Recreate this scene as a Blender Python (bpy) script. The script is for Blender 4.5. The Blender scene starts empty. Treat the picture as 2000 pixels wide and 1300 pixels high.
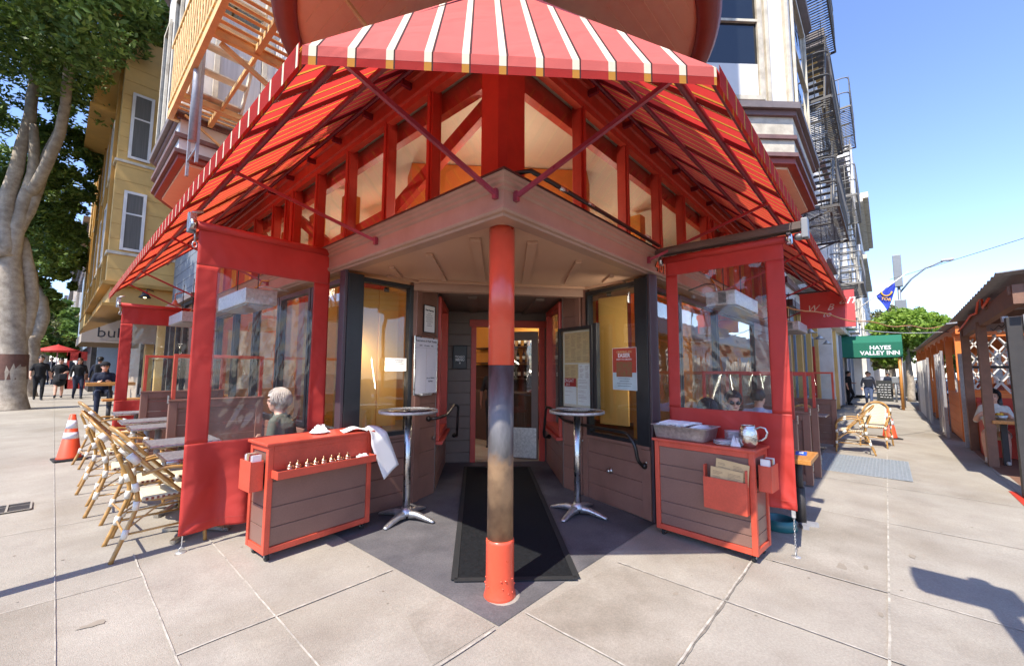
import bpy, bmesh, math, random
from mathutils import Vector, Matrix, noise
random.seed(7)
S = bpy.context.scene
COL = S.collection
# ------------------------------------------------------------------ camera
cam_d = bpy.data.cameras.new('camera'); cam = bpy.data.objects.new('camera', cam_d); COL.objects.link(cam)
cam.matrix_world = Matrix(((0.66969, -0.06881, -0.73945, -2.22474), (-0.74263, -0.0563, -0.66733, -2.11394),
                           (0.00429, 0.99604, -0.0888, 1.58587), (0, 0, 0, 1)))
cam_d.sensor_width = 36; cam_d.lens = 806/2000*36; cam_d.clip_start = 0.05; cam_d.clip_end = 1500
S.camera = cam
# ------------------------------------------------------------------ sky, sun, exposure
SUN_EL, SUN_DIR = math.radians(53.5), (0.9945, 0.105)      # direction the light travels on the ground
w = bpy.data.worlds.new('World'); S.world = w; w.use_nodes = True
nt = w.node_tree; bg = nt.nodes['Background']
sky = nt.nodes.new('ShaderNodeTexSky'); sky.sky_type = 'NISHITA'; sky.sun_disc = False
sky.sun_elevation = SUN_EL; sky.sun_rotation = math.atan2(-SUN_DIR[0], -SUN_DIR[1])
sky.air_density = 1.0; sky.dust_density = .15; sky.ozone_density = 4.5
skm = nt.nodes.new('ShaderNodeVectorMath'); skm.operation = 'MULTIPLY'; skm.inputs[1].default_value = (.93, .87, .97); nt.links.new(sky.outputs[0], skm.inputs[0]); nt.links.new(skm.outputs[0], bg.inputs[0]); bg.inputs[1].default_value = 0.12
sl = bpy.data.lights.new('sun', 'SUN'); sl.energy = 2.4; sl.angle = math.radians(0.5); sl.color = (1, 0.94, 0.83)
so = bpy.data.objects.new('sun', sl); COL.objects.link(so); so.location = (-20, -3, 30)
d = Vector((SUN_DIR[0]*math.cos(SUN_EL), SUN_DIR[1]*math.cos(SUN_EL), -math.sin(SUN_EL)))
so.rotation_euler = d.to_track_quat('-Z', 'Y').to_euler()
S.view_settings.view_transform = 'Standard'; S.view_settings.look = 'None'
S.view_settings.gamma = 1; S.view_settings.use_curve_mapping = False
S.view_settings.exposure = 1.62
S.cycles.max_bounces = 8; S.cycles.transparent_max_bounces = 24; S.cycles.diffuse_bounces = 4
S.cycles.caustics_reflective = False; S.cycles.caustics_refractive = False

# ------------------------------------------------------------------ helpers
def Gz(x, y): return -0.006*x + 0.013*y
def lin(c):
    if isinstance(c, str):
        c = tuple(int(c[i:i+2], 16)/255 for i in (0, 2, 4))
    return tuple((v/12.92 if v <= .04045 else ((v+.055)/1.055)**2.4) for v in c)
MATS = {}
def mat(name, col, rough=.6, metal=0, var=.12, scale=6, bump=0.0, bscale=60, spec=.5, col2=None, coat=0, stretch=None, transl=0, grime=0, speck=0, wave=0):
    """procedural surface: base colour with noise variation, optional bump"""
    m = bpy.data.materials.new(name); m.use_nodes = True; t = m.node_tree; p = t.nodes['Principled BSDF']
    if isinstance(col, str): col = lin(col)
    c2 = lin(col2) if isinstance(col2, str) else (col2 or tuple(v*(1-var*1.6) for v in col))
    c1 = tuple(min(1, v*(1+var*.5)) for v in col) if col2 is None else col
    tc = t.nodes.new('ShaderNodeTexCoord'); src = tc.outputs['Object']
    if stretch:
        mp = t.nodes.new('ShaderNodeMapping'); mp.inputs['Scale'].default_value = stretch
        t.links.new(src, mp.inputs[0]); src = mp.outputs[0]
    n = t.nodes.new('ShaderNodeTexNoise'); n.inputs['Scale'].default_value = scale; n.inputs['Detail'].default_value = 6
    n.inputs['Roughness'].default_value = .62
    t.links.new(src, n.inputs['Vector'])
    r = t.nodes.new('ShaderNodeValToRGB'); r.color_ramp.elements[0].position = .32; r.color_ramp.elements[1].position = .68
    r.color_ramp.elements[0].color = (*c2, 1); r.color_ramp.elements[1].color = (*c1, 1)
    t.links.new(n.outputs['Fac'], r.inputs[0]); out = r.outputs[0]
    if grime:
        n2 = t.nodes.new('ShaderNodeTexNoise'); n2.inputs['Scale'].default_value = scale*.35; n2.inputs['Detail'].default_value = 9
        t.links.new(src, n2.inputs['Vector'])
        r2 = t.nodes.new('ShaderNodeValToRGB'); r2.color_ramp.elements[0].position = .5; r2.color_ramp.elements[1].position = .66
        r2.color_ramp.elements[0].color = (1, 1, 1, 1); g_ = 1-grime; r2.color_ramp.elements[1].color = (g_, g_*.97, g_*.93, 1)
        t.links.new(n2.outputs['Fac'], r2.inputs[0])
        mx = t.nodes.new('ShaderNodeMix'); mx.data_type = 'RGBA'; mx.blend_type = 'MULTIPLY'; mx.inputs[0].default_value = 1
        t.links.new(out, mx.inputs[6]); t.links.new(r2.outputs[0], mx.inputs[7]); out = mx.outputs[2]
    if speck:
        n3 = t.nodes.new('ShaderNodeTexNoise'); n3.inputs['Scale'].default_value = 75; n3.inputs['Detail'].default_value = 3; t.links.new(src, n3.inputs['Vector'])
        n4 = t.nodes.new('ShaderNodeTexNoise'); n4.inputs['Scale'].default_value = .55; n4.inputs['Detail'].default_value = 5; t.links.new(src, n4.inputs['Vector'])
        for nn, lo, hi, a_, b_ in ((n3, .3, .7, 1-speck, 1+speck*.6), (n4, .35, .65, 1-speck*.7, 1+speck*.35)):
            q = t.nodes.new('ShaderNodeMapRange'); q.inputs[1].default_value = lo; q.inputs[2].default_value = hi; q.inputs[3].default_value = a_; q.inputs[4].default_value = b_
            t.links.new(nn.outputs['Fac'], q.inputs[0]); vm = t.nodes.new('ShaderNodeVectorMath'); vm.operation = 'SCALE'; t.links.new(out, vm.inputs[0]); t.links.new(q.outputs[0], vm.inputs['Scale']); out = vm.outputs[0]
    t.links.new(out, p.inputs['Base Color'])
    p.inputs['Metallic'].default_value = metal; p.inputs['Specular IOR Level'].default_value = spec
    p.inputs['Coat Weight'].default_value = coat; p.inputs['Coat Roughness'].default_value = .15
    mr = t.nodes.new('ShaderNodeMapRange'); mr.inputs[3].default_value = max(.02, rough-.1); mr.inputs[4].default_value = min(1, rough+.12)
    t.links.new(n.outputs['Fac'], mr.inputs[0]); t.links.new(mr.outputs[0], p.inputs['Roughness'])
    if bump:
        nb = t.nodes.new('ShaderNodeTexNoise'); nb.inputs['Scale'].default_value = bscale; nb.inputs['Detail'].default_value = 5
        t.links.new(src, nb.inputs['Vector'])
        b = t.nodes.new('ShaderNodeBump'); b.inputs['Strength'].default_value = bump; b.inputs['Distance'].default_value = .01
        t.links.new(nb.outputs['Fac'], b.inputs['Height']); t.links.new(b.outputs[0], p.inputs['Normal'])
        if wave:
            nw = t.nodes.new('ShaderNodeTexNoise'); nw.inputs['Scale'].default_value = 2.6; nw.inputs['Detail'].default_value = 2; nw.inputs['Distortion'].default_value = .6; t.links.new(src, nw.inputs['Vector'])
            b2 = t.nodes.new('ShaderNodeBump'); b2.inputs['Strength'].default_value = wave; b2.inputs['Distance'].default_value = .12; t.links.new(nw.outputs['Fac'], b2.inputs['Height']); t.links.new(b2.outputs[0], b.inputs['Normal'])
    if transl:
        tr = t.nodes.new('ShaderNodeBsdfTranslucent'); t.links.new(out, tr.inputs[0])
        ms = t.nodes.new('ShaderNodeMixShader'); ms.inputs[0].default_value = transl
        t.links.new(p.outputs[0], ms.inputs[1]); t.links.new(tr.outputs[0], ms.inputs[2])
        t.links.new(ms.outputs[0], t.nodes['Material Output'].inputs[0])
    MATS[name] = m
    return m
def glass_mat(name, tint=(.9, .95, .93), refl=1.0, rough=.01, haze=0.0, wob=0.0, ior=1.5, fm=1.5):
    m = bpy.data.materials.new(name); m.use_nodes = True; t = m.node_tree
    for n_ in list(t.nodes): t.nodes.remove(n_)
    o = t.nodes.new('ShaderNodeOutputMaterial'); tr = t.nodes.new('ShaderNodeBsdfTransparent'); tr.inputs[0].default_value = (*tint, 1)
    gl = t.nodes.new('ShaderNodeBsdfGlossy'); gl.inputs['Roughness'].default_value = rough; gl.inputs[0].default_value = (refl, refl, refl, 1)
    f = t.nodes.new('ShaderNodeLayerWeight'); f.inputs[0].default_value = .5
    pw = t.nodes.new('ShaderNodeMath'); pw.operation = 'POWER'; pw.inputs[1].default_value = 4.5; t.links.new(f.outputs['Facing'], pw.inputs[0])
    ad = t.nodes.new('ShaderNodeMath'); ad.operation = 'MULTIPLY_ADD'; ad.inputs[1].default_value = .93; ad.inputs[2].default_value = .05; t.links.new(pw.outputs[0], ad.inputs[0])
    mul = t.nodes.new('ShaderNodeMath'); mul.operation = 'MULTIPLY'; mul.inputs[1].default_value = fm; mul.use_clamp = True
    t.links.new(ad.outputs[0], mul.inputs[0])
    ms = t.nodes.new('ShaderNodeMixShader'); t.links.new(mul.outputs[0], ms.inputs[0]); t.links.new(tr.outputs[0], ms.inputs[1]); t.links.new(gl.outputs[0], ms.inputs[2])
    res = ms.outputs[0]
    if haze:
        df = t.nodes.new('ShaderNodeBsdfDiffuse'); df.inputs[0].default_value = (.8, .8, .8, 1)
        nz = t.nodes.new('ShaderNodeTexNoise'); nz.inputs['Scale'].default_value = 5; nz.inputs['Detail'].default_value = 8
        tcn = t.nodes.new('ShaderNodeTexCoord'); mp = t.nodes.new('ShaderNodeMapping'); mp.inputs['Scale'].default_value = (1, 1, .3); mp.inputs['Rotation'].default_value = (.3, .4, 0)
        t.links.new(tcn.outputs['Object'], mp.inputs[0]); t.links.new(mp.outputs[0], nz.inputs['Vector'])
        mrr = t.nodes.new('ShaderNodeMapRange'); mrr.inputs[1].default_value = .45; mrr.inputs[2].default_value = .75; mrr.inputs[3].default_value = haze*.3; mrr.inputs[4].default_value = haze*1.8
        t.links.new(nz.outputs['Fac'], mrr.inputs[0])
        m2 = t.nodes.new('ShaderNodeMixShader'); t.links.new(mrr.outputs[0], m2.inputs[0]); t.links.new(res, m2.inputs[1]); t.links.new(df.outputs[0], m2.inputs[2]); res = m2.outputs[0]
    if wob:
        nb = t.nodes.new('ShaderNodeTexNoise'); nb.inputs['Scale'].default_value = 2.5; nb.inputs['Detail'].default_value = 2
        tcn = t.nodes.new('ShaderNodeTexCoord'); t.links.new(tcn.outputs['Object'], nb.inputs['Vector'])
        b = t.nodes.new('ShaderNodeBump'); b.inputs['Strength'].default_value = wob; b.inputs['Distance'].default_value = .1
        t.links.new(nb.outputs['Fac'], b.inputs['Height']); t.links.new(b.outputs[0], gl.inputs['Normal']); t.links.new(b.outputs[0], f.inputs['Normal'])
    t.links.new(res, o.inputs[0]); MATS[name] = m
    return m
def emit_mat(name, col, s=3):
    m = bpy.data.materials.new(name); m.use_nodes = True; p = m.node_tree.nodes['Principled BSDF']
    p.inputs['Emission Color'].default_value = (*col, 1); p.inputs['Emission Strength'].default_value = s; p.inputs['Base Color'].default_value = (*col, 1)
    return m

class MB:
    """collects shapes in one mesh"""
    def __init__(s): s.v = []; s.f = []; s.mi = []; s.cm = 0; s.sm = []; s.smooth = False
    def add(s, vs, fs):
        o = len(s.v); s.v += [tuple(v) for v in vs]
        for f in fs: s.f.append(tuple(i+o for i in f)); s.mi.append(s.cm); s.sm.append(s.smooth)
        return s
    def box(s, a, b):
        (x0, y0, z0), (x1, y1, z1) = a, b
        return s.add([(x0, y0, z0), (x1, y0, z0), (x1, y1, z0), (x0, y1, z0), (x0, y0, z1), (x1, y0, z1), (x1, y1, z1), (x0, y1, z1)],
              [(0, 3, 2, 1), (4, 5, 6, 7), (0, 1, 5, 4), (1, 2, 6, 5), (2, 3, 7, 6), (3, 0, 4, 7)])
    def bev(s, a, b, r=.006):
        """box with chamfered edges"""
        bm = bmesh.new(); bmesh.ops.create_cube(bm, size=1)
        c = [(a[i]+b[i])/2 for i in range(3)]; e = [abs(b[i]-a[i]) for i in range(3)]
        for v in bm.verts: v.co = Vector((c[0]+v.co.x*e[0], c[1]+v.co.y*e[1], c[2]+v.co.z*e[2]))
        r = min(r, min(e)*.4)
        bmesh.ops.bevel(bm, geom=bm.edges[:], offset=r, segments=2, affect='EDGES', profile=.6)
        bm.verts.index_update()
        s.add([v.co[:] for v in bm.verts], [tuple(v.index for v in f.verts) for f in bm.faces]); bm.free(); return s
    def beam(s, p, q, w, h, up=(0, 0, 1), over=0):
        """box beam from p to q; w = width across, h = height along up"""
        p = Vector(p); q = Vector(q); d = (q-p).normalized(); p = p-d*over; q = q+d*over
        u = Vector(up); sd = d.cross(u)
        if sd.length < 1e-5: sd = d.cross(Vector((1, 0, 0)))
        sd.normalize(); u = sd.cross(d).normalized()
        vs = []
        for c in (p, q):
            for a_, b_ in ((-1, -1), (1, -1), (1, 1), (-1, 1)): vs.append(c+sd*a_*w/2+u*b_*h/2)
        return s.add(vs, [(0, 3, 2, 1), (4, 5, 6, 7), (0, 1, 5, 4), (1, 2, 6, 5), (2, 3, 7, 6), (3, 0, 4, 7)])
    def tube(s, pts, r, n=10, caps=True, closed=False):
        pts = [Vector(p) for p in pts]; rs = r if isinstance(r, (list, tuple)) else [r]*len(pts)
        o = len(s.v); sm0 = s.smooth; s.smooth = True
        prev = None; L = len(pts); vs = []
        for i, p in enumerate(pts):
            if closed: t = pts[(i+1) % L]-pts[i-1]
            else: t = (pts[min(i+1, L-1)]-pts[max(i-1, 0)])
            t.normalize()
            if prev is None:
                a = t.orthogonal().normalized()
            else:
                a = (prev-t*prev.dot(t))
                a = a.normalized() if a.length > 1e-6 else t.orthogonal().normalized()
            prev = a; b = t.cross(a)
            for k in range(n):
                an = 2*math.pi*k/n; vs.append(p+(a*math.cos(an)+b*math.sin(an))*rs[i])
        fs = []
        for i in range(L-1 if not closed else L):
            j = (i+1) % L
            for k in range(n): fs.append((i*n+k, i*n+(k+1) % n, j*n+(k+1) % n, j*n+k))
        s.add(vs, fs)
        s.smooth = sm0
        if caps and not closed:
            s.f.append(tuple(o+k for k in reversed(range(n)))); s.f.append(tuple(o+(L-1)*n+k for k in range(n))); s.mi += [s.cm]*2; s.sm += [False]*2
        return s
    def cyl(s, c, r, h, n=24, r2=None):
        return s.tube([c, (c[0], c[1], c[2]+h)], [r, r if r2 is None else r2], n)
    def lathe(s, c, prof, n=24, cap=True):
        """prof: (radius, z) pairs"""
        sm0 = s.smooth; s.smooth = True; vs = []; fs = []
        for r, z in prof:
            for k in range(n): a = 2*math.pi*k/n; vs.append((c[0]+r*math.cos(a), c[1]+r*math.sin(a), c[2]+z))
        for i in range(len(prof)-1):
            for k in range(n): fs.append((i*n+k, i*n+(k+1) % n, (i+1)*n+(k+1) % n, (i+1)*n+k))
        s.add(vs, fs); s.smooth = sm0
        o = len(s.v)-len(vs)
        if not cap: return s
        if prof[0][0] > 1e-4: s.f.append(tuple(o+k for k in reversed(range(n)))); s.mi.append(s.cm); s.sm.append(False)
        if prof[-1][0] > 1e-4: s.f.append(tuple(o+(len(prof)-1)*n+k for k in range(n))); s.mi.append(s.cm); s.sm.append(False)
        return s
    def ball(s, c, r, n=12, sc=(1, 1, 1)):
        return s.lathe_sc(c, [(r*math.sin(math.pi*i/n), -r*math.cos(math.pi*i/n)) for i in range(n+1)], n*2, sc)
    def lathe_sc(s, c, prof, n, sc):
        o = len(s.v); s.lathe((0, 0, 0), prof, n)
        for i in range(o, len(s.v)): v = s.v[i]; s.v[i] = (c[0]+v[0]*sc[0], c[1]+v[1]*sc[1], c[2]+v[2]*sc[2])
        return s
    def prism(s, poly, z0, z1):
        n = len(poly); vs = [(x, y, z0) for x, y in poly]+[(x, y, z1) for x, y in poly]
        return s.add(vs, [tuple(reversed(range(n))), tuple(range(n, 2*n))]+[(i, (i+1) % n, n+(i+1) % n, n+i) for i in range(n)])
    def quad(s, a, b, c, d): return s.add([a, b, c, d], [(0, 1, 2, 3)])
    def xf(s, M, start=0):
        for i in range(start, len(s.v)): s.v[i] = tuple(M @ Vector(s.v[i]))
        return s
    def build(s, name, mats, parent=None, loc=None, rz=0):
        me = bpy.data.meshes.new(name); me.from_pydata(s.v, [], s.f); me.update()
        if not isinstance(mats, (list, tuple)): mats = [mats]
        for m in mats: me.materials.append(m)
        me.polygons.foreach_set('material_index', s.mi); me.polygons.foreach_set('use_smooth', s.sm)
        o = bpy.data.objects.new(name, me); COL.objects.link(o)
        if parent: o.parent = parent
        if loc: o.location = loc
        if rz: o.rotation_euler = (0, 0, rz)
        return o
def tag(o, label=None, cat=None, group=None, kind=None):
    if label: o['label'] = label
    if cat: o['category'] = cat
    if group: o['group'] = group
    if kind: o['kind'] = kind
    return o
def thing(name, label, cat, loc=(0, 0, 0), rz=0, group=None):
    o = bpy.data.objects.new(name, None); COL.objects.link(o); o.location = loc; o.rotation_euler = (0, 0, rz); o.empty_display_size = .1
    return tag(o, label, cat, group)
def dup(root, loc, rz=None, label=None, scale=None):
    def cp(o, par):
        c = o.copy(); COL.objects.link(c); c.parent = par
        for ch in [x for x in ALLCH.get(o.name, [])]: cp(ch, c)
        return c
    global ALLCH
    ALLCH = {}
    for x in COL.objects:
        if x.parent: ALLCH.setdefault(x.parent.name, []).append(x)
    r = cp(root, None); r.location = loc
    if rz is not None: r.rotation_euler = (0, 0, rz)
    if scale: r.scale = (scale,)*3 if not isinstance(scale, tuple) else scale
    if label: r['label'] = label
    return r
def frame_pts(a, b):
    """unit vector along wall a->b and its normal to the left"""
    a = Vector((a[0], a[1], 0)); b = Vector((b[0], b[1], 0)); d = (b-a); L = d.length; d.normalize()
    return a, d, Vector((-d.y, d.x, 0)), L
def text(name, body, size, m, parent=None, loc=(0, 0, 0), rot=(0, 0, 0), ext=.001, align='CENTER', M=None, shear=0, bold=0):
    cu = bpy.data.curves.new(name, 'FONT'); cu.body = body; cu.size = size; cu.extrude = ext; cu.align_x = align; cu.align_y = 'CENTER'
    cu.shear = shear; cu.offset = bold; cu.resolution_u = 2
    o = bpy.data.objects.new('tmp', cu); COL.objects.link(o)
    dg = bpy.context.evaluated_depsgraph_get(); me = bpy.data.meshes.new_from_object(o.evaluated_get(dg))
    bpy.data.objects.remove(o); me.name = name; me.materials.clear(); me.materials.append(m)
    o = bpy.data.objects.new(name, me); COL.objects.link(o)
    if parent: o.parent = parent
    if M is not None: o.matrix_local = M
    else: o.location = loc; o.rotation_euler = rot
    return o
def facing(loc, normal, up=(0, 0, 1)):
    """matrix whose local z = normal, y ~ up (for text and flat boards)"""
    n = Vector(normal).normalized(); u = Vector(up); x = u.cross(n).normalized(); y = n.cross(x)
    return Matrix(((x.x, y.x, n.x, loc[0]), (x.y, y.y, n.y, loc[1]), (x.z, y.z, n.z, loc[2]), (0, 0, 0, 1)))
# ------------------------------------------------------------------ materials
M = MATS
mat('concrete', 'aba396', .88, var=.07, scale=2.3, bump=.5, bscale=190, col2='9d9488', grime=.16, speck=.13)
mat('asphalt', (.06, .06, .062), .9, var=.2, scale=3, bump=.5, bscale=120)
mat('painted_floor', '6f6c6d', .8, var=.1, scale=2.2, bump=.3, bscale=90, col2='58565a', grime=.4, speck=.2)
mat('joint', 'bcb4a7', .9, var=.3, scale=14)
mat('joint_dark', '8a8175', .9, var=.3, scale=14)
mat('rubber_mat', (.014, .015, .017), .85, spec=.2, var=.3, scale=30, bump=.6, bscale=220)
mat('red_trim', 'c04638', .45, var=.09, scale=7, bump=.06, bscale=30)
mat('red_wood', 'c9523e', .45, var=.12, scale=9, bump=.1, bscale=40, stretch=(1, 1, 1))
mat('orange_red', 'd6563e', .42, var=.08, scale=7, bump=.12, bscale=40, grime=.25, speck=.07)
mat('brown_light', 'b08c78', .4, var=.06, scale=5, bump=.05, bscale=30, grime=.1)
mat('brown_paint', '8e6758', .4, var=.08, scale=5, bump=.07, bscale=35, grime=.12)
mat('brown_soffit', 'c8a084', .42, var=.04, scale=2)
mat('brown_grey', '75635a', .5, var=.08, scale=5, bump=.07, bscale=35)
mat('black_frame', (.016, .017, .019), .35, var=.2, scale=8)
mat('purple_brown', '4a3c40', .4, var=.1)
mat('maroon_metal', '7a2432', .38, var=.15, scale=14, bump=.1)
mat('canvas_red', 'd23c36', .85, wave=.35, var=.06, scale=3, bump=.25, bscale=260, transl=.6)
mat('canvas_fade', 'cb5f55', .9, wave=.35, var=.04, scale=3, bump=.2, bscale=260, transl=.1)  # red canvas paled: sunlit look of the awning front put into the colour
mat('canvas_gold', 'dd9a3c', .85, var=.05, scale=3, bump=.2, bscale=260, transl=.45)
mat('canvas_cream', 'dccbae', .9, var=.04, scale=3, bump=.2, bscale=260)
mat('stripe_dark', '401210', .9)
mat('curtain_red', 'd8483e', .6, wave=.35, var=.06, scale=2.5, bump=.15, bscale=200, transl=.3)
mat('white_paint', 'e4e0da', .55, var=.05, scale=3, bump=.05, bscale=30, grime=.1)
mat('white_peel', 'd8cdb8', .65, var=.12, scale=9, bump=.15, bscale=40, grime=.3)
mat('plum_trim', '80605a', .55, var=.15, scale=8, bump=.15, bscale=40)
mat('grey_trim', '7d7270', .6, var=.12, scale=8, bump=.15, bscale=40)
mat('orange_soffit', 'ffe6c6', .5, var=.05, scale=4, bump=.05)
mat('maroon_trim', '98483a', .42, var=.12, scale=6, bump=.1)
mat('yellow_paint', 'd8b068', .6, var=.06, scale=3, bump=.05, grime=.1)
mat('yellow_fe', 'ecc182', .6, var=.12, scale=8, bump=.1)
mat('grey_fe', '8a8680', .6, var=.15, scale=8, bump=.1)
mat('dark_iron', '3a3634', .6, var=.15, scale=8)
mat('grey_siding', '7f858c', .6, var=.06, scale=4)
mat('blue_paint', '94a6b8', .6, var=.05)
mat('steel', (.62, .62, .6), .28, metal=1, var=.1, scale=20)
mat('steel_dull', (.62, .61, .58), .45, metal=.65, var=.2, scale=30, bump=.05)
mat('cast_alu', (.7, .7, .71), .4, metal=.9, var=.15, scale=14, bump=.2, bscale=80)
mat('gold_metal', (.75, .5, .3), .25, metal=1, var=.1)
mat('copper', (.8, .42, .3), .25, metal=1, var=.1)
mat('rail_black', (.02, .018, .017), .3, var=.2)
mat('interior_yellow', 'd89c48', .7, var=.05)
mat('interior_cream', 'e2d6c0', .7, var=.04, scale=2)
mat('interior_orange', 'd07f35', .7, var=.05)
mat('interior_dark', '4a3225', .7)
mat('panel_cream', 'f2b05e', .6, var=.04, scale=3)
mat('rattan', 'b98b4a', .4, var=.22, scale=16, bump=.15, bscale=50, coat=.3)
mat('binding', 'e6e0d2', .6, var=.08, scale=20)
mat('weave', 'ddd0b2', .7, var=.12, scale=60, bump=.5, bscale=160)
mat('weave_dot', '8f4a3a', .7)
mat('paper', 'eceae6', .8, var=.02)
mat('paper_tan', 'd6b887', .8, var=.06, scale=12)
mat('ink', (.03, .03, .035), .7)
mat('whiteboard', 'dcdae0', .3, var=.02)
mat('china', 'e8e8ec', .2, var=.02, coat=.5)
mat('napkin', 'efedee', .9, var=.03, scale=9)
mat('wood_light', 'c98a45', .4, var=.16, scale=5, bump=.08, stretch=(1, 8, 8))
mat('wood_brown', '86624f', .6, var=.16, scale=6, bump=.12, stretch=(1, 1, 1))
mat('cone_orange', 'f0552f', .5, var=.05)
mat('cone_white', 'e9e9ee', .35, var=.02)
mat('rubber', (.02, .02, .02), .8)
mat('green_canvas', '1f6a52', .85, var=.05)
mat('parklet_orange', 'f0853f', .55, var=.07, scale=5, bump=.1)
mat('parklet_red', 'c23a26', .55, var=.08, scale=5)
mat('galv', 'a8a6a8', .5, metal=.4, var=.12, scale=18)
mat('chalk', (.02, .022, .022), .7, var=.2)
mat('teal', '2c6a6c', .35, var=.06)
mat('grate', '9aa0a4', .6, metal=.2, var=.12, scale=20, bump=.3, bscale=60)
mat('curtain_white', 'b0adb2', .8, var=.15, stretch=(12, 12, .3), scale=3)
mat('curtain_grey', '6d6962', .8, var=.2, stretch=(12, 12, .3), scale=3)
mat('bark', 'bfb2a0', .85, var=.2, scale=7, bump=1.0, bscale=34, col2='97897a', grime=.25)
mat('bark_dark', '6d4d42', .9, var=.2, scale=6, bump=.3, bscale=26)
mat('sign_pink', 'e2696a', .8, var=.04, transl=.3)
mat('beige_canvas', 'b3a493', .85, var=.04)
mat('flag_blue', '3247b8', .8, var=.05)
mat('flag_gold', 'e8b23a', .8, var=.05)
mat('white_ink', (.85, .85, .85), .7)
mat('red_ink', 'b23a34', .7)
mat('pole_grey', '8c8f92', .5, metal=.3, var=.06)
mat('signal_green', '2f4a3e', .5)
mat('signal_dark', (.03, .032, .034), .5)
mat('menu_black', (.03, .026, .024), .4)
mat('pink_paint', 'd99a8a', .6)
mat('lens_dark', (.01, .01, .012), .15)
glass_mat('glass', (.86, .89, .87), haze=0, wob=.02, fm=1.3)
glass_mat('glass_clear', (.95, .97, .96), wob=.0, fm=.6)
glass_mat('glass_dark', (.12, .14, .17), wob=.05)
glass_mat('vinyl', (.95, .95, .94), rough=.03, haze=.045, wob=.25, fm=.8)
def leafmat(name, cols, rough=.55, transl=.25):
    m = bpy.data.materials.new(name); m.use_nodes = True; t = m.node_tree; p = t.nodes['Principled BSDF']
    gi = t.nodes.new('ShaderNodeNewGeometry'); r = t.nodes.new('ShaderNodeValToRGB')
    el = r.color_ramp.elements; el[0].color = (*cols[0], 1); el[1].color = (*cols[-1], 1)
    for i, c in enumerate(cols[1:-1]): e = el.new((i+1)/(len(cols)-1)); e.color = (*c, 1)
    t.links.new(gi.outputs['Random Per Island'], r.inputs[0]); t.links.new(r.outputs[0], p.inputs['Base Color']); p.inputs['Roughness'].default_value = rough
    tr = t.nodes.new('ShaderNodeBsdfTranslucent'); t.links.new(r.outputs[0], tr.inputs[0])
    ms = t.nodes.new('ShaderNodeMixShader'); ms.inputs[0].default_value = transl
    t.links.new(p.outputs[0], ms.inputs[1]); t.links.new(tr.outputs[0], ms.inputs[2]); t.links.new(ms.outputs[0], t.nodes['Material Output'].inputs[0])
    M[name] = m
leafmat('leaf_dark', [(.06, .11, .02), (.16, .25, .04), (.10, .17, .03), (.28, .38, .07)])
leafmat('leaf_light', [(.09, .16, .03), (.16, .25, .045), (.2, .3, .05), (.12, .2, .03)])
leafmat('leaf_bright', [(.16, .28, .04), (.30, .45, .06), (.36, .5, .08), (.2, .33, .05)], transl=.4)
leafmat('leaf_olive', [(.13, .15, .05), (.2, .21, .07), (.25, .22, .09), (.1, .13, .04)])

# ------------------------------------------------------------------ ground
def ground_sheet(name, poly, m, dz=0.0, thick=0, label=None, cat=None, kind='structure'):
    b = MB(); n = len(poly)
    top = [(x, y, Gz(x, y)+dz) for x, y in poly]
    if thick:
        b.add(top+[(x, y, z-thick) for x, y, z in top], [tuple(range(n))]+[(i, n+i, n+(i+1) % n, (i+1) % n) for i in range(n)])
    else: b.add(top, [tuple(range(n))])
    o = b.build(name, m); return tag(o, label, cat, kind=kind)
ground_sheet('road', [(-300, -300), (600, -300), (600, 600), (-300, 600)], M['asphalt'], -.14)
ground_sheet('sidewalk', [(-3.45, -3.38), (400, -3.38), (400, 30), (30, 400), (-3.45, 400)], M['concrete'], 0, .14)
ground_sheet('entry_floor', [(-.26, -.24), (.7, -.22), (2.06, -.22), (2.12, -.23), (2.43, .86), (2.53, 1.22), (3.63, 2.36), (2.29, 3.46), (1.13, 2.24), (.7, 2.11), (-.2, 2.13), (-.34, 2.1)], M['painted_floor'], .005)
def ribbon(b, p, q, w, dz=.009, wob=.3, n=30):
    p = Vector(p); q = Vector(q); d = (q-p); L = d.length; d.normalize(); s_ = Vector((-d.y, d.x)); n = max(2, int(L*14)); vs = []
    for i in range(n+1):
        c = p+d*L*i/n+s_*noise.noise(Vector((p.x*7+i*.35, q.y*3, 1)))*w*.35
        ww = w*(1+wob*noise.noise(Vector((i*.9, p.y*5+p.x, 4))))
        for sg in (-1, 1): x, y = c.x+s_.x*sg*ww/2, c.y+s_.y*sg*ww/2; vs.append((x, y, Gz(x, y)+dz))
    b.add(vs, [(2*i, 2*i+1, 2*i+3, 2*i+2) for i in range(n)])
mat('concrete_pale', 'aea699', .88, var=.07, scale=2.3, bump=.5, bscale=190, col2='9a9185', grime=.17, speck=.13)
mat('concrete_warm', 'a89f92', .88, var=.07, scale=2.3, bump=.5, bscale=190, col2='92897c', grime=.18, speck=.14)
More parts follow.
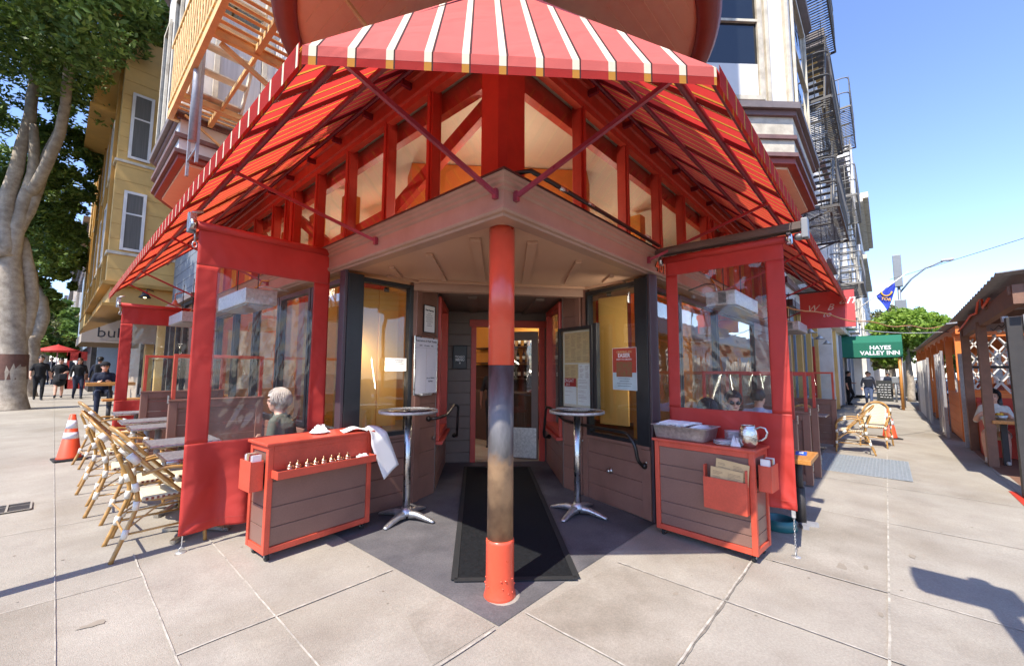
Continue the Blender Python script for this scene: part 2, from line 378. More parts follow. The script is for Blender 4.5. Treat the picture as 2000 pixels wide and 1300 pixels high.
for pl, mm in (([(-1.67, .85), (-1.17, .85), (-1.17, 2.1), (-1.67, 2.1)], 'concrete_pale'), ([(-.04, -1.18), (1.04, -1.18), (1.04, -.45), (.9, -.36), (-.04, -.28)], 'concrete_warm'), ([(2.0, -2.04), (3.95, -2.04), (3.95, -1.18), (2.0, -1.18)], 'concrete_warm'), ([(-.75, -.22), (-.27, -.22), (-.30, .3), (-.6, .25)], 'concrete_warm'),
               ([(1.04, -3.3), (2.0, -3.3), (2.0, -2.04), (1.04, -2.04)], 'concrete_pale'), ([(-3.3, .85), (-2.11, .85), (-2.11, 2.1), (-3.3, 2.1)], 'concrete_warm'), ([(-1.67, -1.2), (-1.17, -1.2), (-1.17, .85), (-1.67, .85)], 'concrete_pale')):
    ground_sheet('pavement_slab', pl, M[mm], .003)
jb = MB()
for x in (-1.17, -1.67): ribbon(jb, (x, -3.3), (x, 2.6), .010)
ribbon(jb, (-2.11, -3.3), (-2.11, 30), .005)
ribbon(jb, (.98, -2.04), (14, -2.04), .013); ribbon(jb, (-3.3, -2.04), (.98, -2.04), .016)
for y in (.85,): ribbon(jb, (-1.67, y), (-.33, y), .013)
ribbon(jb, (-.3, -.25), (-1.17, -.25), .014); ribbon(jb, (-.04, -.27), (-.04, -1.18), .012)
for y in (-1.18,): ribbon(jb, (-.04, y), (2.4, y), .013)
for x in (1.04, 2.0, 3.95, 5.9, 12.1): ribbon(jb, (x, -.36 if x < 1.9 else -1.3), (x, -3.3 if x < 6 else -3.3), .013 if x < 6 else .02)
for y in (2.1, 3.9, 5.0, 7.7, 9.6, 12, 15): ribbon(jb, (-3.4, y), (-1.67 if y < 3 else -.3, y), .007)
tag(jb.build('sidewalk_joint', M['joint']), kind='structure')
# patches of different concrete and stains lying in the slab
b = MB(); ribbon(b, (.2, -1.185), (1.9, -1.185), .022, .006, .8)
tag(b.build('sidewalk_crack', M['joint_dark']), kind='structure')
b = MB()
for cx_, cy_, r_ in ((2.3, -1.75, .11), (2.42, -1.9, .06), (3.0, -2.2, .08), (-1.95, 1.55, .09), (-.9, -.1, .05), (1.6, -2.0, .05), (.4, -1.6, .07), (-1.3, .1, .04), (3.3, -1.8, .05), (.9, -.9, .05)):
    pts = []
    for k in range(18):
        a_ = 2*math.pi*k/18; rr = r_*.7*(.5+.9*abs(noise.noise(Vector((cx_*3+math.cos(a_), cy_+math.sin(a_), 2)))))
        pts.append((cx_+rr*math.cos(a_)*1.5, cy_+rr*math.sin(a_)*.6))
    b.add([(x, y, Gz(x, y)+.0045) for x, y in pts], [tuple(range(18))])
mat('stain', '978c7d', .85, var=.1, scale=12)
tag(b.build('pavement_stain', M['stain']), kind='structure')
b = MB()
for i in range(260):
    x, y = random.uniform(-3, 8), random.uniform(-3.2, 6)
    if x > -.2 and y > -.2: continue
    r_ = random.uniform(.003, .012); b.add([(x+r_*math.cos(k)*random.uniform(.6, 1.4), y+r_*math.sin(k), Gz(x, y)+.004) for k in (0, 1.3, 2.6, 3.9, 5.2)], [(0, 1, 2, 3, 4)])
tag(b.build('gum_spots', M['stain']), kind='structure')
# curb with red paint
b = MB()
b.prism([(-3.45, -3.5), (400, -3.5), (400, -3.384), (-3.45, -3.384)], -.3, -.02)
b.xf(Matrix(((1, 0, 0, 0), (0, 1, 0, 0), (-.006, .013, 1, .02), (0, 0, 0, 1)))); tag(b.build('curb', M['concrete']), kind='structure')
ground_sheet('red_curb_paint', [(5.9, -3.375), (6.9, -3.375), (6.9, -3.30), (5.9, -3.30)], M['parklet_red'], .006)
# utility covers in the pavement
def grate(name, x0, y0, x1, y1, m, label, nx, ny):
    t = thing(name, label, 'grate', ((x0+x1)/2, (y0+y1)/2, Gz((x0+x1)/2, (y0+y1)/2)+.004)); cx_, cy_ = (x1-x0)/2, (y1-y0)/2
    b = MB(); b.box((-cx_, -cy_, 0), (cx_, cy_, .004)); b.build('plate', M['dark_iron'], t)
    b = MB()
    for i in range(nx+1): x = -cx_+2*cx_*i/nx; b.box((x-.008, -cy_, .004), (x+.008, cy_, .012))
    for i in range(ny+1): y = -cy_+2*cy_*i/ny; b.box((-cx_, y-.008, .0045), (cx_, y+.008, .0115))
    b.build('bars', m, t); return t
grate('sidewalk_grate', 6.55, -2.32, 8.35, -1.1, M['grate'], 'grey metal sidewalk grate in the concrete beside the bistro chairs', 44, 26)
grate('utility_cover', -2.62, 4.75, -2.28, 5.1, M['concrete'], 'small pale utility cover at the left edge of the sidewalk', 2, 1)
# door mat
t = thing('door_mat', 'long black rubber mat running from the sidewalk post to the door', 'door mat', (1.4, 1.35, Gz(1.4, 1.35)+.006))
qa = [(-.106, .37), (.564, -.276), (3.04, 2.26), (2.30, 2.96)]
b = MB(); b.prism([(x-1.4, y-1.35) for x, y in qa], 0, .009); b.xf(Matrix(((1, 0, 0, 0), (0, 1, 0, 0), (-.006, .013, 1, 0), (0, 0, 0, 1)))); b.build('field', M['rubber_mat'], t)
b = MB(); L_ = len(qa)
for i in range(4):
    p, q = qa[i], qa[(i+1) % 4]; b.beam((p[0]-1.4, p[1]-1.35, .011), (q[0]-1.4, q[1]-1.35, .011), .05, .006)
b.xf(Matrix(((1, 0, 0, 0), (0, 1, 0, 0), (-.006, .013, 1, 0), (0, 0, 0, 1)))); b.build('border', M['rubber'], t)
# ------------------------------------------------------------------ the restaurant building
def W(a, b, z=0):
    a, d_, n_, L = frame_pts(a, b)
    return Matrix(((d_.x, n_.x, 0, a.x), (d_.y, n_.y, 0, a.y), (0, 0, 1, z), (0, 0, 0, 1))), L
def siding(parent, a, b, z0, z1, m, plank=.19, name='siding', t=.03, x0=0, x1=None, caps=True):
    Wm, L = W(a, b); x1 = L if x1 is None else x1; o = MB()
    o.box((x0, .012, z0), (x1, .06, z1))
    z = z0
    while z < z1-.02:
        zt = min(z+plank, z1)
        # lapped board: bottom edge stands proud
        vs = []
        for x in (x0, x1): vs += [(x, -.004, z), (x, -.004, zt-.012), (x, .004, zt-.006), (x, .012, zt-.004), (x, .012, z)]
        o.add(vs, [(0, 5, 6, 1), (1, 6, 7, 2), (2, 7, 8, 3), (0, 4, 9, 5), (4, 3, 2, 1, 0), (5, 6, 7, 8, 9)]); z += plank
    o.xf(Wm); return o.build(name, m, parent)
def window(parent, a, b, x0, x1, z0, z1, fm, gm, fw=.05, mull=(), name='window', dep=.08, rails=(), out=.012, sill=None):
    Wm, L = W(a, b); o = MB()
    o.bev((x0, -out, z0), (x0+fw, dep, z1), .004); o.bev((x1-fw, -out, z0), (x1, dep, z1), .004)
    o.bev((x0+fw, -out+.002, z1-fw), (x1-fw, dep, z1), .004); o.bev((x0+fw, -out+.002, z0), (x1-fw, dep, z0+fw), .004)
    for mx in mull: o.box((mx-fw*.45, -out+.004, z0+fw), (mx+fw*.45, dep*.8, z1-fw))
    for rz_ in rails: o.box((x0+fw, -out+.006, rz_-fw*.3), (x1-fw, dep*.7, rz_+fw*.3))
    o.xf(Wm); f = o.build(name, fm, parent)
    g = MB(); g.box((x0+fw*.6, dep*.45, z0+fw*.6), (x1-fw*.6, dep*.45+.006, z1-fw*.6)); g.xf(Wm); g.build('pane', gm, f)
    if sill: s_ = MB(); s_.bev((x0-.03, -out-.05, z0-.045), (x1+.03, .02, z0-.002), .006); s_.xf(Wm); s_.build('sill', sill, f)
    return f
bld = thing('corner_restaurant_building', 'corner restaurant building with brown siding, red transom windows, chamfered recessed entrance and round turret above', 'building', (3, 3, 0))
bld.location = (0, 0, 0)
L0, L1, L2, L3 = (-.15, 2.13), (.70, 2.115), (1.13, 2.25), (2.29, 3.46)
R3, R2, R1, R0 = (3.64, 2.36), (2.54, 1.22), (2.44, .86), (2.13, -.2)
BP = M['brown_paint']; BF = M['black_frame']; RT = M['red_trim']; RW = M['red_wood']
def sweep(name, prof, m, y1=10.2, x1=12.1, parent=bld, c0=None):
    """prof of (offset outward, z) swept round the street corner"""
    b = MB(); n = len(prof); vs = [(-o_, y1, z) for o_, z in prof]+[(-o_, -o_, z) for o_, z in prof]+[(x1, -o_, z) for o_, z in prof]
    fs = []
    for s_ in (0, 1):
        for i in range(n): j = (i+1) % n; fs.append((s_*n+i, s_*n+j, (s_+1)*n+j, (s_+1)*n+i))
    b.add(vs, fs+[tuple(range(n)), tuple(reversed(range(2*n, 3*n)))]); return b.build(name, m, parent)
sweep('fascia', [(.0, 2.93), (.285, 2.935), (.292, 2.925), (.285, 2.905), (.272, 2.895), (.268, 2.875), (.252, 2.86), (.25, 2.84), (.235, 2.825), (.235, 2.715), (.248, 2.708), (.25, 2.688), (.238, 2.672), (.215, 2.665), (.205, 2.65), (.10, 2.65), (.0, 2.7)], M['brown_light'])
sweep('flashing', [(.0, 2.95), (.27, 2.948), (.296, 2.943), (.298, 2.925), (.2935, 2.925), (.29, 2.938), (.0, 2.94)], M['black_frame'])
# soffit over the entrance with its raised battens
b = MB(); b.prism([(-.205, -.205), (12, -.205), (12, .05), (3.0, .05), (3.7, 2.3), (2.3, 3.5), (.1, 2.3), (.1, 10.1), (-.205, 10.1)], 2.655, 2.70); b.build('soffit', M['brown_soffit'], bld)
for p, q, w_ in (((.005, .307), (1.15, 1.41), .085), ((.03, .955), (.84, 1.74), .06), ((.06, 1.635), (.42, 2.02), .05), ((.375, .007), (1.58, 1.10), .085), ((1.146, .055), (1.93, .74), .06), ((1.885, .097), (2.16, .35), .05), ((.25, 2.03), (.68, 2.03), .06), ((2.30, .15), (2.36, .75), .06)):
    b = MB(); b.beam((*p, 2.641), (*q, 2.641), w_, .026); b.build('soffit_batten', M['brown_soffit'], bld)
b = MB(); b.beam((.62, 1.95, 2.638), (2.3, .72, 2.638), .05, .03); b.build('soffit_batten', M['brown_soffit'], bld)
b = MB(); b.beam((.72, 2.10, 2.60), (2.44, .84, 2.60), .12, .11, over=.05); b.beam((.70, 2.06, 2.57), (2.42, .80, 2.57), .03, .03, over=.05); b.build('lintel', M['brown_light'], bld)
b = MB(); b.prism([(1.0, 2.2), (2.5, 1.0), (3.8, 2.4), (2.4, 3.6)], 2.60, 2.64)
for t_ in (.25, .75): b.beam((1.0+1.5*t_+.25, 2.2-1.2*t_+.2, 2.585), (2.4+1.4*t_, 3.6-1.2*t_, 2.585), .12, .03)
b.build('vestibule_ceiling', M['brown_grey'], bld)
# --- left return wall with the display window
siding(bld, L0, L1, 0, .80, BP, .19)
b = MB(); Wm, _ = W(L0, L1); b.bev((0, -.03, .795), (.87, .03, .835), .008); b.xf(Wm); b.build('sill_board', BP, bld)
window(bld, L0, L1, .0, .80, .83, 2.60, BF, M['glass'], .05, out=.03, dep=.06)
b = MB(); b.bev((-.02, -.035, .83), (.16, .10, 2.62), .006); b.xf(Wm); b.build('corner_post', BF, bld)
b = MB(); b.bev((-.055, -.03, .0), (-.022, .10, 2.645), .006); b.xf(Wm); b.build('corner_trim', M['purple_brown'], bld)
b = MB(); b.bev((.795, -.02, 0), (.87, .05, 2.645), .006); b.xf(Wm); b.build('casing', BP, bld)
# --- sign wall
siding(bld, L1, L2, 0, 2.6, BP, .29, caps=False)
Ws, Ls = W(L1, L2); b = MB(); b.bev((-.01, -.03, 0), (.10, .03, 2.6), .008); b.xf(Ws); b.build('pilaster', BP, bld)
# --- recess walls
siding(bld, L2, L3, 0, .68, BP, .17); siding(bld, L2, L3, 2.5, 2.6, M['brown_grey'], .1)
Wr, Lr = W(L2, L3)
b = MB(); b.box((-.005, -.01, 0), (.06, .05, 2.6)); b.box((1.25, -.006, .68), (Lr, .05, 2.5)); b.xf(Wr); b.build('wall_panel', M['brown_grey'], bld)
window(bld, L2, L3, .06, 1.26, .66, 2.56, RT, M['glass'], .075, out=.05, dep=.05, sill=RT)
siding(bld, R3, R2, 0, .68, BP, .17); siding(bld, R3, R2, 2.5, 2.6, M['brown_grey'], .1)
Wq, Lq = W(R3, R2)
b = MB(); b.box((Lq-.06, -.01, 0), (Lq+.005, .05, 2.6)); b.box((0, -.006, .68), (.32, .05, 2.5)); b.xf(Wq); b.build('wall_panel', M['brown_grey'], bld)
window(bld, R3, R2, .32, Lq-.06, .66, 2.56, RT, M['glass'], .075, out=.05, dep=.05, sill=RT)
# --- right return wall
siding(bld, R2, R1, 0, 2.6, BP, .29)
W1, L1_ = W(R2, R1); b = MB(); b.bev((L1_-.09, -.03, 0), (L1_+.01, .03, 2.6), .008); b.xf(W1); b.build('pilaster', BP, bld)
siding(bld, R1, R0, 0, .74, BP, .19)
Wt, Lt = W(R1, R0); b = MB(); b.bev((.05, -.03, .735), (Lt, .03, .775), .008); b.xf(Wt); b.build('sill_board', BP, bld)
window(bld, R1, R0, .12, Lt-.05, .77, 2.60, BF, M['glass'], .05, out=.03, dep=.06)
b = MB(); b.bev((Lt-.16, -.035, .77), (Lt+.02, .10, 2.62), .006); b.xf(Wt); b.build('corner_post', BF, bld)
b = MB(); b.bev((Lt+.022, -.03, .0), (Lt+.055, .10, 2.645), .006); b.xf(Wt); b.build('corner_trim', M['purple_brown'], bld)
b = MB(); b.bev((.04, -.02, 0), (.118, .05, 2.645), .006); b.bev((Lt-.12, -.018, 0), (Lt, .05, .73), .006); b.xf(Wt); b.build('casing', BP, bld)
for px_, pz in ((.50, .40), (.03, .68), (Lt-.05, .60)):
    b = MB(); b.lathe((0, 0, 0), [(.0, .05), (.018, .048), (.026, .035), (.02, .02), (.035, .012), (.038, 0)], 16)
    b.xf(Wt @ Matrix.Translation((px_, -.005, pz)) @ Matrix.Rotation(math.pi/2, 4, 'X') @ Matrix.Scale(1 if px_ == .5 else .5, 4)); b.build('hose_cap', M['steel'], bld)
b = MB(); s0 = 0; b.lathe((0, 0, 0), [(.0, .02), (.025, .02), (.03, 0)], 16); b.xf(Ws @ Matrix.Translation((.40, -.02, .72)) @ Matrix.Rotation(math.pi/2, 4, 'X')); b.build('hose_cap', M['brown_grey'], bld)
# --- back wall and door
Wb, Lb = W(L3, R3)     # length 1.73
D0, D1 = .50, 1.62
siding(bld, L3, R3, 0, 2.6, M['brown_grey'], .2, x1=D0-.09); siding(bld, L3, R3, 2.45, 2.6, M['brown_grey'], .15, x0=D0-.09, x1=D1+.09)
b = MB()
for x in (D0-.09, D1): b.bev((x, -.03, 0), (x+.09, .06, 2.33), .006)
b.bev((D0-.12, -.04, 2.33), (D1+.12, .06, 2.45), .006); b.xf(Wb); fr = b.build('door_frame', RT, bld)
b = MB(); b.box((D1+.09, .0, 0), (Lb, .05, 2.6)); b.box((D0-.09, .1, 0), (D0, .16, 2.33)); b.xf(Wb); b.build('wall_panel', M['brown_grey'], bld)
# door leaf swung inwards on the right
hx, hy = Wb @ Vector((D1-.01, .08, 0)), Wb @ Vector((D1-.75, .42, 0))
Wd, Ld = W(hy.to_2d(), hx.to_2d())
b = MB(); b.bev((0, 0, .02), (.12, .045, 2.28), .005); b.bev((Ld-.12, 0, .02), (Ld, .045, 2.28), .005); b.bev((.12, .002, 2.12), (Ld-.12, .043, 2.28), .005); b.bev((.12, .002, .02), (Ld-.12, .043, .55), .005)
b.xf(Wd); dr = b.build('door', M['brown_grey'], bld)
b = MB(); b.box((.03, -.004, .04), (Ld-.03, -.001, .56)); b.xf(Wd); b.build('kick_plate', M['steel_dull'], dr)
b = MB(); b.box((.12, .02, .55), (Ld-.12, .026, 2.12)); b.xf(Wd); b.build('pane', M['glass'], dr)
b = MB(); b.tube([(.05, -.01, .95), (.05, -.05, .98), (.05, -.05, 1.25), (.05, -.01, 1.28)], .01, 8); b.xf(Wd); b.build('handle', M['steel'], dr)
# --- left facade, ground floor
FL0, FL1 = (-.12, 10.1), (-.12, 2.2)
siding(bld, FL0, FL1, 0, .86, BP, .19)
ys = [2.2, 3.15, 4.22, 5.3, 6.4, 7.5, 8.6]
for i in range(len(ys)-1):
    window(bld, FL0, FL1, 10.1-ys[i+1], 10.1-ys[i]-.03, .88, 2.6, BF, M['glass'], .055, dep=.07)
b = MB(); b.box((.02-.14, 8.6, .86), (.05-.12, 10.1, 2.6)); b.build('wall_panel', BP, bld)
FR0, FR1 = (2.2, -.1), (12.1, -.1)
siding(bld, FR0, FR1, 0, .86, BP, .19)
xs = [2.2, 3.35, 5.0, 7.62]
for i in range(len(xs)-1): window(bld, FR0, FR1, xs[i]-2.2+.02, xs[i+1]-2.2, .88, 2.6, BF, M['glass'], .055, dep=.07)
siding(bld, FR0, FR1, .86, 2.62, M['brown_paint'], .2, x0=5.45)
# --- transom storey: red posts, head beams, glass
ty = [.95, 1.72, 2.58, 3.45, 4.3, 4.55, 5.1, 6.0, 6.9, 7.8, 8.7, 9.6]; tx = [1.17, 2.11, 3.06, 3.95, 5.1, 5.35, 6.2, 7.1, 8.0, 8.9, 9.8, 10.7, 11.6]
for y in ty:
    wd = .16 if abs(y-4.3) < .01 else .075; b = MB(); b.bev((.0, y-wd/2, 2.94), (.11, y+wd/2, 4.24), .008); b.bev((-.02, y-wd*.28, 2.94), (.0, y+wd*.28, 4.22), .006); b.build('mullion', RT, bld)
for x in tx:
    wd = .16 if abs(x-5.1) < .01 else .075; b = MB(); b.bev((x-wd/2, .0, 2.94), (x+wd/2, .11, 4.24), .008); b.bev((x-wd*.28, -.02, 2.94), (x+wd*.28, .0, 4.22), .006); b.build('mullion', RT, bld)
b = MB(); b.prism([(-.02, .22), (-.02, .03), (.03, -.02), (.24, -.02), (.24, .1), (.1, .22)], 2.94, 4.64); b.build('corner_column', RT, bld)
sweep('head_beam', [(.03, 4.66), (.03, 4.46), (.045, 4.455), (.045, 4.44), (.02, 4.43), (.02, 4.30), (.035, 4.295), (.035, 4.275), (.012, 4.265), (.012, 4.2), (-.06, 4.2), (-.06, 4.66)], RW)
sweep('transom_sill', [(.0, 3.0), (.03, 2.99), (.03, 2.951), (-.1, 2.951), (-.1, 3.0)], RT)
b = MB(); b.box((.08, .2, 2.98), (.086, 10.1, 4.25)); b.build('transom_glass', M['glass_clear'], bld)
b = MB(); b.box((.2, .08, 2.98), (12.0, .086, 4.25)); b.build('transom_glass', M['glass_clear'], bld)
# inner rafters seen through the transom glass
b = MB()
for p, q in (((.35, .3, 4.15), (.35, 3.2, 3.0)), ((.25, 2.0, 3.15), (1.5, 2.6, 4.1)), ((.5, 2.2, 3.55), (.5, 4.4, 3.45)), ((.3, .25, 4.25), (.3, 9.8, 4.25)), ((.25, .3, 4.25), (11.5, .3, 4.25)), ((.6, 3.4, 3.0), (.5, 5.4, 4.2)), ((.35, 5.2, 3.0), (.35, 6.8, 4.2))):
    b.beam(p, q, .07, .16)
b.build('rafter', M['red_wood'], bld)
b = MB(); b.box((.16, .2, 4.07), (.24, 10, 4.28)); b.box((.2, .16, 4.07), (11.8, .24, 4.28)); b.build('header', M['red_wood'], bld)
# --- interior
b = MB(); b.box((.1, .1, 4.3), (11.9, 10, 4.34)); b.build('ceiling', M['interior_cream'], bld)
b = MB(); b.box((9.6, .1, 0), (9.7, 10, 4.3)); b.box((.1, 8.8, 0), (9.6, 8.9, 4.3)); b.build('interior_wall', M['interior_yellow'], bld)
b = MB(); b.prism([(.95, 2.75), (.75, 2.35), (2.45, .75), (2.85, .95), (4.6, 2.6), (2.6, 4.5)], 2.72, 4.28); b.build('bulkhead', M['interior_orange'], bld)
b = MB(); b.prism([(0, 2.2), (.7, 2.25), (1.1, 2.4), (2.2, 3.6), (3.78, 2.5), (2.75, 1.2), (2.6, .9), (2.3, .02), (12, .02), (12, 10), (0, 10)], -.2, .01); b.build('interior_floor', M['interior_dark'], bld)
b = MB(); b.bev((.17, 2.45, .9), (.40, 2.48, 2.56), .006); b.bev((.405, 2.44, .9), (.67, 2.47, 2.56), .006); b.build('display_panel', M['panel_cream'], bld)
b = MB(); b.bev((2.55, .26, .9), (2.58, .66, 2.53), .006); b.build('display_panel', M['panel_cream'], bld)
b = MB()
for y in (3.7, 4.9, 6.2): b.bev((.55, y, .02), (.75, y+.2, 4.2), .01)
for x in (4.2, 6.5): b.bev((x, .8, .02), (x+.2, 1.0, 4.2), .01)
b.build('column', M['interior_yellow'], bld)
b = MB()
for y in (3.3, 5.6): b.bev((.9, y, .02), (1.0, y+.7, 3.2), .01)
b.bev((3.4, .9, 1.8), (4.0, 1.2, 3.3), .01); b.build('partition', M['red_trim'], bld)
# bar with shelves
b = MB(); b.bev((4.3, 3.6, .0), (4.9, 5.8, 1.1), .02); b.bev((5.6, 3.2, 0), (5.9, 6.2, .9), .02)
for z in (1.35, 1.75, 2.15): b.box((5.55, 3.2, z), (5.9, 6.4, z+.03))
b.box((5.9, 3.0, 0), (5.95, 6.6, 3.2)); b.build('bar', M['interior_dark'], bld)
b = MB(); b.box((5.86, 3.0, 1.72), (5.895, 6.6, 3.6)); b.build('bar_backboard', M['interior_yellow'], bld)
# --- storeys above: white walls, turret, bays
WP = M['white_paint']; WT = M['white_peel']; PT = M['plum_trim']
def upper_siding(a, c, z0, z1, x0=0, x1=None): return siding(bld, a, c, z0, z1, WP, .16, name='upper_wall', x0=x0, x1=x1)
upper_siding((0, 10.2), (0, 2.6), 4.66, 13.8); upper_siding((2.6, 0), (12.1, 0), 4.66, 13.8)
b = MB(); b.box((.1, .1, 4.68), (12, 10.1, 13.7)); b.build('upper_core', M['white_paint'], bld)
# turret
TC = (1.15, 1.15)
b = MB(); prof = [(2.2, 5.06), (2.36, 5.06), (2.40, 5.10), (2.40, 5.2), (2.34, 5.24), (2.36, 5.32), (2.30, 5.40), (2.24, 5.44)]
b.lathe((*TC, 0), prof, 96, False); b.lathe((*TC, 0), [(2.19, 5.12), (2.17, 5.055), (2.22, 5.045), (2.36, 5.05), (2.365, 5.07)], 96, False); b.build('turret_rim', M['maroon_trim'], bld)
b = MB(); b.lathe((*TC, 0), [(0.01, 5.10), (2.22, 5.10)], 96, False)
for s_ in (-1, 1):
    for k in range(-14, 15):
        u = k*.145; h_ = math.sqrt(max(0, 2.1**2-u*u))
        # beadboard grooves as thin raised battens running along the street
        if s_ < 0: b.box((TC[0]+u-.006, TC[1], 5.092), (TC[0]+u+.006, TC[1]+h_, 5.102)) if h_ > .1 else None
        else: b.box((TC[0], TC[1]+u-.006, 5.0915), (TC[0]+h_, TC[1]+u+.006, 5.1015)) if h_ > .1 else None
b.build('turret_soffit', M['orange_soffit'], bld)
b = MB(); b.lathe((*TC, 0), [(2.2, 5.42), (2.2, 8.2), (2.3, 8.25), (2.3, 8.5), (2.2, 8.6), (2.2, 12)], 64, False); b.build('turret_wall', WT, bld)
b = MB()
for (p, q) in (((-.75, .95, 5.03), (-.15, -.15, 4.98)), ((.95, -.75, 5.03), (-.15, -.15, 4.98))): b.beam(p, q, .22, .16)
b.build('turret_bracket', M['maroon_trim'], bld)
# left bay
def bay_band(name, poly, z0, z1, m, grow=0):
    b = MB(); cx = sum(p[0] for p in poly)/len(poly); cy = sum(p[1] for p in poly)/len(poly)
    b.prism([(x+(grow if x > cx else -grow), y+(grow if y > cy else -grow)) for x, y in poly], z0, z1); return b.build(name, m, bld)
lb = [(-1.2, 5.5), (.05, 5.5), (.05, 8.6), (-.6, 8.6), (-1.2, 7.6)]
bay_band('bay_soffit_panel', [(-1.1, 5.6), (-.05, 5.6), (-.05, 8.4), (-.6, 8.4), (-1.1, 7.55)], 4.655, 4.69, M['orange_soffit'])
for z0, z1, g_, m_ in ((4.69, 4.76, .0, M['maroon_trim']), (4.76, 4.82, .05, PT), (4.82, 5.0, .0, WP), (5.0, 5.06, .06, PT), (5.06, 5.3, .0, WP), (5.3, 5.36, .04, PT), (5.36, 5.46, .1, M['grey_trim'])):
    bay_band('bay_moulding', lb, z0, z1, m_, g_)
bay_band('bay_wall', lb, 5.46, 8.6, WP); bay_band('bay_moulding', lb, 8.6, 8.9, M['grey_trim'], .1); bay_band('bay_wall', lb, 8.9, 12.4, WP)
window(bld, (-1.1, 5.49), (0, 5.49), .25, .98, 5.55, 7.6, M['white_peel'], M['glass_dark'], .07, out=.04, dep=-.001+.0, rails=())
b = MB(); b.box((-.80, 5.478, 5.62), (-.2, 5.484, 7.3)); b.build('curtain', M['curtain_white'], bld)
for y in (5.9, 7.0): window(bld, (-1.21, 8.0), (-1.21, 5.5), 8.0-y-.6, 8.0-y, 5.6, 7.8, M['white_peel'], M['glass_dark'], .06, out=.04, dep=-.001)
# right bay, canted towards the corner
rb = [(3.75, .05), (5.05, -1.28), (7.4, -1.28), (8.3, .05)]
def canted(name, z0, z1, m, g_=0): 
    b = MB(); b.prism([(3.75-g_*1.4, .05), (5.05-g_*.45, -1.28-g_), (7.4+g_*.45, -1.28-g_), (8.3+g_*1.4, .05)], z0, z1); return b.build(name, m, bld)
b = MB(); b.prism([(4.0, -.05), (5.1, -1.17), (7.33, -1.17), (8.1, -.05)], 4.655, 4.69); b.build('bay_soffit_panel', M['orange_soffit'], bld)
for z0, z1, g_, m_ in ((4.69, 4.78, .0, M['maroon_trim']), (4.78, 4.84, .05, PT), (4.84, 5.06, .0, M['white_peel']), (5.06, 5.12, .04, PT), (5.12, 5.42, .0, M['white_peel']), (5.42, 5.5, .05, PT), (5.5, 5.6, .11, M['grey_trim']), (5.6, 8.35, 0, WP), (8.35, 8.5, .12, M['grey_trim']), (8.5, 8.75, .04, M['white_peel']), (8.75, 12, 0, WP)):
    canted('bay_moulding' if m_ != WP else 'bay_wall', z0, z1, m_, g_)
ca, cb = (3.75, .05), (5.05, -1.28)
window(bld, ca, cb, .32, 1.42, 5.66, 7.95, M['white_peel'], M['glass_dark'], .07, out=.05, dep=-.001, rails=(6.95,))
Wc_, Lc_ = W(ca, cb); b = MB()
for x in (.22, 1.46, 1.78): b.bev((x, -.06, 5.6), (x+.06, .0, 8.35), .01)
b.bev((.15, -.08, 7.98), (1.6, 0, 8.12), .01); b.xf(Wc_); b.build('window_casing', M['white_peel'], bld)
b = MB(); b.box((.42, -.02, 5.75), (1.34, -.012, 6.25)); b.xf(Wc_); b.build('window_blind', WP, bld)
window(bld, (5.05, -1.29), (7.4, -1.29), .3, 1.9, 5.66, 7.95, M['white_peel'], M['glass_dark'], .07, out=.04, dep=-.001, rails=(6.8,))
for x in (9.0, 10.6): window(bld, (2.6, -.01), (12.1, -.01), x-2.6, x-1.6, 5.4, 7.6, M['white_peel'], M['glass_dark'], .06, out=.04, dep=-.001, rails=(6.5,))
# ------------------------------------------------------------------ steel post at the corner
t = thing('corner_post_pipe', 'round steel post at the corner, orange-red at top and foot, bare rusty metal between', 'post', (0, 0, Gz(0, 0)))
def pipe_mat():
    m = mat('bare_steel', '77726f', .42, metal=.35, var=.45, scale=5, bump=.08, bscale=30, stretch=(1, 1, .35)); tr = m.node_tree
    p = tr.nodes['Principled BSDF']; old = p.inputs['Base Color'].links[0].from_socket
    tc = tr.nodes.new('ShaderNodeTexCoord'); sp = tr.nodes.new('ShaderNodeSeparateXYZ'); tr.links.new(tc.outputs['Object'], sp.inputs[0])
    nz = tr.nodes.new('ShaderNodeTexNoise'); nz.inputs['Scale'].default_value = 7; nz.inputs['Detail'].default_value = 7; tr.links.new(tc.outputs['Object'], nz.inputs['Vector'])
    ma = tr.nodes.new('ShaderNodeMath'); ma.operation = 'MULTIPLY_ADD'; ma.inputs[1].default_value = .3; tr.links.new(nz.outputs['Fac'], ma.inputs[0]); tr.links.new(sp.outputs['Z'], ma.inputs[2])
    r = tr.nodes.new('ShaderNodeValToRGB'); e = r.color_ramp.elements; e[0].position = .72; e[0].color = (1, 1, 1, 1); e[1].position = 1.2; e[1].color = (0, 0, 0, 1)
    mr = tr.nodes.new('ShaderNodeMapRange'); mr.inputs[1].default_value = 1.08; mr.inputs[2].default_value = 1.14; mr.inputs[3].default_value = 1; mr.inputs[4].default_value = 0; tr.links.new(ma.outputs[0], mr.inputs[0])
    mx = tr.nodes.new('ShaderNodeMix'); mx.data_type = 'RGBA'; tr.links.new(mr.outputs[0], mx.inputs[0]); tr.links.new(old, mx.inputs[6])
    r3 = tr.nodes.new('ShaderNodeValToRGB'); e = r3.color_ramp.elements; e[0].position = .35; e[0].color = (*lin('755a44'), 1); e[1].position = .62; e[1].color = (*lin('a58462'), 1); tr.links.new(nz.outputs['Fac'], r3.inputs[0])
    tr.links.new(r3.outputs[0], mx.inputs[7]); tr.links.new(mx.outputs[2], p.inputs['Base Color'])
    mm = tr.nodes.new('ShaderNodeMath'); mm.operation = 'MULTIPLY_ADD'; mm.inputs[1].default_value = -.3; mm.inputs[2].default_value = .4; tr.links.new(mr.outputs[0], mm.inputs[0]); tr.links.new(mm.outputs[0], p.inputs['Metallic'])
    return m
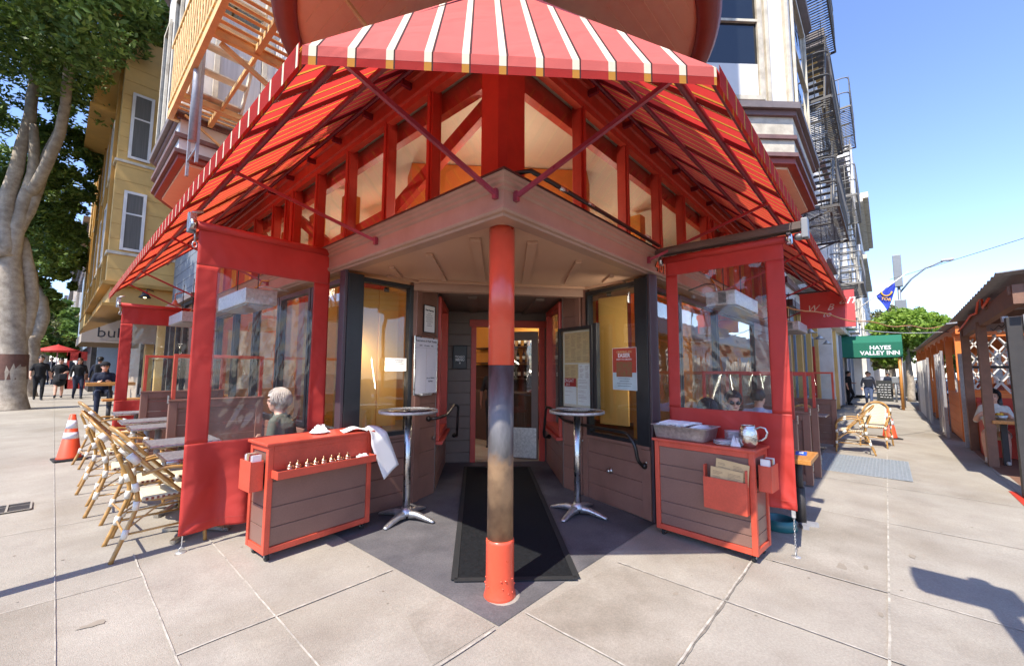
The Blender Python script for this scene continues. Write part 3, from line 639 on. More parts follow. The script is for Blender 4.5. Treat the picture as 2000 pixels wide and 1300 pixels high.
PM = pipe_mat()
mat('post_orange', 'e8573a', .3, var=.05, scale=5, bump=.12, bscale=26, coat=.3, grime=.1)
b = MB(); b.lathe((0, 0, 0), [(.0935, .39), (.0935, 1.62)], 48); b.build('bare_section', PM, t)
b = MB(); b.lathe((0, 0, 0), [(.0965, 1.62), (.0965, 2.655)], 48); b.build('painted_top', M['post_orange'], t)
b = MB(); b.lathe((0, 0, 0), [(.118, -.01), (.112, .02), (.103, .05), (.1, .12), (.1, .36), (.1015, .372), (.1, .385), (.093, .395)], 48)
for i in range(26):
    a = random.uniform(0, 6.28); z = random.choice((.02, .05, .09, .14, .06)); b.ball((.102*math.cos(a), .102*math.sin(a), z), random.uniform(.004, .009), 5)
b.build('painted_foot', M['post_orange'], t)
b = MB(); b.lathe((0, 0, 0), [(.15, -.004), (.14, .004), (.11, .006)], 20); b.build('grout', M['concrete'], t)

# ------------------------------------------------------------------ striped awning
EZ, EX, EY = 3.15, -1.52, -1.55
def zl(x): return EZ+(x-EX)*(4.62-EZ)/(0-EX)
AY1, AX1 = 10.05, 12.1
aw = thing('striped_awning', 'red awning with cream stripes wrapping the corner above the entrance', 'awning', (0, 0, 3.1)); aw.location = (0, 0, 0)
Apt, Bpt, Top = Vector((-1.52, -.10, EZ)), Vector((-.03, -1.55, EZ)), Vector((-.03, -.03, 4.62))
CR, CF, CG, CC, SD = M['canvas_red'], M['canvas_fade'], M['canvas_gold'], M['canvas_cream'], M['stripe_dark']
def striped(o, P0, U, V, poly, pitch, wd, off=0, edge=.012, mi=(0, 1, 2)):
    """cut the plane polygon (given in U,V coordinates) into cloth, stripe and dark stripe edge strips running along V"""
    us = [p[0] for p in poly]; u0, u1 = min(us), max(us); cuts = []
    k = math.floor((u0-off)/pitch)-1
    while k*pitch+off < u1:
        s = k*pitch+off; cuts += [(s, s+wd, mi[1]), (s+wd, s+wd+edge, mi[2]), (s+wd+edge, s+pitch, mi[0])]; k += 1
    for a, c, m_ in cuts:
        q = clip(clip(poly, 0, a, 1), 0, c, -1)
        if len(q) >= 3:
            o.cm = m_; o.add([P0+U*p[0]+V*p[1] for p in q], [tuple(range(len(q)))])
def clip(poly, ax, v, sg):
    out = []
    for i in range(len(poly)):
        p, q = poly[i], poly[(i+1) % len(poly)]; a, b_ = (p[ax]-v)*sg, (q[ax]-v)*sg
        if a >= 0: out.append(p)
        if (a > 0 > b_) or (a < 0 < b_): s = a/(a-b_); out.append((p[0]+(q[0]-p[0])*s, p[1]+(q[1]-p[1])*s))
    return out
VD = .11
# front hip
o = MB(); U = (Bpt-Apt).normalized(); Lab = (Bpt-Apt).length; mid = (Apt+Bpt)/2; Vv = (Top-mid); vl = Vv.length; Vv.normalize(); um = (Top-Apt).dot(U)
striped(o, Apt, U, Vv, [(0, 0), (Lab, 0), (um, vl)], .185, .036, .03)
o.build('front_panel', [CF, CC, SD], aw)
o = MB(); out = Vector((-1, -1, 0)).normalized()*.002; dn = Vector((0, 0, -1))
striped(o, Apt+out, U, dn, [(0, 0), (Lab, 0), (Lab, .055), (0, .055)], .185, .036, .03, 0.008)
o.build('front_valance', [M['canvas_fade'], CC, SD], aw)
o = MB(); striped(o, Apt+out*.6+dn*.055, U, dn, [(0, 0), (Lab, 0), (Lab, .045), (0, .045)], .185, .036, .03, 0.008)
o.build('front_valance_lip', [CR, CG, SD], aw)
# left and right slopes: cloth seen from below
SLV = Vector((0-EX, 0, 4.62-EZ)).normalized(); sl_ = math.hypot(-EX, 4.62-EZ)
o = MB(); U = Vector((0, 1, 0)); striped(o, Vector((EX, 0, EZ)), U, SLV, [(-.10, 0), (AY1, 0), (AY1, sl_), (-.03, sl_)], .185, .03, .1)
o.build('left_slope', [CR, CG, SD], aw)
SRV = Vector((0, 0-EY, 4.62-EZ)).normalized(); sr_ = math.hypot(-EY, 4.62-EZ)
o = MB(); U = Vector((1, 0, 0)); striped(o, Vector((0, EY, EZ)), U, SRV, [(-.03, 0), (AX1, 0), (AX1, sr_), (-.03, sr_)], .185, .03, .1)
o.build('right_slope', [CR, CG, SD], aw)
# side valances: outward tilted, inner and outer skins
for nm, P0, U, n_, L0_, L1_ in (('left_valance', Vector((EX, 0, EZ)), Vector((0, 1, 0)), Vector((-1, 0, 0)), -.1, AY1), ('right_valance', Vector((0, EY, EZ)), Vector((1, 0, 0)), Vector((0, -1, 0)), -.03, AX1)):
    o = MB(); striped(o, P0+n_*.014, U, Vector((0, 0, -1)), [(L0_, -.01), (L1_, -.01), (L1_, VD), (L0_, VD)], .185, .024, .1, .006)
    ob = o.build(nm, [CR, CC if nm[0] == 'l' else CG, SD], aw)
    o = MB(); striped(o, P0-n_*.004, U, Vector((0, 0, -1)), [(L0_, -.0), (L1_, -.0), (L1_, VD), (L0_, VD)], .185, .03, .1, .006)
    ob = o.build(nm+'_lining', [CR, CG, SD], aw)
# frame
MM = M['maroon_metal']; o = MB()
def onL(x, y, dz=-.03): return (x, y, zl(x)+dz)
def onR(x, y, dz=-.03): return (x, y, EZ+(y-EY)*(4.62-EZ)/(0-EY)+dz)
for x in (-1.22, -.62): o.tube([onL(x, -.0+(-1.22-x)*-.0+.05, -.045), onL(x, AY1, -.045)], .026, 6)
for y in (-1.25, -.62): o.tube([onR(.05, y, -.045), onR(AX1, y, -.045)], .026, 6)
o.tube([onL(-.12, .1, -.06), onL(-.12, AY1, -.06)], .024, 8); o.tube([onR(.1, -.12, -.06), onR(AX1, -.12, -.06)], .024, 8)
o.tube([(EX+.03, -.06, EZ-.03), (EX+.03, AY1, EZ-.03)], .018, 6); o.tube([(-.0, EY+.03, EZ-.03), (AX1, EY+.03, EZ-.03)], .018, 6); o.tube([Apt+Vector((.03, .03, -.03)), Bpt+Vector((.03, .03, -.03))], .018, 6)
o.build('purlin', MM, aw)
for y in (.55, 1.15, 2.1, 3.1, 4.2, 5.3, 6.5, 7.7, 8.9, 10.0):
    o = MB(); o.beam(onL(EX+.02, y, -.022), onL(-.02, y, -.022), .026, .028); o.build('rafter', MM, aw)
for x in (.55, 1.2, 2.2, 3.2, 4.3, 5.4, 6.6, 7.8, 9.0, 10.2, 11.4, 12.05):
    o = MB(); o.beam(onR(x, EY+.02, -.022), onR(x, -.02, -.022), .026, .028); o.build('rafter', MM, aw)
for p, q in ((Apt, Top), (Bpt, Top)): o = MB(); o.beam(p+Vector((.02, .02, -.03)), q+Vector((-.02, -.02, -.05)), .04, .035); o.build('hip_rafter', MM, aw)
for p, q in ((onL(-1.23, .12, -.07), (-.25, -.17, 2.80)), (onL(-1.22, 2.2, -.07), (-.25, 1.42, 2.80)), (onR(.17, -1.27, -.07), (-.12, -.25, 2.80)), (onR(2.75, -1.26, -.07), (2.08, -.25, 2.79)),
             (onL(-1.22, 5.1, -.07), (-.25, 4.4, 2.8)), (onL(-1.22, 8.1, -.07), (-.25, 7.4, 2.8)), (onL(-1.22, 9.9, -.07), (-.25, 9.3, 2.8)), (onR(5.3, -1.26, -.07), (4.7, -.25, 2.8)), (onR(7.8, -1.26, -.07), (7.2, -.25, 2.8)), (onR(10.3, -1.26, -.07), (9.7, -.25, 2.8)), (onR(12.0, -1.26, -.07), (11.4, -.25, 2.8))):
    o = MB(); o.beam(p, q, .028, .028); o.ball(p, .028, 5); o.beam((q[0], q[1], q[2]-.035), (q[0], q[1], q[2]+.035), .035, .035, up=(1, 0, 0)); o.build('brace', mat('brace_paint', '9c3a4e', .3, var=.15, scale=12, coat=.3) if 'brace_paint' not in M else M['brace_paint'], aw)
for k in range(7):
    y = .5+k*.75; o = MB(); o.bev((-.13, y-.02, 4.36), (-.0, y+.02, 4.42), .005); o.build('clamp', MM, aw); o = MB(); o.bev((y-.02, -.13, 4.36), (y+.02, 0, 4.42), .005); o.build('clamp', MM, aw)

# ------------------------------------------------------------------ drop curtains with clear vinyl windows
def curtain(name, label, p0, p1, z0, z1, wx0, wx1, wz0, wz1, lean=0.0, m=M['curtain_red'], folds=.022, hooks=True, roller=True, box=None, bottom_in=0):
    """hanging sheet in the vertical plane p0-p1 (p0 = street side)"""
    t = thing(name, label, 'curtain', (p0[0], p0[1], 0), 0, 'red drop curtains with clear windows')
    d_ = Vector((p1[0]-p0[0], p1[1]-p0[1], 0)); L = d_.length; d_.normalize(); n_ = Vector((d_.y, -d_.x, 0))
    def P(u, z):
        f = folds*(noise.noise(Vector((u*5, z*.5, p0[0])))*1.6+.5*math.sin(u*16+z*1.5+2*noise.noise(Vector((u, z, 0)))))
        k = max(0, (1.0-(z-z0)/(z1-z0))); f *= .25+1.9*k*k
        # pull of the corner hooks: folds radiate from the outer bottom corner
        r = math.hypot(u, z-z0); f += .012*math.sin(6*math.atan2(z-z0, u+.01))*math.exp(-r*1.6)
        hem = 0
        return d_*u+n_*(f+lean*(1-(z-z0)/(z1-z0)))+Vector((0, 0, z+hem))
    def patch(o, u0, u1, za, zb, nu, nz):
        vs = []; 
        for j in range(nz+1):
            for i in range(nu+1): vs.append(P(u0+(u1-u0)*i/nu, za+(zb-za)*j/nz))
        o.smooth = True; o.add(vs, [(j*(nu+1)+i, j*(nu+1)+i+1, (j+1)*(nu+1)+i+1, (j+1)*(nu+1)+i) for j in range(nz) for i in range(nu)]); o.smooth = False
    o = MB(); patch(o, 0, L, z0, wz0, 44, 40); patch(o, 0, wx0, wz0, wz1, 10, 40); patch(o, wx1, L, wz0, wz1, 10, 40); patch(o, 0, L, wz1, z1, 44, 16)
    c = o.build('cloth', m, t); sm = c.modifiers.new('t', 'SOLIDIFY'); sm.thickness = .004
    for zz in (z0+.075, wz0-.01, wz1+.01):
        o = MB(); vs = []
        for i in range(45): q = P(L*i/44, zz); vs += [q-n_*.003+Vector((0, 0, -.0015)), q-n_*.003+Vector((0, 0, .0015)), ]
        for sg in (1, -1):
            o.add([v+n_*(.007*sg) for v in vs], [(2*i, 2*i+1, 2*i+3, 2*i+2) for i in range(44)])
        o.build('seam', M['canvas_fade'], t)
    o = MB(); patch(o, wx0-.01, wx1+.01, wz0-.01, wz1+.01, 60, 76)
    ax_, bx_ = wx0-.01, wx1+.01
    for i_, v_ in enumerate(o.v):
        u, z = ax_+(bx_-ax_)*(i_ % 61)/60, wz0+(wz1-wz0)*(i_//61)/76; e_ = min(1, 14*min(u-ax_, bx_-u, z-wz0+.002, wz1-z)); nv = .008*max(0, e_)*(abs(noise.noise(Vector(((u-z*.45)*8, (z+u*.4)*1.3, p0[0]))))+.4*abs(noise.noise(Vector(((u-z*.6)*21, z*2.5, 3)))))
        o.v[i_] = (v_[0]+n_.x*nv, v_[1]+n_.y*nv, v_[2])
    o.build('clear_window', M['vinyl'], t)
    if roller:
        o = MB(); o.tube([d_*-.02+Vector((0, 0, z1+.02)), d_*(L+.02)+Vector((0, 0, z1+.02))], .038, 16); o.build('roller', m, t)
        for u in (-.05, L+.05):
            o = MB(); o.tube([d_*(u-.02)+Vector((0, 0, z1+.02)), d_*(u+.02)+Vector((0, 0, z1+.02))], .045, 18); o.beam(d_*u+Vector((0, 0, z1-.03)), d_*u+Vector((0, 0, z1+.12)), .03, .05); o.build('roller_bracket', M['steel'], t)
    if hooks:
        o = MB(); h0 = P(.03, z0); g0 = Vector((h0.x, h0.y, Gz(p0[0]+h0.x, p0[1]+h0.y)))
        o.beam(h0, h0+Vector((0, 0, -.06)), .03, .004); zt = h0.z-.06
        nlk = max(2, int((zt-g0.z-.02)/.022)); 
        for i in range(nlk):
            z = g0.z+.02+(zt-g0.z-.02)*(i+.5)/nlk; a_ = (i % 2)*math.pi/2
            pts = [(h0.x+.006*math.cos(k*math.pi/3)*math.cos(a_), h0.y+.006*math.cos(k*math.pi/3)*math.sin(a_), z+.014*math.sin(k*math.pi/3)) for k in range(6)]
            o.tube(pts, .0024, 5, closed=True)
        o.tube([g0+Vector((.018*math.cos(k*.6), 0, .02+.018*math.sin(k*.6))) for k in range(8)], .004, 6); o.lathe(g0, [(.045, -.002), (.035, .006), (.0, .008)], 12)
        o.build('anchor_chain', M['steel_dull'], t)
    if box:
        pass
    return t
curtain('drop_curtain', 'near left red drop curtain with clear window behind the left host cart', (-1.42, 2.44), (-.22, 2.44), .17, 2.86, .17, 1.03, .93, 2.52, lean=.03)
curtain('drop_curtain', 'right red drop curtain with clear window behind the right host cart', (2.25, -1.47), (2.25, -.37), .36, 2.78, .15, .98, 1.2, 2.62, lean=-.02)
curtain('drop_curtain', 'far left red drop curtain beside the wooden bench tables', (-1.45, 8.2), (-.25, 8.2), .42, 2.72, .17, 1.05, 1.0, 2.4, hooks=False)
# cassette rail above the right curtain, brackets at the eaves
t = thing('curtain_rail', 'weathered grey wooden rail above the right red drop curtain', 'rail', (2.25, -.9, 2.86))
o = MB(); o.bev((-.07, -.72, .0), (-.01, .62, .05), .004); o.bev((-.05, -.72, .052), (.05, .62, .075), .004); o.bev((.02, -.70, .0), (.06, .62, .048), .004); o.build('board', mat('weathered', '6e5f56', .8, var=.25, scale=12, stretch=(1, .2, 1), bump=.3), t)
o = MB(); o.bev((-.05, -.77, -.08), (.05, -.72, .1), .006); o.lathe((0, -.70, -.06), [(.04, -.02), (.04, .03)], 12); o.build('end_bracket', M['pole_grey'], t)
for (x, y, z, lb) in ((-1.47, 2.5, 2.9, 'grey pulley and clasp hanging at the eave above the near left curtain'), (-1.5, 8.25, 2.78, 'grey pulley and clasp hanging at the eave above the far left curtain')):
    t = thing('curtain_pulley', lb, 'pulley', (x, y, z)); o = MB(); o.bev((-.03, -.02, -.09), (.03, .03, .1), .012); o.build('block', M['pole_grey'], t)
    o = MB(); o.tube([(.03, 0, -.05), (.035, 0, -.16)], .009, 8); o.tube([(.035+.018*math.cos(k*math.pi/4), 0, -.19+.03*math.sin(k*math.pi/4)) for k in range(8)], .006, 6, closed=True); o.tube([(.0, 0, .1), (.08, 0, .13)], .014, 8); o.build('snap_hook', M['steel_dull'], t)
# ------------------------------------------------------------------ host carts
OR = M['orange_red']
mat('cart_brown', '8a675a', .35, var=.05, scale=3, bump=.05, bscale=25, grime=.22, speck=.08)
def cart(label, loc, rz, Wd, Dp, H, boards, spx):
    """local: x along the front, y depth, front at y=0"""
    t = thing('host_cart', label, 'cart', loc, rz, 'brown and orange host carts'); P_ = .045
    o = MB()
    for x in (0, Wd-P_):
        for y in (0, Dp-P_): o.bev((x, y, .0), (x+P_, y+P_, H-.02), .005)
    for y in (0.001, Dp-P_+.001): o.bev((P_, y, 0), (Wd-P_, y+P_-.004, .05), .005); o.bev((P_, y, H-.07), (Wd-P_, y+P_-.004, H-.02), .005)
    for x in (0.001, Wd-P_+.001): o.bev((x, P_, 0), (x+P_-.004, Dp-P_, .05), .005); o.bev((x, P_, H-.07), (x+P_-.004, Dp-P_, H-.02), .005)
    o.build('frame', OR, t)
    o = MB()
    def lap(x0, x1, y, z0, z1, ax):
        if ax == 'x': o.bev((x0, y, z0+.003), (x1, y+.012, z1-.003), .003)
        else: o.bev((y, x0, z0+.003), (y+.012, x1, z1-.003), .003)
    zz = [.05]+boards+[H-.07]
    for i in range(len(zz)-1):
        lap(P_, Wd-P_, .014, zz[i], zz[i+1], 'x'); lap(P_, Dp-P_, .014, zz[i], zz[i+1], 'y'); lap(P_, Dp-P_, Wd-.028, zz[i], zz[i+1], 'y')
    o.box((P_, .028, .05), (Wd-P_, Dp-.02, H-.07)); o.build('panel', M['cart_brown'], t)
    o = MB(); o.bev((-.02, -.02, H-.02), (Wd+.02, Dp+.02, H+.006), .008); o.build('top', OR, t)
    for x in (.05, Wd-.05):
        for y in (.06, Dp-.06):
            o = MB(); s0 = 0; o.tube([(x-.012, y, -.035), (x+.012, y, -.035)], .033, 16)
            c = o.build('caster', M['rubber'], t); o = MB(); o.box((x-.02, y-.022, -.006), (x+.02, y+.022, -.001)); o.box((x-.018, y-.01, -.04), (x-.0145, y+.01, -.006)); o.box((x+.0145, y-.01, -.04), (x+.018, y+.01, -.006)); o.tube([(x-.019, y, -.035), (x+.019, y, -.035)], .008, 8); o.build('fork', M['steel'], c)
    return t
def pocket(t, x0, y0, z0, wx, wy, h, n=7):
    o = MB(); th = .008
    o.bev((x0, y0, z0), (x0+wx, y0+wy, z0+th), .002); o.bev((x0, y0, z0+th), (x0+th, y0+wy, z0+h), .002); o.bev((x0+wx-th, y0, z0+th), (x0+wx, y0+wy, z0+h), .002)
    o.bev((x0+th, y0, z0+th), (x0+wx-th, y0+th, z0+h*.98), .002); o.bev((x0+th, y0+wy-th, z0+th), (x0+wx-th, y0+wy, z0+h), .002); return o.build('side_pocket', OR, t)
hL = .875
cL = cart('left host cart with gold pepper shakers on its front shelf and white paper on top', (-1.0, 1.66, Gz(-1, 1.66)+.07), math.radians(4.2), .962, .36, hL, [.20, .36, .57], 1)
# recessed display shelf across the top of the left cart
o = MB(); o.box((.046, .0045, .655), (.915, .0125, .835)); o.build('shelf_back', OR, cL)
o = MB(); o.bev((.03, -.12, .60), (.935, -.108, .665), .003); o.bev((.03, -.108, .60), (.042, -.002, .663), .003); o.bev((.923, -.108, .60), (.935, -.002, .663), .003); o.bev((.042, -.108, .60), (.923, -.002, .612), .003); o.build('shelf_tray', OR, cL)
pocket(cL, -.105, .06, .50, .10, .22, .24)
cR = cart('right host cart holding a steel napkin tray, plates and a hammered pitcher', (1.80, -1.24, Gz(1.8, -1.24)+.06), math.radians(90)+math.atan2(-.07, .9), .90, .37, .865, [.15, .27, .5, .62], 1)
# cR must face -x: rebuild orientation with its x axis running from the far end to the near end
cR.location = (1.88, -.345, Gz(1.9, -.4)+.06); cR.rotation_euler = (0, 0, math.atan2(-.875, -.07))
o = MB(); o.bev((.50, -.075, .33), (.855, -.063, .60), .003); o.bev((.50, -.063, .33), (.512, -.002, .70), .003); o.bev((.843, -.063, .33), (.855, -.002, .70), .003); o.bev((.512, -.063, .33), (.843, -.002, .342), .003)
for k in range(16): a_ = .36+k*.014; o.bev((.842, -.077, a_), (.8425, -.0765, a_+.003), .0005)
o.build('menu_holder', OR, cR)
pocket(cR, .905, .08, .52, .10, .2, .22)
def at(parent, x, y, z):
    return parent.matrix_basis @ Vector((x, y, z))
bpy.context.view_layer.update()
# menus in the holder
def menu(k, x, z, tilt, lab):
    t = thing('menu_board', lab, 'menu', at(cR, x, -.05+.018*k, z), cR.rotation_euler[2], 'menus in the right cart holder'); t.rotation_euler = (0, tilt, cR.rotation_euler[2])
    o = MB(); o.bev((0, 0, 0), (.27, .005, .35), .002); o.build('board', M['paper_tan'], t)
    o = MB(); random.seed(k+3)
    for c in range(2):
        for r_ in range(26):
            if random.random() < .12: continue
            L_ = random.uniform(.05, .105); o.box((.02+c*.125, -.0012, .315-r_*.0112), (.02+c*.125+L_, -.0004, .3175-r_*.0112))
    o.build('menu_text', M['brown_paint'], t); return t
menu(0, .54, .345, .06, 'front tan menu with small print in the right cart holder')
menu(1, .57, .42, .10, 'rear tan menu standing higher in the right cart holder')
# leaflets in the side pockets
def leaflets(lab, c, x, y, z, n=9):
    t = thing('leaflet_stack', lab, 'leaflets', at(c, x, y, z), c.rotation_euler[2])
    cols = [M['paper'], M['red_ink'], M['paper_tan'], M['paper']]
    for k in range(4):
        o = MB()
        for j in range(3): u = (k*3+j)*.0135; o.box((.012, u, 0), (.08, u+.005, .13-random.uniform(0, .02)))
        o.build('leaflet', cols[k], t)
    return t
leaflets('bundle of red and white leaflets in the pocket of the left cart', cL, -.1, .075, .66)
leaflets('bundle of striped leaflets in the pocket of the right cart', cR, .91, .09, .66)
# shakers
def shaker(loc, lab, first=[None]):
    if first[0] is None:
        t = thing('pepper_shaker', lab, 'shaker', loc, 0, 'row of gold shakers on the left cart')
        o = MB(); o.lathe((0, 0, 0), [(.022, 0), (.024, .004), (.014, .012), (.013, .02), (.026, .035), (.029, .05), (.026, .062)], 16); o.build('body', M['copper'], t)
        o = MB(); o.lathe((0, 0, 0), [(.0275, .062), (.026, .072), (.018, .084), (.006, .09), (.005, .094), (.009, .1), (.006, .106), (0, .108)], 16); o.build('lid', M['gold_metal'], t)
        o = MB(); o.tube([(.026, 0, .058), (.04, 0, .06), (.042, 0, .04), (.026, 0, .032)], .003, 6); o.build('handle', M['gold_metal'], t)
        first[0] = t; return t
    return dup(first[0], loc, rz=random.uniform(0, 6), label=lab)
nm_ = ['first', 'second', 'third', 'fourth', 'fifth', 'sixth', 'seventh', 'eighth']
for i in range(8):
    shaker(at(cL, .15+i*.072+(.012 if i > 5 else 0), -.06+(.02 if i in (1, 6) else 0), .6125), nm_[i]+' gold shaker from the left on the cart shelf')
t = thing('mint_box', 'small white box of mints at the right end of the cart shelf', 'box', at(cL, .82, -.06, .613), .1)
o = MB(); o.bev((-.05, -.03, 0), (.05, .03, .055), .006); o.build('box_body', M['paper'], t)
o = MB()
for i in range(8): o.ball((random.uniform(-.035, .035), random.uniform(-.018, .018), .06), .011, 5)
o.build('mints', M['napkin'], t)
# cloth on a saucer and the hanging sheet
def crumple(nmn, lab, cat_, loc, rx, ry, h, m, seed=0):
    t = thing(nmn, lab, cat_, loc); o = MB(); n = 22; vs = []
    for j in range(n+1):
        for i in range(n+1):
            u, v = i/n*2-1, j/n*2-1; e = max(0, 1-max(abs(u), abs(v))**3)
            z = h*e*(.35+1.25*abs(noise.noise(Vector((u*2.4+seed, v*2.4, seed)))+.35*noise.noise(Vector((u*6, v*6+seed, 3)))))
            vs.append((u*rx*(1+.15*noise.noise(Vector((v*2, seed, 1)))), v*ry*(1+.2*noise.noise(Vector((u*2, seed, 5)))), z+.001))
    o.smooth = True; o.add(vs, [(j*(n+1)+i, j*(n+1)+i+1, (j+1)*(n+1)+i+1, (j+1)*(n+1)+i) for j in range(n) for i in range(n)]); o.build('cloth', m, t); return t
t = thing('saucer', 'white saucer under a folded napkin on the left cart', 'saucer', at(cL, .52, .20, hL+.007)); o = MB(); o.lathe((0, 0, 0), [(.03, 0), (.05, .002), (.085, .014), (.087, .016), (.05, .006), (0, .004)], 32); o.build('plate', M['china'], t)
crumple('folded_napkin', 'crumpled white napkin lying on the saucer of the left cart', 'napkin', at(cL, .53, .20, hL+.017), .075, .055, .07, M['napkin'], 2)
t = thing('paper_sheet', 'curled white paper sheet draped over the right end of the left cart', 'paper', at(cL, .70, .12, hL+.007), cL.rotation_euler[2]-.25)
o = MB(); vs = []; n = 34; wp = .10
for i in range(n+1):
    s_ = i/n*.78
    if s_ < .24: x, z = s_, .004+.03*math.sin(s_/.24*math.pi)**2
    elif s_ < .36: a_ = (s_-.24)/.12*1.35; x, z = .24+.07*math.sin(a_), .004-.07*(1-math.cos(a_))+.02
    else: k = s_-.36; x, z = .24+.07*math.sin(1.35)+k*.28, .024-.07*(1-math.cos(1.35))-k*.93
    for j in range(7): v = (j/6-.5)*wp*2; q_ = min(1, max(0, (s_-.2)/.22)); vs.append((x+v*(.1+.75*q_)+.1*max(0, s_-.3), v*(1-.75*q_)-.1*q_, z+v*.55*q_+.006*math.sin(j*.8+s_*6)*(s_ > .2)))
o.smooth = True; o.add(vs, [(i*7+j, i*7+j+1, (i+1)*7+j+1, (i+1)*7+j) for i in range(n) for j in range(6)]); ob = o.build('sheet', M['paper'], t); ob.modifiers.new('s', 'SOLIDIFY').thickness = .0015
# steel pan with rolled napkins, plates, pitcher on the right cart
t = thing('steel_pan', 'deep stainless steel pan full of rolled napkins on the right cart', 'pan', at(cR, .24, .17, .872), cR.rotation_euler[2])
o = MB()
def rr(hx, hy, z, r=.03, n=5):
    pts = []
    for cx_, cy_, a0 in ((hx-r, hy-r, 0), (-hx+r, hy-r, 90), (-hx+r, -hy+r, 180), (hx-r, -hy+r, 270)):
        for k in range(n): a_ = math.radians(a0+90*k/(n-1)); pts.append((cx_+r*math.cos(a_), cy_+r*math.sin(a_), z))
    return pts
rings = [rr(.225, .135, .004), rr(.235, .145, .0), rr(.245, .152, .014), rr(.265, .165, .125), rr(.285, .18, .127), rr(.285, .18, .131), rr(.262, .162, .131), rr(.24, .148, .02), rr(.2, .12, .016)]
vs = [p for r_ in rings for p in r_]; n = len(rings[0]); o.smooth = True
o.add(vs, [(i*n+k, i*n+(k+1) % n, (i+1)*n+(k+1) % n, (i+1)*n+k) for i in range(len(rings)-1) for k in range(n)]+[tuple(range((len(rings)-1)*n, len(rings)*n)), tuple(reversed(range(n)))]); o.build('pan_body', M['steel_dull'], t)
for i in range(15):
    r_ = thing('rolled_napkin', 'rolled white paper napkin in the steel pan on the right cart', 'napkin', at(cR, .24, .17, .872), cR.rotation_euler[2], 'rolled napkins in the steel pan')
    o = MB(); x = -.2+i*.026+random.uniform(-.004, .004); z = .125+random.uniform(-.004, .02)-(.02 if i > 11 else 0); yy = random.uniform(-.01, .01)
    o.tube([(x-.03, -.13+yy, z), (x, 0+yy, z+.012), (x+.03, .13+yy, z)], [.013, .015, .012], 8); o.build('roll', M['napkin'], r_)
for i in range(9):
    t = thing('side_plate', ['lowest', 'second lowest', 'third', 'fourth', 'fifth', 'sixth', 'seventh', 'second highest', 'topmost'][i]+' white plate in the tall plate stack on the right cart', 'plate', at(cR, .665, .25, .872+i*.0125), 0, 'tall stack of white plates')
    o = MB(); o.lathe((0, 0, 0), [(.04, 0), (.045, .002), (.078, .012), (.08, .015), (.045, .006), (0, .005)], 28); o.build('plate_body', M['china'], t)
for i in range(3):
    t = thing('side_plate', ['bottom', 'middle', 'top'][i]+' white plate of the short plate stack beside the pitcher', 'plate', at(cR, .63, .09, .872+i*.013), 0, 'short stack of white plates')
    o = MB(); o.lathe((0, 0, 0), [(.045, 0), (.05, .002), (.086, .014), (.088, .017), (.05, .006), (0, .005)], 28); o.build('plate_body', M['china'], t)
crumple('cloth_napkin', 'crumpled white napkin between the plates and the pitcher on the right cart', 'napkin', at(cR, .735, .10, .873), .04, .04, .09, M['napkin'], 7)
t = thing('metal_pitcher', 'shiny hammered metal water pitcher on the right cart', 'pitcher', at(cR, .825, .13, .872), cR.rotation_euler[2])
mat('hammered', (.7, .66, .6), .12, metal=1, var=.1, bump=.5, bscale=45)
o = MB(); o.lathe((0, 0, 0), [(.05, 0), (.056, .004), (.072, .04), (.079, .08), (.077, .12), (.066, .165), (.058, .185), (.056, .19), (.054, .187), (.062, .165), (.07, .12), (.07, .08), (.05, .01), (0, .008)], 36); o.build('pitcher_body', M['hammered'], t)
o = MB(); pts = [(.066+.0, 0, .165), (.10, 0, .185), (.135, 0, .175), (.15, 0, .14), (.138, 0, .10), (.105, 0, .07), (.078, 0, .06)]; o.tube(pts, .008, 8); o.build('handle', M['steel'], t)

# ------------------------------------------------------------------ standing bistro tables
def bistro(lab, x, y, r, h, rz):
    t = thing('standing_table', lab, 'table', (x, y, Gz(x, y)), rz, 'round standing tables beside the entrance')
    o = MB(); o.lathe((0, 0, 0), [(r-.012, h-.006), (r-.012, h+.001), (0, h+.001)], 64); o.build('tabletop', mat('table_dark', (.05, .045, .04), .12, coat=.6) if 'table_dark' not in M else M['table_dark'], t)
    o = MB(); o.lathe((0, 0, 0), [(r-.012, h+.001), (r-.012, h+.004), (r, h+.003), (r+.002, h-.01), (r, h-.026), (r-.01, h-.026), (r-.02, h-.01)], 64, False); o.build('edge_band', M['steel_dull'], t)
    o = MB(); o.cyl((0, 0, .06), .038, h-.08, 32); o.lathe((0, 0, 0), [(.06, h-.03), (.05, h-.012)], 24); o.build('column', M['steel'], t)
    o = MB(); o.lathe((0, 0, 0), [(.075, .05), (.075, .08), (.055, .105), (.045, .125), (.04, .125)], 32)
    for k in range(4):
        a_ = k*math.pi/2; c, s_ = math.cos(a_), math.sin(a_); secs = [(.05, .04, .062, .035), (.14, .034, .066, .026), (.24, .03, .045, .02), (.33, .026, .022, .012), (.345, .02, .018, .008)]; vs = []
        for d_, w_, z, h_ in secs:
            for u, v in ((-w_, z-h_), (w_, z-h_), (w_*.8, z+h_*.7), (0, z+h_), (-w_*.8, z+h_*.7)): vs.append((c*d_-s_*u, s_*d_+c*u, max(.006, v)))
        o.smooth = True; o.add(vs, [(i*5+j, i*5+(j+1) % 5, (i+1)*5+(j+1) % 5, (i+1)*5+j) for i in range(4) for j in range(5)]+[(20, 21, 22, 23, 24)]); o.smooth = False
    o.build('base', M['cast_alu'], t)
    return t
bistro('round standing table with chrome column left of the entrance', .37, 1.72, .31, 1.13, .35)
bistro('round standing table with chrome column right of the entrance', 1.80, .52, .31, 1.13, .1)
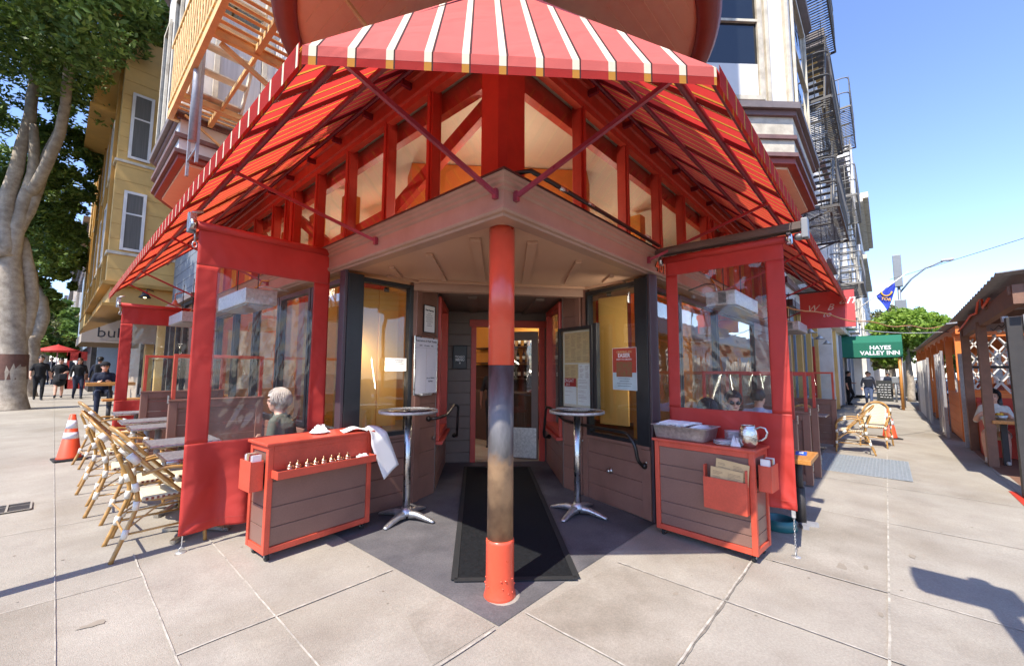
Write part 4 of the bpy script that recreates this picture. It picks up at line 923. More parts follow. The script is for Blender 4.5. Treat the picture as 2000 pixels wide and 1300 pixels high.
t = thing('small_plate', 'small white plate on the standing table right of the entrance', 'plate', (1.76, .68, 1.137)); o = MB(); o.lathe((0, 0, 0), [(.05, 0), (.08, .012), (.083, .015), (.05, .006), (0, .005)], 28); o.build('plate_body', M['china'], t)

# ------------------------------------------------------------------ handrails at the entrance
def rail(lab, pts, r=.019, feet=()):
    t = thing('handrail', lab, 'handrail', pts[0]); p0 = Vector(pts[0]); sm = []
    P = [Vector(p)-p0 for p in pts]
    for i in range(len(P)):
        if 0 < i < len(P)-1:
            a_, c = P[i-1]-P[i], P[i+1]-P[i]; k = min(.07, a_.length*.45, c.length*.45); a_.normalize(); c.normalize()
            for s_ in range(5): u = s_/4; sm.append((P[i]+a_*k)*(1-u)**2+P[i]*2*u*(1-u)+(P[i]+c*k)*u*u)
        else: sm.append(P[i])
    o = MB(); o.tube(sm, r, 12); o.build('rail', M['rail_black'], t)
    o = MB()
    for f in feet: f = Vector(f)-p0; o.ball(f, .036, 6)
    o.build('wall_flange', M['rail_black'], t)
rail('black pipe handrail on the wall left of the door', [(.98, 2.16, .97), (1.03, 2.08, .98), (1.3, 2.22, .99), (1.75, 2.62, 1.07), (1.82, 2.60, 1.06), (1.86, 2.66, .72), (1.98, 2.80, .58), (2.02, 2.9, .57)], feet=[(.98, 2.18, .97), (2.02, 2.92, .57)])
rail('long black pipe handrail running under the window right of the door', [(3.0, 1.8, .56), (2.92, 1.85, .55), (2.84, 1.80, .62), (2.80, 1.72, 1.03), (2.68, 1.56, 1.04), (2.40, 1.12, .92), (2.28, .80, .905), (2.06, .04, .90), (2.03, -.06, .80), (2.04, -.09, .62), (2.11, -.11, .56)], feet=[(3.0, 1.82, .56), (2.13, -.12, .56)])

# ------------------------------------------------------------------ signs at the entrance
def board(nm, lab, cat_, Wm, x0, x1, z0, z1, y, fm, bm_, fw=.012, th=.02):
    """flat board on a wall; local x along the wall, -y outward"""
    t = thing(nm, lab, cat_); t.matrix_world = Wm @ Matrix.Translation((x0, y, z0)); w_, h_ = x1-x0, z1-z0
    o = MB(); o.box((fw*.5, -th*.5, fw*.5), (w_-fw*.5, 0, h_-fw*.5)); o.build('board', bm_, t)
    o = MB(); o.bev((0, -th, 0), (fw, 0, h_), .002); o.bev((w_-fw, -th, 0), (w_, 0, h_), .002); o.bev((fw, -th, 0), (w_-fw, 0, fw), .002); o.bev((fw, -th, h_-fw), (w_-fw, 0, h_), .002); o.build('frame', fm, t)
    return t
RT_ = Matrix.Rotation(math.pi/2, 4, 'X')
def put(t, s_, x, z, size, m, y=-.0125, al='CENTER', **k): return text('lettering', s_, size, m, t, M=Matrix.Translation((x, y, z)) @ RT_, ext=.0006, align=al, **k)
def scribble(t, rows, y=-.008, h=.006, m=None):
    """print too small to read: rows of short word-length strokes"""
    rn = random.Random(len(rows)); o = MB()
    for cx_, z, w_ in rows:
        x = cx_-w_/2
        while x < cx_+w_/2-.006: L_ = min(rn.uniform(.008, .024), cx_+w_/2-x); o.box((x, y-.0006, z-h/2), (x+L_, y, z+h/2)); x += L_+.005
    return o.build('small_print', m or M['ink'], t)
t = board('whiteboard', 'tall white dry-erase board with handwriting left of the door', 'whiteboard', Ws @ Matrix.Rotation(-.0, 4, 'Z'), -.07, .40, 1.28, 1.99, -.045, M['steel'], M['whiteboard'], .014, .016)
put(t, 'Reservations & Walk Waitlist', .235, .655, .036, M['ink'], -.0095); put(t, 'name      # in party     time', .235, .60, .026, M['ink'], -.0095)
put(t, 'Join or Waitlist', .33, .2, .026, M['ink'], -.0095); put(t, 'the Patio', .33, .16, .026, M['ink'], -.0095)
o = MB(); o.box((.02, -.0092, .57), (.45, -.0086, .572)); o.box((.235, -.0092, .03), (.2368, -.0086, .57)); o.build('ruled_line', M['stain'], t)
o = MB(); o.bev((.12, -.045, -.012), (.32, -.005, .02), .006); o.build('marker_tray', M['steel_dull'], t)
o = MB(); o.bev((.1, -.022, .69), (.11, -.0165, .705), .002); o.bev((.36, -.022, .69), (.37, -.0165, .705), .002); o.build('clip', M['ink'], t)
t = board('framed_notice', 'small framed white notice above the whiteboard', 'notice', Ws, .14, .38, 2.05, 2.40, -.012, M['ink'], M['paper'], .008, .014)
put(t, 'Dear Patrons', .12, .285, .032, M['ink'], -.008, bold=.001)
scribble(t, [(.12, .245-i*.026, (.07, .12, .15, .13, .14, .09, .1)[i]) for i in range(7)])
t = board('no_smoking_sign', 'white no-smoking notice on the left display window', 'sign', W(L0, L1)[0], .44, .715, 1.565, 1.715, -.036, M['paper'], M['paper'], .004, .004)
o = MB(); o.tube([(.06+.03*math.cos(k*.5), -.004, .085+.03*math.sin(k*.5)) for k in range(-2, 5)], .002, 5); o.box((.03, -.005, .06), (.065, -.0035, .07)); o.build('emblem', M['ink'], t)
scribble(t, [(.175, .125-i*.021, (.11, .09, .12, .10, .13)[i]) for i in range(5)], -.0048, .004)
t = board('togo_menu_box', 'black leaflet box lettered TOGO MENU on the siding left of the door', 'sign', Wb, .10, .34, 1.60, 2.0, -.02, M['ink'], M['menu_black'], .012, .03)
for i, s_ in enumerate(['TOGO', 'MENU', 'v']): put(t, s_, .12, .2-i*.05, .055, M['white_ink'], -.017, bold=.002)
# menu case on the right
t = thing('menu_display_case', 'black framed glass menu case standing out from the wall right of the door', 'menu case'); 
Wm_ = Matrix(((0, 1, 0, 2.36), (-1, 0, 0, 1.24), (0, 0, 1, 1.06), (0, 0, 0, 1)))
A_, B_ = (2.42, 1.20), (2.25, .56); Wm_, Lm_ = W(A_, B_, 1.06); t.matrix_world = Wm_
w_, h_ = Lm_, 1.09
o = MB(); o.bev((0, -.03, 0), (.045, .045, h_), .005); o.bev((w_-.045, -.03, 0), (w_, .045, h_), .005); o.bev((.045, -.03, h_-.045), (w_-.045, .045, h_), .005); o.bev((.045, -.03, 0), (w_-.045, .045, .045), .005); o.bev((w_+.002, -.01, .0), (w_+.06, .05, h_+.02), .005); o.build('case_frame', M['menu_black'], t)
o = MB(); o.box((.045, .03, .045), (w_-.045, .036, h_-.045)); o.build('back_panel', M['interior_cream'], t)
o = MB(); o.box((.045, -.012, .045), (w_-.045, -.008, h_-.045)); o.build('pane', M['glass_clear'], t)
def sheet(nm, x0, x1, z0, z1, m, y=.026, lines=0, cols=2, lm=None, seed=1):
    o = MB(); o.box((x0, y, z0), (x1, y+.0015, z1)); s_ = o.build(nm, m, t)
    if lines:
        random.seed(seed); o = MB(); dz = (z1-z0-.03)/lines
        for c in range(cols):
            for i in range(lines):
                if random.random() < .15: continue
                xw = (x1-x0-.03)/cols; o.box((x0+.015+c*xw, y-.001, z1-.02-i*dz-.003), (x0+.015+c*xw+xw*random.uniform(.4, .85), y-.0002, z1-.02-i*dz))
        o.build('print', lm or M['brown_paint'], s_)
    return s_
sheet('menu_page', .08, .58, .62, 1.02, M['paper_tan'], lines=26, cols=4)
sheet('menu_page', .08, .34, .30, .60, M['paper_tan'], lines=20); sheet('menu_page', .36, .59, .30, .60, M['paper'], lines=20, seed=4)
s_ = sheet('guide_card', .08, .31, .08, .42, M['paper'], y=.022, lines=6, cols=1); sheet('guide_header', .08, .31, .31, .42, M['red_ink'], y=.0205)
text('lettering', 'ZAGAT', .06, M['white_ink'], t, M=Matrix.Translation((.17, .0195, .385)) @ RT_, ext=.0004); text('lettering', '2017', .04, M['white_ink'], t, M=Matrix.Translation((.15, .0195, .335)) @ RT_, ext=.0004)
sheet('guide_card', .34, .57, .08, .42, M['paper'], y=.022, lines=16, cols=1, seed=5)
# poster in the right window
t = board('window_poster', 'red and pale blue poster reading CRAVING AN EASIER WAY TO ORDER in the right window', 'poster', Wt, .60, .965, 1.36, 1.845, -.036, M['paper'], M['paper'], .003, .004)
mat('poster_blue', 'b9cccf', .5); mat('poster_red', 'b5432e', .5); mat('food', '7d6a3e', .6, col2='9c4a3a', scale=30)
o = MB(); o.box((.004, -.0036, .0), (.361, -.003, .2)); o.build('poster_lower', M['poster_blue'], t)
o = MB(); o.box((.004, -.0036, .2), (.361, -.003, .48)); o.build('poster_upper', M['poster_red'], t)
o = MB(); o.box((.06, -.0048, .15), (.3, -.0044, .325)); o.lathe((0, 0, 0), [(.0, 0)], 3) if 0 else None; o.build('poster_photo', M['food'], t)
put(t, 'CRAVING AN', .18, .435, .038, M['paper_tan'], -.0044); put(t, 'EASIER', .18, .395, .062, M['white_ink'], -.0044, bold=.0015); put(t, 'WAY TO ORDER?', .18, .35, .03, M['white_ink'], -.0044)
scribble(t, [(.18, .13-i*.028, (.18, .14, .22, .2)[i]) for i in range(4)], -.0044, .005)
# intercom-like white hook inside the right window
t = thing('window_hook', 'small white latch hook hanging inside the right display window', 'hook', tuple(Wt @ Vector((.82, .03, 2.42)))); o = MB(); o.tube([(0, 0, .08), (-.015, 0, .07), (-.02, 0, .03)], .005, 6); o.bev((-.035, -.008, -.05), (-.005, .008, .03), .005); o.build('latch', M['paper'], t)
# street number on the fascia
t = thing('house_number', 'brown metal house number 401 on the right fascia beside the red curtain', 'number', (0, 0, 0)); o = text('numerals', '401', .2, M['gold_metal'], t, M=facing((2.42, -.242, 2.77), (0, -1, 0)), ext=.006)
# black conduit along the crown
t = thing('conduit', 'black electric conduit running along the top of the right fascia', 'conduit', (0, 0, 0)); o = MB(); o.tube([(-.1, -.2, 2.99), (-.02, -.3, 3.01), (.2, -.32, 2.995), (2.2, -.32, 2.965)], .018, 8); o.build('pipe', M['rail_black'], t)
o = MB()
for x in (.35, .75, 1.9): o.tube([(x-.05, -.32, 2.99), (x+.05, -.32, 2.99)], .0195, 8)
o.build('coupling', M['steel'], t)

# ------------------------------------------------------------------ patio heaters under the awning
def heater(lab, loc, rz):
    t = thing('ceiling_heater', lab, 'heater', loc, rz, 'boxed gas heaters under the awning')
    o = MB(); o.bev((-.55, -.16, 0), (.55, .16, .17), .01); o.build('housing', M['steel_dull'], t)
    o = MB(); o.box((-.5, -.13, -.012), (.5, .13, -.002)); o.build('reflector', M['galv'], t)
    o = MB()
    for k in range(9): o.box((-.556, -.06, .03+k*.014), (-.5505, .02, .037+k*.014))
    o.build('vent', M['ink'], t)
    o = MB(); o.tube([(-.3, .1, .17), (-.3, .12, .3), (-.2, .25, .34), (-.1, .5, .3)], .012, 8); o.build('gas_pipe', M['steel_dull'], t)
    o = MB(); o.tube([(-.2, .05, .17), (-.22, .08, .26), (-.12, .16, .32), (-.16, .2, .4), (-.02, .24, .38)], .009, 8); o.build('gas_hose', mat('hose_yellow', 'e0a020', .5) if 'hose_yellow' not in M else M['hose_yellow'], t)
    o = MB()
    for x in (-.4, .4): o.tube([(x, 0, .17), (x, .0, .75)], .006, 6)
    o.build('hanger', M['dark_iron'], t)
heater('boxed heater under the left awning nearer the entrance', (-.72, 3.55, 2.30), math.radians(-90))
heater('boxed heater under the far left awning', (-.72, 6.9, 2.35), math.radians(-90))
heater('boxed heater under the right awning behind the curtain', (3.4, -.75, 2.33), 0)
heater('boxed heater under the far right awning', (7.6, -.8, 2.35), 0)

# ------------------------------------------------------------------ dividers between the terrace tables
def divider(lab, x0, y0, x1, y1, h1=1.08, h2=1.68, m2=None):
    t = thing('terrace_divider', lab, 'partition', (x0, y0, Gz(x0, y0)+.02), math.atan2(y1-y0, x1-x0), 'brown dividers with orange framed glass'); L = math.hypot(x1-x0, y1-y0)
    o = MB(); o.bev((0, -.035, 0), (.09, .035, h1), .006); o.bev((L-.09, -.035, 0), (L, .035, h1), .006); o.bev((.09, -.033, h1-.09), (L-.09, .033, h1-.001), .006); o.bev((.09, -.033, .05), (L-.09, .033, .14), .006)
    o.bev((-.01, -.045, h1), (L+.01, .045, h1+.025), .005); o.build('base_frame', M['brown_paint'], t)
    o = MB(); z = .14
    while z < h1-.1: o.bev((.09, -.012, z+.002), (L-.09, .012, min(z+.16, h1-.09)-.002), .003); z += .16
    o.build('boards', M['cart_brown'], t)
    o = MB(); fm = .04; o.bev((.02, -.018, h1+.027), (.02+fm, .018, h2), .004); o.bev((L-.02-fm, -.018, h1+.027), (L-.02, .018, h2), .004); o.bev((.02+fm, -.017, h2-fm), (L-.02-fm, .017, h2-.001), .004); o.build('glass_frame', m2 or OR, t)
    o = MB(); o.box((.02+fm, -.003, h1+.03), (L-.02-fm, .003, h2-fm)); o.build('pane', M['glass_clear'], t)
    o = MB(); o.bev((-.012, -.03, h1-.02), (-.002, .03, h1+.08), .002); o.build('hinge', M['steel'], t); o = MB(); o.bev((-.008, -.012, .2), (-.001, .012, .34), .002); o.build('hinge', M['steel'], t)
divider('orange framed divider nearest the left drop curtain', -1.22, 4.6, -.16, 4.6)
divider('second orange framed divider on the left terrace further from the entrance', -1.26, 6.7, -.16, 6.7)
divider('dark divider nearest the right drop curtain', 3.95, -1.27, 3.95, -.16, .98, 1.60, M['red_trim'])
divider('second divider on the right terrace behind the wooden ledge table', 5.1, -1.27, 5.1, -.16, 1.0, 1.60, M['red_trim'])
divider('third divider on the right terrace, open with white hinges', 5.75, -1.3, 5.75, -.2, 1.02, 1.58, M['red_trim'])
divider('far orange framed divider on the right terrace beside the rattan chairs', 9.3, -1.27, 9.3, -.18, 1.0, 1.62, OR)

# ------------------------------------------------------------------ terrace tables
def steel_table(lab, x, y, lx=.62, ly=.56, h=.735, rz=0):
    t = thing('terrace_table', lab, 'table', (x, y, Gz(x, y)), rz, 'rectangular steel terrace tables')
    o = MB(); o.bev((-lx/2, -ly/2, h-.03), (lx/2, ly/2, h), .014); o.build('tabletop', M['steel'], t)
    o = MB(); n = int(ly/.03)
    for i in range(n): yy = -ly/2+.02+i*(ly-.04)/n; o.box((-lx/2+.015, yy, h-.002), (lx/2-.015, yy+.014, h+.002))
    o.build('ribs', M['steel_dull'], t)
    o = MB(); o.cyl((0, 0, .04), .036, h-.07, 20); o.bev((-.12, -.12, h-.045), (.12, .12, h-.031), .003); o.build('column', M['galv'], t)
    o = MB()
    for k in range(4):
        a_ = math.pi/4+k*math.pi/2; o.beam((.03*math.cos(a_), .03*math.sin(a_), .05), (.3*math.cos(a_), .3*math.sin(a_), .018), .05, .028)
    o.build('base', M['steel'], t)
for i, (x, y) in enumerate(((-1.2, 2.85), (-1.2, 3.75), (-1.2, 5.3), (-1.22, 6.1), (-1.2, 7.5))):
    steel_table(['nearest steel table just behind the left drop curtain', 'second steel table on the left terrace', 'third steel table on the left terrace between two dividers', 'fourth steel table beside the second left divider', 'farthest steel table on the left terrace'][i], x, y)
steel_table('steel table by the far right divider with chrome column', 8.75, -.86, .6, .6)
# wooden ledge table on a dark pipe leg, right of the cart
def ledge(lab, x, y, lx, ly, h, z_t=.045, r=.035):
    t = thing('wooden_table', lab, 'table', (x, y, Gz(x, y)), 0, 'wooden plank tables')
    o = MB(); o.bev((-lx/2, -ly/2, h-z_t), (lx/2, ly/2, h), .005); o.build('tabletop', M['wood_light'], t)
    o = MB(); o.cyl((0, 0, .35), r, h-z_t-.35, 20); o.cyl((0, 0, .03), r*1.35, .36, 20); o.build('leg', M['dark_iron'], t)
    o = MB()
    for k in range(4): a_ = .4+k*math.pi/2; o.beam((0, 0, .02), (.15*math.cos(a_), .15*math.sin(a_), .02), .055, .04)
    o.build('foot', M['galv'], t); return t
lt = ledge('narrow wooden ledge table with dark pipe leg right of the right cart', 3.2, -1.36, .62, .3, .73)
t = thing('blue_card', 'blue card lying on the narrow wooden ledge table', 'card', (3.3, -1.38, Gz(3.2, -1.36)+.731), .1); o = MB(); o.box((-.12, -.05, 0), (.12, .05, .003)); o.build('card', mat('card_blue', '2a5fc0', .5), t); o = MB(); o.box((-.03, -.02, .0032), (.06, .02, .0036)); o.build('print', M['white_ink'], t)
ledge('long wooden bench table beyond the far left curtain', -1.1, 10.4, .75, .34, .78)
ledge('higher wooden bench table at the seated young man', -1.15, 13.4, .95, .5, 1.02, .08)
# bowl
t = thing('dog_bowl', 'teal plastic bowl on the pavement beside the right cart', 'bowl', (2.93, -1.2, Gz(2.9, -1.2)+.002)); o = MB(); o.lathe((0, 0, 0), [(.15, 0), (.165, .01), (.15, .1), (.14, .105), (.13, .1), (.14, .03), (0, .025)], 40); o.build('bowl_body', M['teal'], t)
# cones
def cone(lab, x, y, h=.72, first=[None]):
    if first[0]: return dup(first[0], (x, y, Gz(x, y)), .4, lab)
    t = thing('traffic_cone', lab, 'cone', (x, y, Gz(x, y)), .1, 'orange traffic cones')
    def R_(z): return .15-(.15-.035)*z/h
    o = MB(); o.lathe((0, 0, 0), [(R_(.03)+.01, .03), (R_(.05), .05), (R_(h), h), (R_(h)-.01, h+.004), (.02, h-.01)], 32); o.build('cone_body', M['cone_orange'], t)
    for a_, c in ((.34, .44), (.50, .63)): o = MB(); o.lathe((0, 0, 0), [(R_(a_)+.003, a_), (R_(c)+.003, c)], 32); o.build('reflective_band', M['cone_white'], t)
    o = MB(); o.bev((-.19, -.19, 0), (.19, .19, .03), .012); o.build('base', M['rubber'], t); first[0] = t; return t
cone('orange traffic cone behind the rattan chairs on the left', -1.95, 7.75)
cone('orange traffic cone behind the rattan chairs on the right', 12.1, -2.1)

# ------------------------------------------------------------------ rattan bistro chairs
def arc(p, q, r_, n=6): return [tuple(Vector(p).lerp(Vector(q), i/n)) for i in range(n+1)]
def rattan_chair(lab, loc, rz):
    """faces local +x"""
    t = thing('rattan_chair', lab, 'chair', loc, rz, 'rattan bistro chairs'); RM = M['rattan']
    def bez(pts, n=10):
        P = [Vector(p) for p in pts]; out = []
        for i in range(len(P)-1):
            a_ = P[max(i-1, 0)]; b_ = P[i]; c = P[i+1]; d_ = P[min(i+2, len(P)-1)]
            for k in range(n):
                u = k/n; out.append(.5*((2*b_)+(-a_+c)*u+(2*a_-5*b_+4*c-d_)*u*u+(-a_+3*b_-3*c+d_)*u**3))
        out.append(P[-1]); return out
    for s_ in (-1, 1):
        o = MB(); o.tube(bez([(.22, s_*.2, .44), (.235, s_*.22, .2), (.25, s_*.23, 0)], 5), [.015]*11, 10); o.build('front_leg', RM, t)
        o = MB(); o.tube(bez([(-.33, s_*.24, .78), (-.25, s_*.235, .55), (-.24, s_*.23, .40), (-.30, s_*.235, .2), (-.37, s_*.24, 0)], 5), .0165, 10); o.build('rear_leg', RM, t)
        o = MB(); o.tube(bez([(-.22, s_*.235, .66), (-.05, s_*.27, .70), (.14, s_*.27, .66), (.23, s_*.23, .56), (.22, s_*.205, .43)], 6), .0145, 10); o.build('armrest', RM, t)
    o = MB()
    for k, off in enumerate((0, .034)):
        hp = [(.10, -.2, .42), (-.09, -.225-off*.3, .62), (-.27, -.21-off*.2, .82+off*.3)]
        top = [(-.36-off*.2, -.12, .925+off*.5), (-.385-off*.2, 0, .95+off*.6), (-.36-off*.2, .12, .925+off*.5)]
        o.tube(bez(hp+top+[(x, -y, z) for x, y, z in reversed(hp)], 7), .0145, 10)
    o.build('back_hoop', RM, t)
    o = MB(); n = 10; vs = []
    for j in range(9):
        v = j/8; x = .02-.37*v; z = .50+.42*v; hw = .185 if v < .65 else .185*math.sqrt(max(.03, 1-((v-.65)/.37)**2))
        for i in range(n+1): u = i/n*2-1; vs.append((x+.03*(1-u*u)*-1, u*hw, z))
    o.smooth = True; o.add(vs, [(j*(n+1)+i, j*(n+1)+i+1, (j+1)*(n+1)+i+1, (j+1)*(n+1)+i) for j in range(8) for i in range(n)]); ob = o.build('back_weave', M['weave'], t); ob.modifiers.new('s', 'SOLIDIFY').thickness = .008
    o = MB()
    for j in range(1, 13):
        for i in range(-6, 7):
            v = j/13; u = i/7+(.07 if j % 2 else 0); hw = .185 if v < .65 else .185*math.sqrt(max(.03, 1-((v-.65)/.37)**2))
            if abs(u)*.185 < hw-.02:
                x = .02-.37*v-.03*(1-u*u); z = .50+.42*v; o.box((x-.011, u*.185-.0045, z-.004), (x+.011, u*.185+.0045, z+.005))
    o.build('dot_pattern', M['weave_dot'], t)
    o = MB(); o.tube([(.22*math.cos(a_)*(1 if abs(math.cos(a_)) < .9 else 1), .2*math.sin(a_), .43) for a_ in [k*math.pi/12 for k in range(24)]], .016, 8, closed=True); o.build('seat_rail', RM, t)
    o = MB(); o.bev((-.2, -.2, .43), (.215, .2, .462), .016); o.build('seat', M['weave'], t)
    o = MB()
    for i in range(11):
        for s_ in (-1, 1): o.box((-.18+i*.036, s_*.199-.004, .436), (-.162+i*.036, s_*.199+.004, .456))
    for i in range(11): o.box((.2135, -.185+i*.036, .436), (.2175, -.167+i*.036, .456))
    o.build('seat_edging', M['weave_dot'], t)
    o = MB()
    for s_ in (-1, 1):
        o.tube([(.235, s_*.22, .2), (-.3, s_*.235, .2)], .009, 8); o.tube(bez([(.23, s_*.22, .24), (0, s_*.2, .41), (-.29, s_*.235, .24)], 5), .007, 8)
    o.tube([(-.3, -.235, .2), (-.3, .235, .2)], .009, 8); o.tube([(.235, -.22, .22), (.235, .22, .22)], .009, 8); o.build('stretcher', RM, t)
    for s_ in (-1, 1):
        for p, q, r_ in (((.235, s_*.22, .17), (.235, s_*.22, .23), .02), ((-.29, s_*.235, .24), (-.305, s_*.235, .17), .0225), ((-.26, s_*.235, .6), (-.245, s_*.232, .53), .022), ((-.24, s_*.23, .45), (-.245, s_*.23, .38), .022), ((-.31, s_*.235, .83), (-.25, s_*.235, .76), .028), ((.12, s_*.2, .40), (.07, s_*.205, .455), .024), ((.225, s_*.215, .46), (.225, s_*.21, .40), .021), ((.06, s_*.272, .685), (.11, s_*.271, .675), .019)):
            o = MB(); o.tube([p, q], r_, 10); o.build('binding', M['binding'], t)
    return t
lc = [(-1.45, 2.77), (-1.42, 3.45), (-1.52, 4.25), (-1.55, 5.35), (-1.53, 7.05)]
labs = ['nearest rattan chair at the left drop curtain', 'second rattan chair from the camera on the left terrace', 'third rattan chair from the camera on the left terrace', 'fourth rattan chair from the camera on the left terrace', 'farthest rattan chair of the left terrace beside the traffic cone']
ch = rattan_chair(labs[0], (*lc[0], Gz(*lc[0])), .02)
for p, lb in list(zip(lc, labs))[1:]: dup(ch, (*p, Gz(*p)), random.uniform(-.12, .12), lb)
for x, y, a_, lb in ((9.0, -1.50, 1.62, 'rattan armchair in the sun seen from the side, facing the far right divider'), (10.3, -1.86, 3.0, 'rattan armchair in the sun facing the camera, in front of the right cone'), (8.3, -.62, .6, 'rattan chair in the shade beyond the divider on the right'), (10.6, -.6, .4, 'rattan chair behind the far right glass divider, near one'), (11.3, -.6, .4, 'rattan chair behind the far right glass divider, far one')):
    dup(ch, (x, y, Gz(x, y)), a_, lb)
dup(ch, (-.62, 3.25, Gz(-.6, 3.2)), 2.6, 'rattan chair with round white back behind the clear curtain beside the white haired woman')
# ------------------------------------------------------------------ people
mat('skin_light', 'd8a58c', .5, var=.04, scale=12); mat('skin_tan', 'b98468', .5, var=.04, scale=12); mat('skin_dark', '7d4f3a', .5, var=.04)
for n_, c_ in (('black', '17171b'), ('navy', '1d2438'), ('jeans', '4a5878'), ('jeans_dark', '262c40'), ('white', 'd9d4cc'), ('cream', 'd8cbb4'), ('grey', '6a6a6e'), ('lightblue', '9fa8cc'), ('charcoal', '303136'), ('brown', '5a3a2a'), ('red', '7d2228'), ('grey_green', '5a5e52')):
    mat('cloth_'+n_, c_, .85, var=.1, scale=14, bump=.3, bscale=60)
mat('hair_dark', '1a1410', .45, var=.3, scale=30, stretch=(6, 6, 1)); mat('hair_brown', '3d2a20', .45, var=.3, scale=30, stretch=(6, 6, 1)); mat('hair_white', 'cbc1b6', .6, var=.2, scale=30, stretch=(6, 6, 1))
mat('lip', '9c5048', .5); mat('eye_white', 'd0ccc8', .3); mat('shoe_white', 'd8d2c8', .5)
def person(lab, loc, rz, P, mats, hair='short', hm='hair_dark', vox=.013, glasses=False, cap=None, scale=1.0, extras=None, headturn=0, headtilt=0, skirt=None, shoulder=.185, strands=0):
    """P: joints in metres, facing local +x, left = +y. mats: skin, top, bottom, shoe"""
    t = thing('person', lab, 'person', loc, rz)
    V3 = lambda p: Vector(p)
    hip, chest, neck, head = V3(P['hip']), V3(P['chest']), V3(P['neck']), V3(P['head'])
    bones = []
    def bone(p, q, r1, r2, z): bones.append((V3(p), V3(q), r1, r2, z))
    sk, tp, bt, sh = 0, 1, 2, 3
    up = (chest-hip).normalized()
    bone(hip+Vector((0, .05, 0)), hip+Vector((0, -.05, 0)), .125, .125, bt)
    bone(hip+up*.06, chest-up*.02, .125, .14, tp); bone(hip+up*.08+Vector((0, .045, 0)), chest+Vector((0, .07, 0)), .1, .115, tp); bone(hip+up*.08-Vector((0, .045, 0)), chest-Vector((0, .07, 0)), .1, .115, tp)
    sL, sR = chest+up*.07+Vector((0, shoulder-.02, 0)), chest+up*.07-Vector((0, shoulder-.02, 0))
    bone(sL, sR, .060, .060, tp); bone(neck-up*.035, sL, .05, .056, tp); bone(neck-up*.035, sR, .05, .056, tp); bone(neck-up*.04, chest+up*.09, .075, .09, tp); bone(neck-up*.03, head-Vector((.01, 0, .05)), .054, .052, sk)
    for s_, sho, arm in ((1, sL, P['armL']), (-1, sR, P['armR'])):
        el, wr, hd = map(V3, arm); z = tp
        bone(sho, el, .06, .047, z); bone(el, el.lerp(wr, .35), .046, .043, z if P.get('sleeve', 1) else sk); bone(el.lerp(wr, .3), wr, .043, .028, z if P.get('sleeve', 1) == 1 else sk)
        hdir = (hd-wr).normalized(); sd = hdir.orthogonal().normalized() if abs(hdir.z) < .9 else Vector((1, 0, 0)); sd = (sd-hdir*sd.dot(hdir)).normalized(); nn = hdir.cross(sd)
        bone(wr, wr+hdir*.03, .026, .03, sk); 
        for k in range(4):
            b0 = wr+hdir*.04+sd*(-.027+.018*k); ln = (.075, .085, .08, .062)[k]; bone(wr+hdir*.01+sd*(-.015+.01*k), b0+hdir*.03, .017, .014, sk)
            kn = b0+hdir*(.03+ln*.5)+nn*.006; bone(b0+hdir*.03, kn, .0115, .0105, sk); bone(kn, kn+hdir*ln*.42+nn*.02, .0105, .0085, sk)
        th = wr+hdir*.02-sd*.03; bone(th, th+hdir*.03-sd*.025+nn*.01, .015, .012, sk); bone(th+hdir*.03-sd*.025+nn*.01, th+hdir*.06-sd*.03+nn*.015, .012, .009, sk)
    for s_, leg in ((1, P['legL']), (-1, P['legR'])):
        kn, an, toe = map(V3, leg); h_ = hip+Vector((0, s_*.09, -.02)); lz = sk if skirt or P.get('shorts') else bt
        bone(h_, h_.lerp(kn, .5), .105, .085, bt if not skirt else bt); bone(h_.lerp(kn, .45), kn, .086, .06, lz); bone(kn, kn.lerp(an, .35), .06, .064, lz); bone(kn.lerp(an, .35), an, .062, .042, lz)
        bone(an, an+Vector((-.03, 0, -.045)), .045, .04, sh); bone(an+Vector((-.02, 0, -.045)), toe, .042, .034, sh)
    if skirt: bone(hip, hip+Vector((0, 0, -.22)), .15, .22, bt)
    # head, facing direction
    Rh = Matrix.Rotation(headturn, 3, 'Z') @ Matrix.Rotation(headtilt, 3, 'Y')
    fw, sdv, hu = Rh @ Vector((1, 0, 0)), Rh @ Vector((0, 1, 0)), Rh @ Vector((0, 0, 1))
    o = MB(); 
    def ell(c, a, b_, c_, tgt):
        o0 = len(tgt.v); tgt.ball((0, 0, 0), 1, 10); Mx = Matrix(((fw.x*a, sdv.x*b_, hu.x*c_, c.x), (fw.y*a, sdv.y*b_, hu.y*c_, c.y), (fw.z*a, sdv.z*b_, hu.z*c_, c.z), (0, 0, 0, 1))); tgt.xf(Mx, o0)
    ell(head+hu*.03-fw*.012, .098, .078, .095, o); ell(head-hu*.03+fw*.018, .072, .062, .085, o); ell(head-hu*.082+fw*.045, .035, .035, .026, o)
    ell(head+fw*.09-hu*.008, .022, .012, .024, o); ell(head+fw*.085+hu*.028, .02, .045, .012, o); ell(head+fw*.078-hu*.052, .016, .026, .010, o)
    for s_ in (-1, 1): ell(head+sdv*s_*.078-fw*.01, .02, .01, .03, o); ell(head+sdv*s_*.04+fw*.055-hu*.02, .025, .022, .02, o)
    hb = len(o.f)
    for p, q, r1, r2, z in bones:
        L_ = (q-p).length
        if L_ > 1e-4: o.tube([p, q], [r1, r2], 12)
        o.ball(p, r1, 6); o.ball(q, r2, 6)
    tmp = o.build('tmp', [M[m_] for m_ in mats]); md = tmp.modifiers.new('r', 'REMESH'); md.mode = 'VOXEL'; md.voxel_size = vox; sm = tmp.modifiers.new('s', 'SMOOTH'); sm.factor = .5; sm.iterations = 3
    dg = bpy.context.evaluated_depsgraph_get(); me = bpy.data.meshes.new_from_object(tmp.evaluated_get(dg)); bpy.data.objects.remove(tmp)
    me.name = 'body'; me.materials.clear()
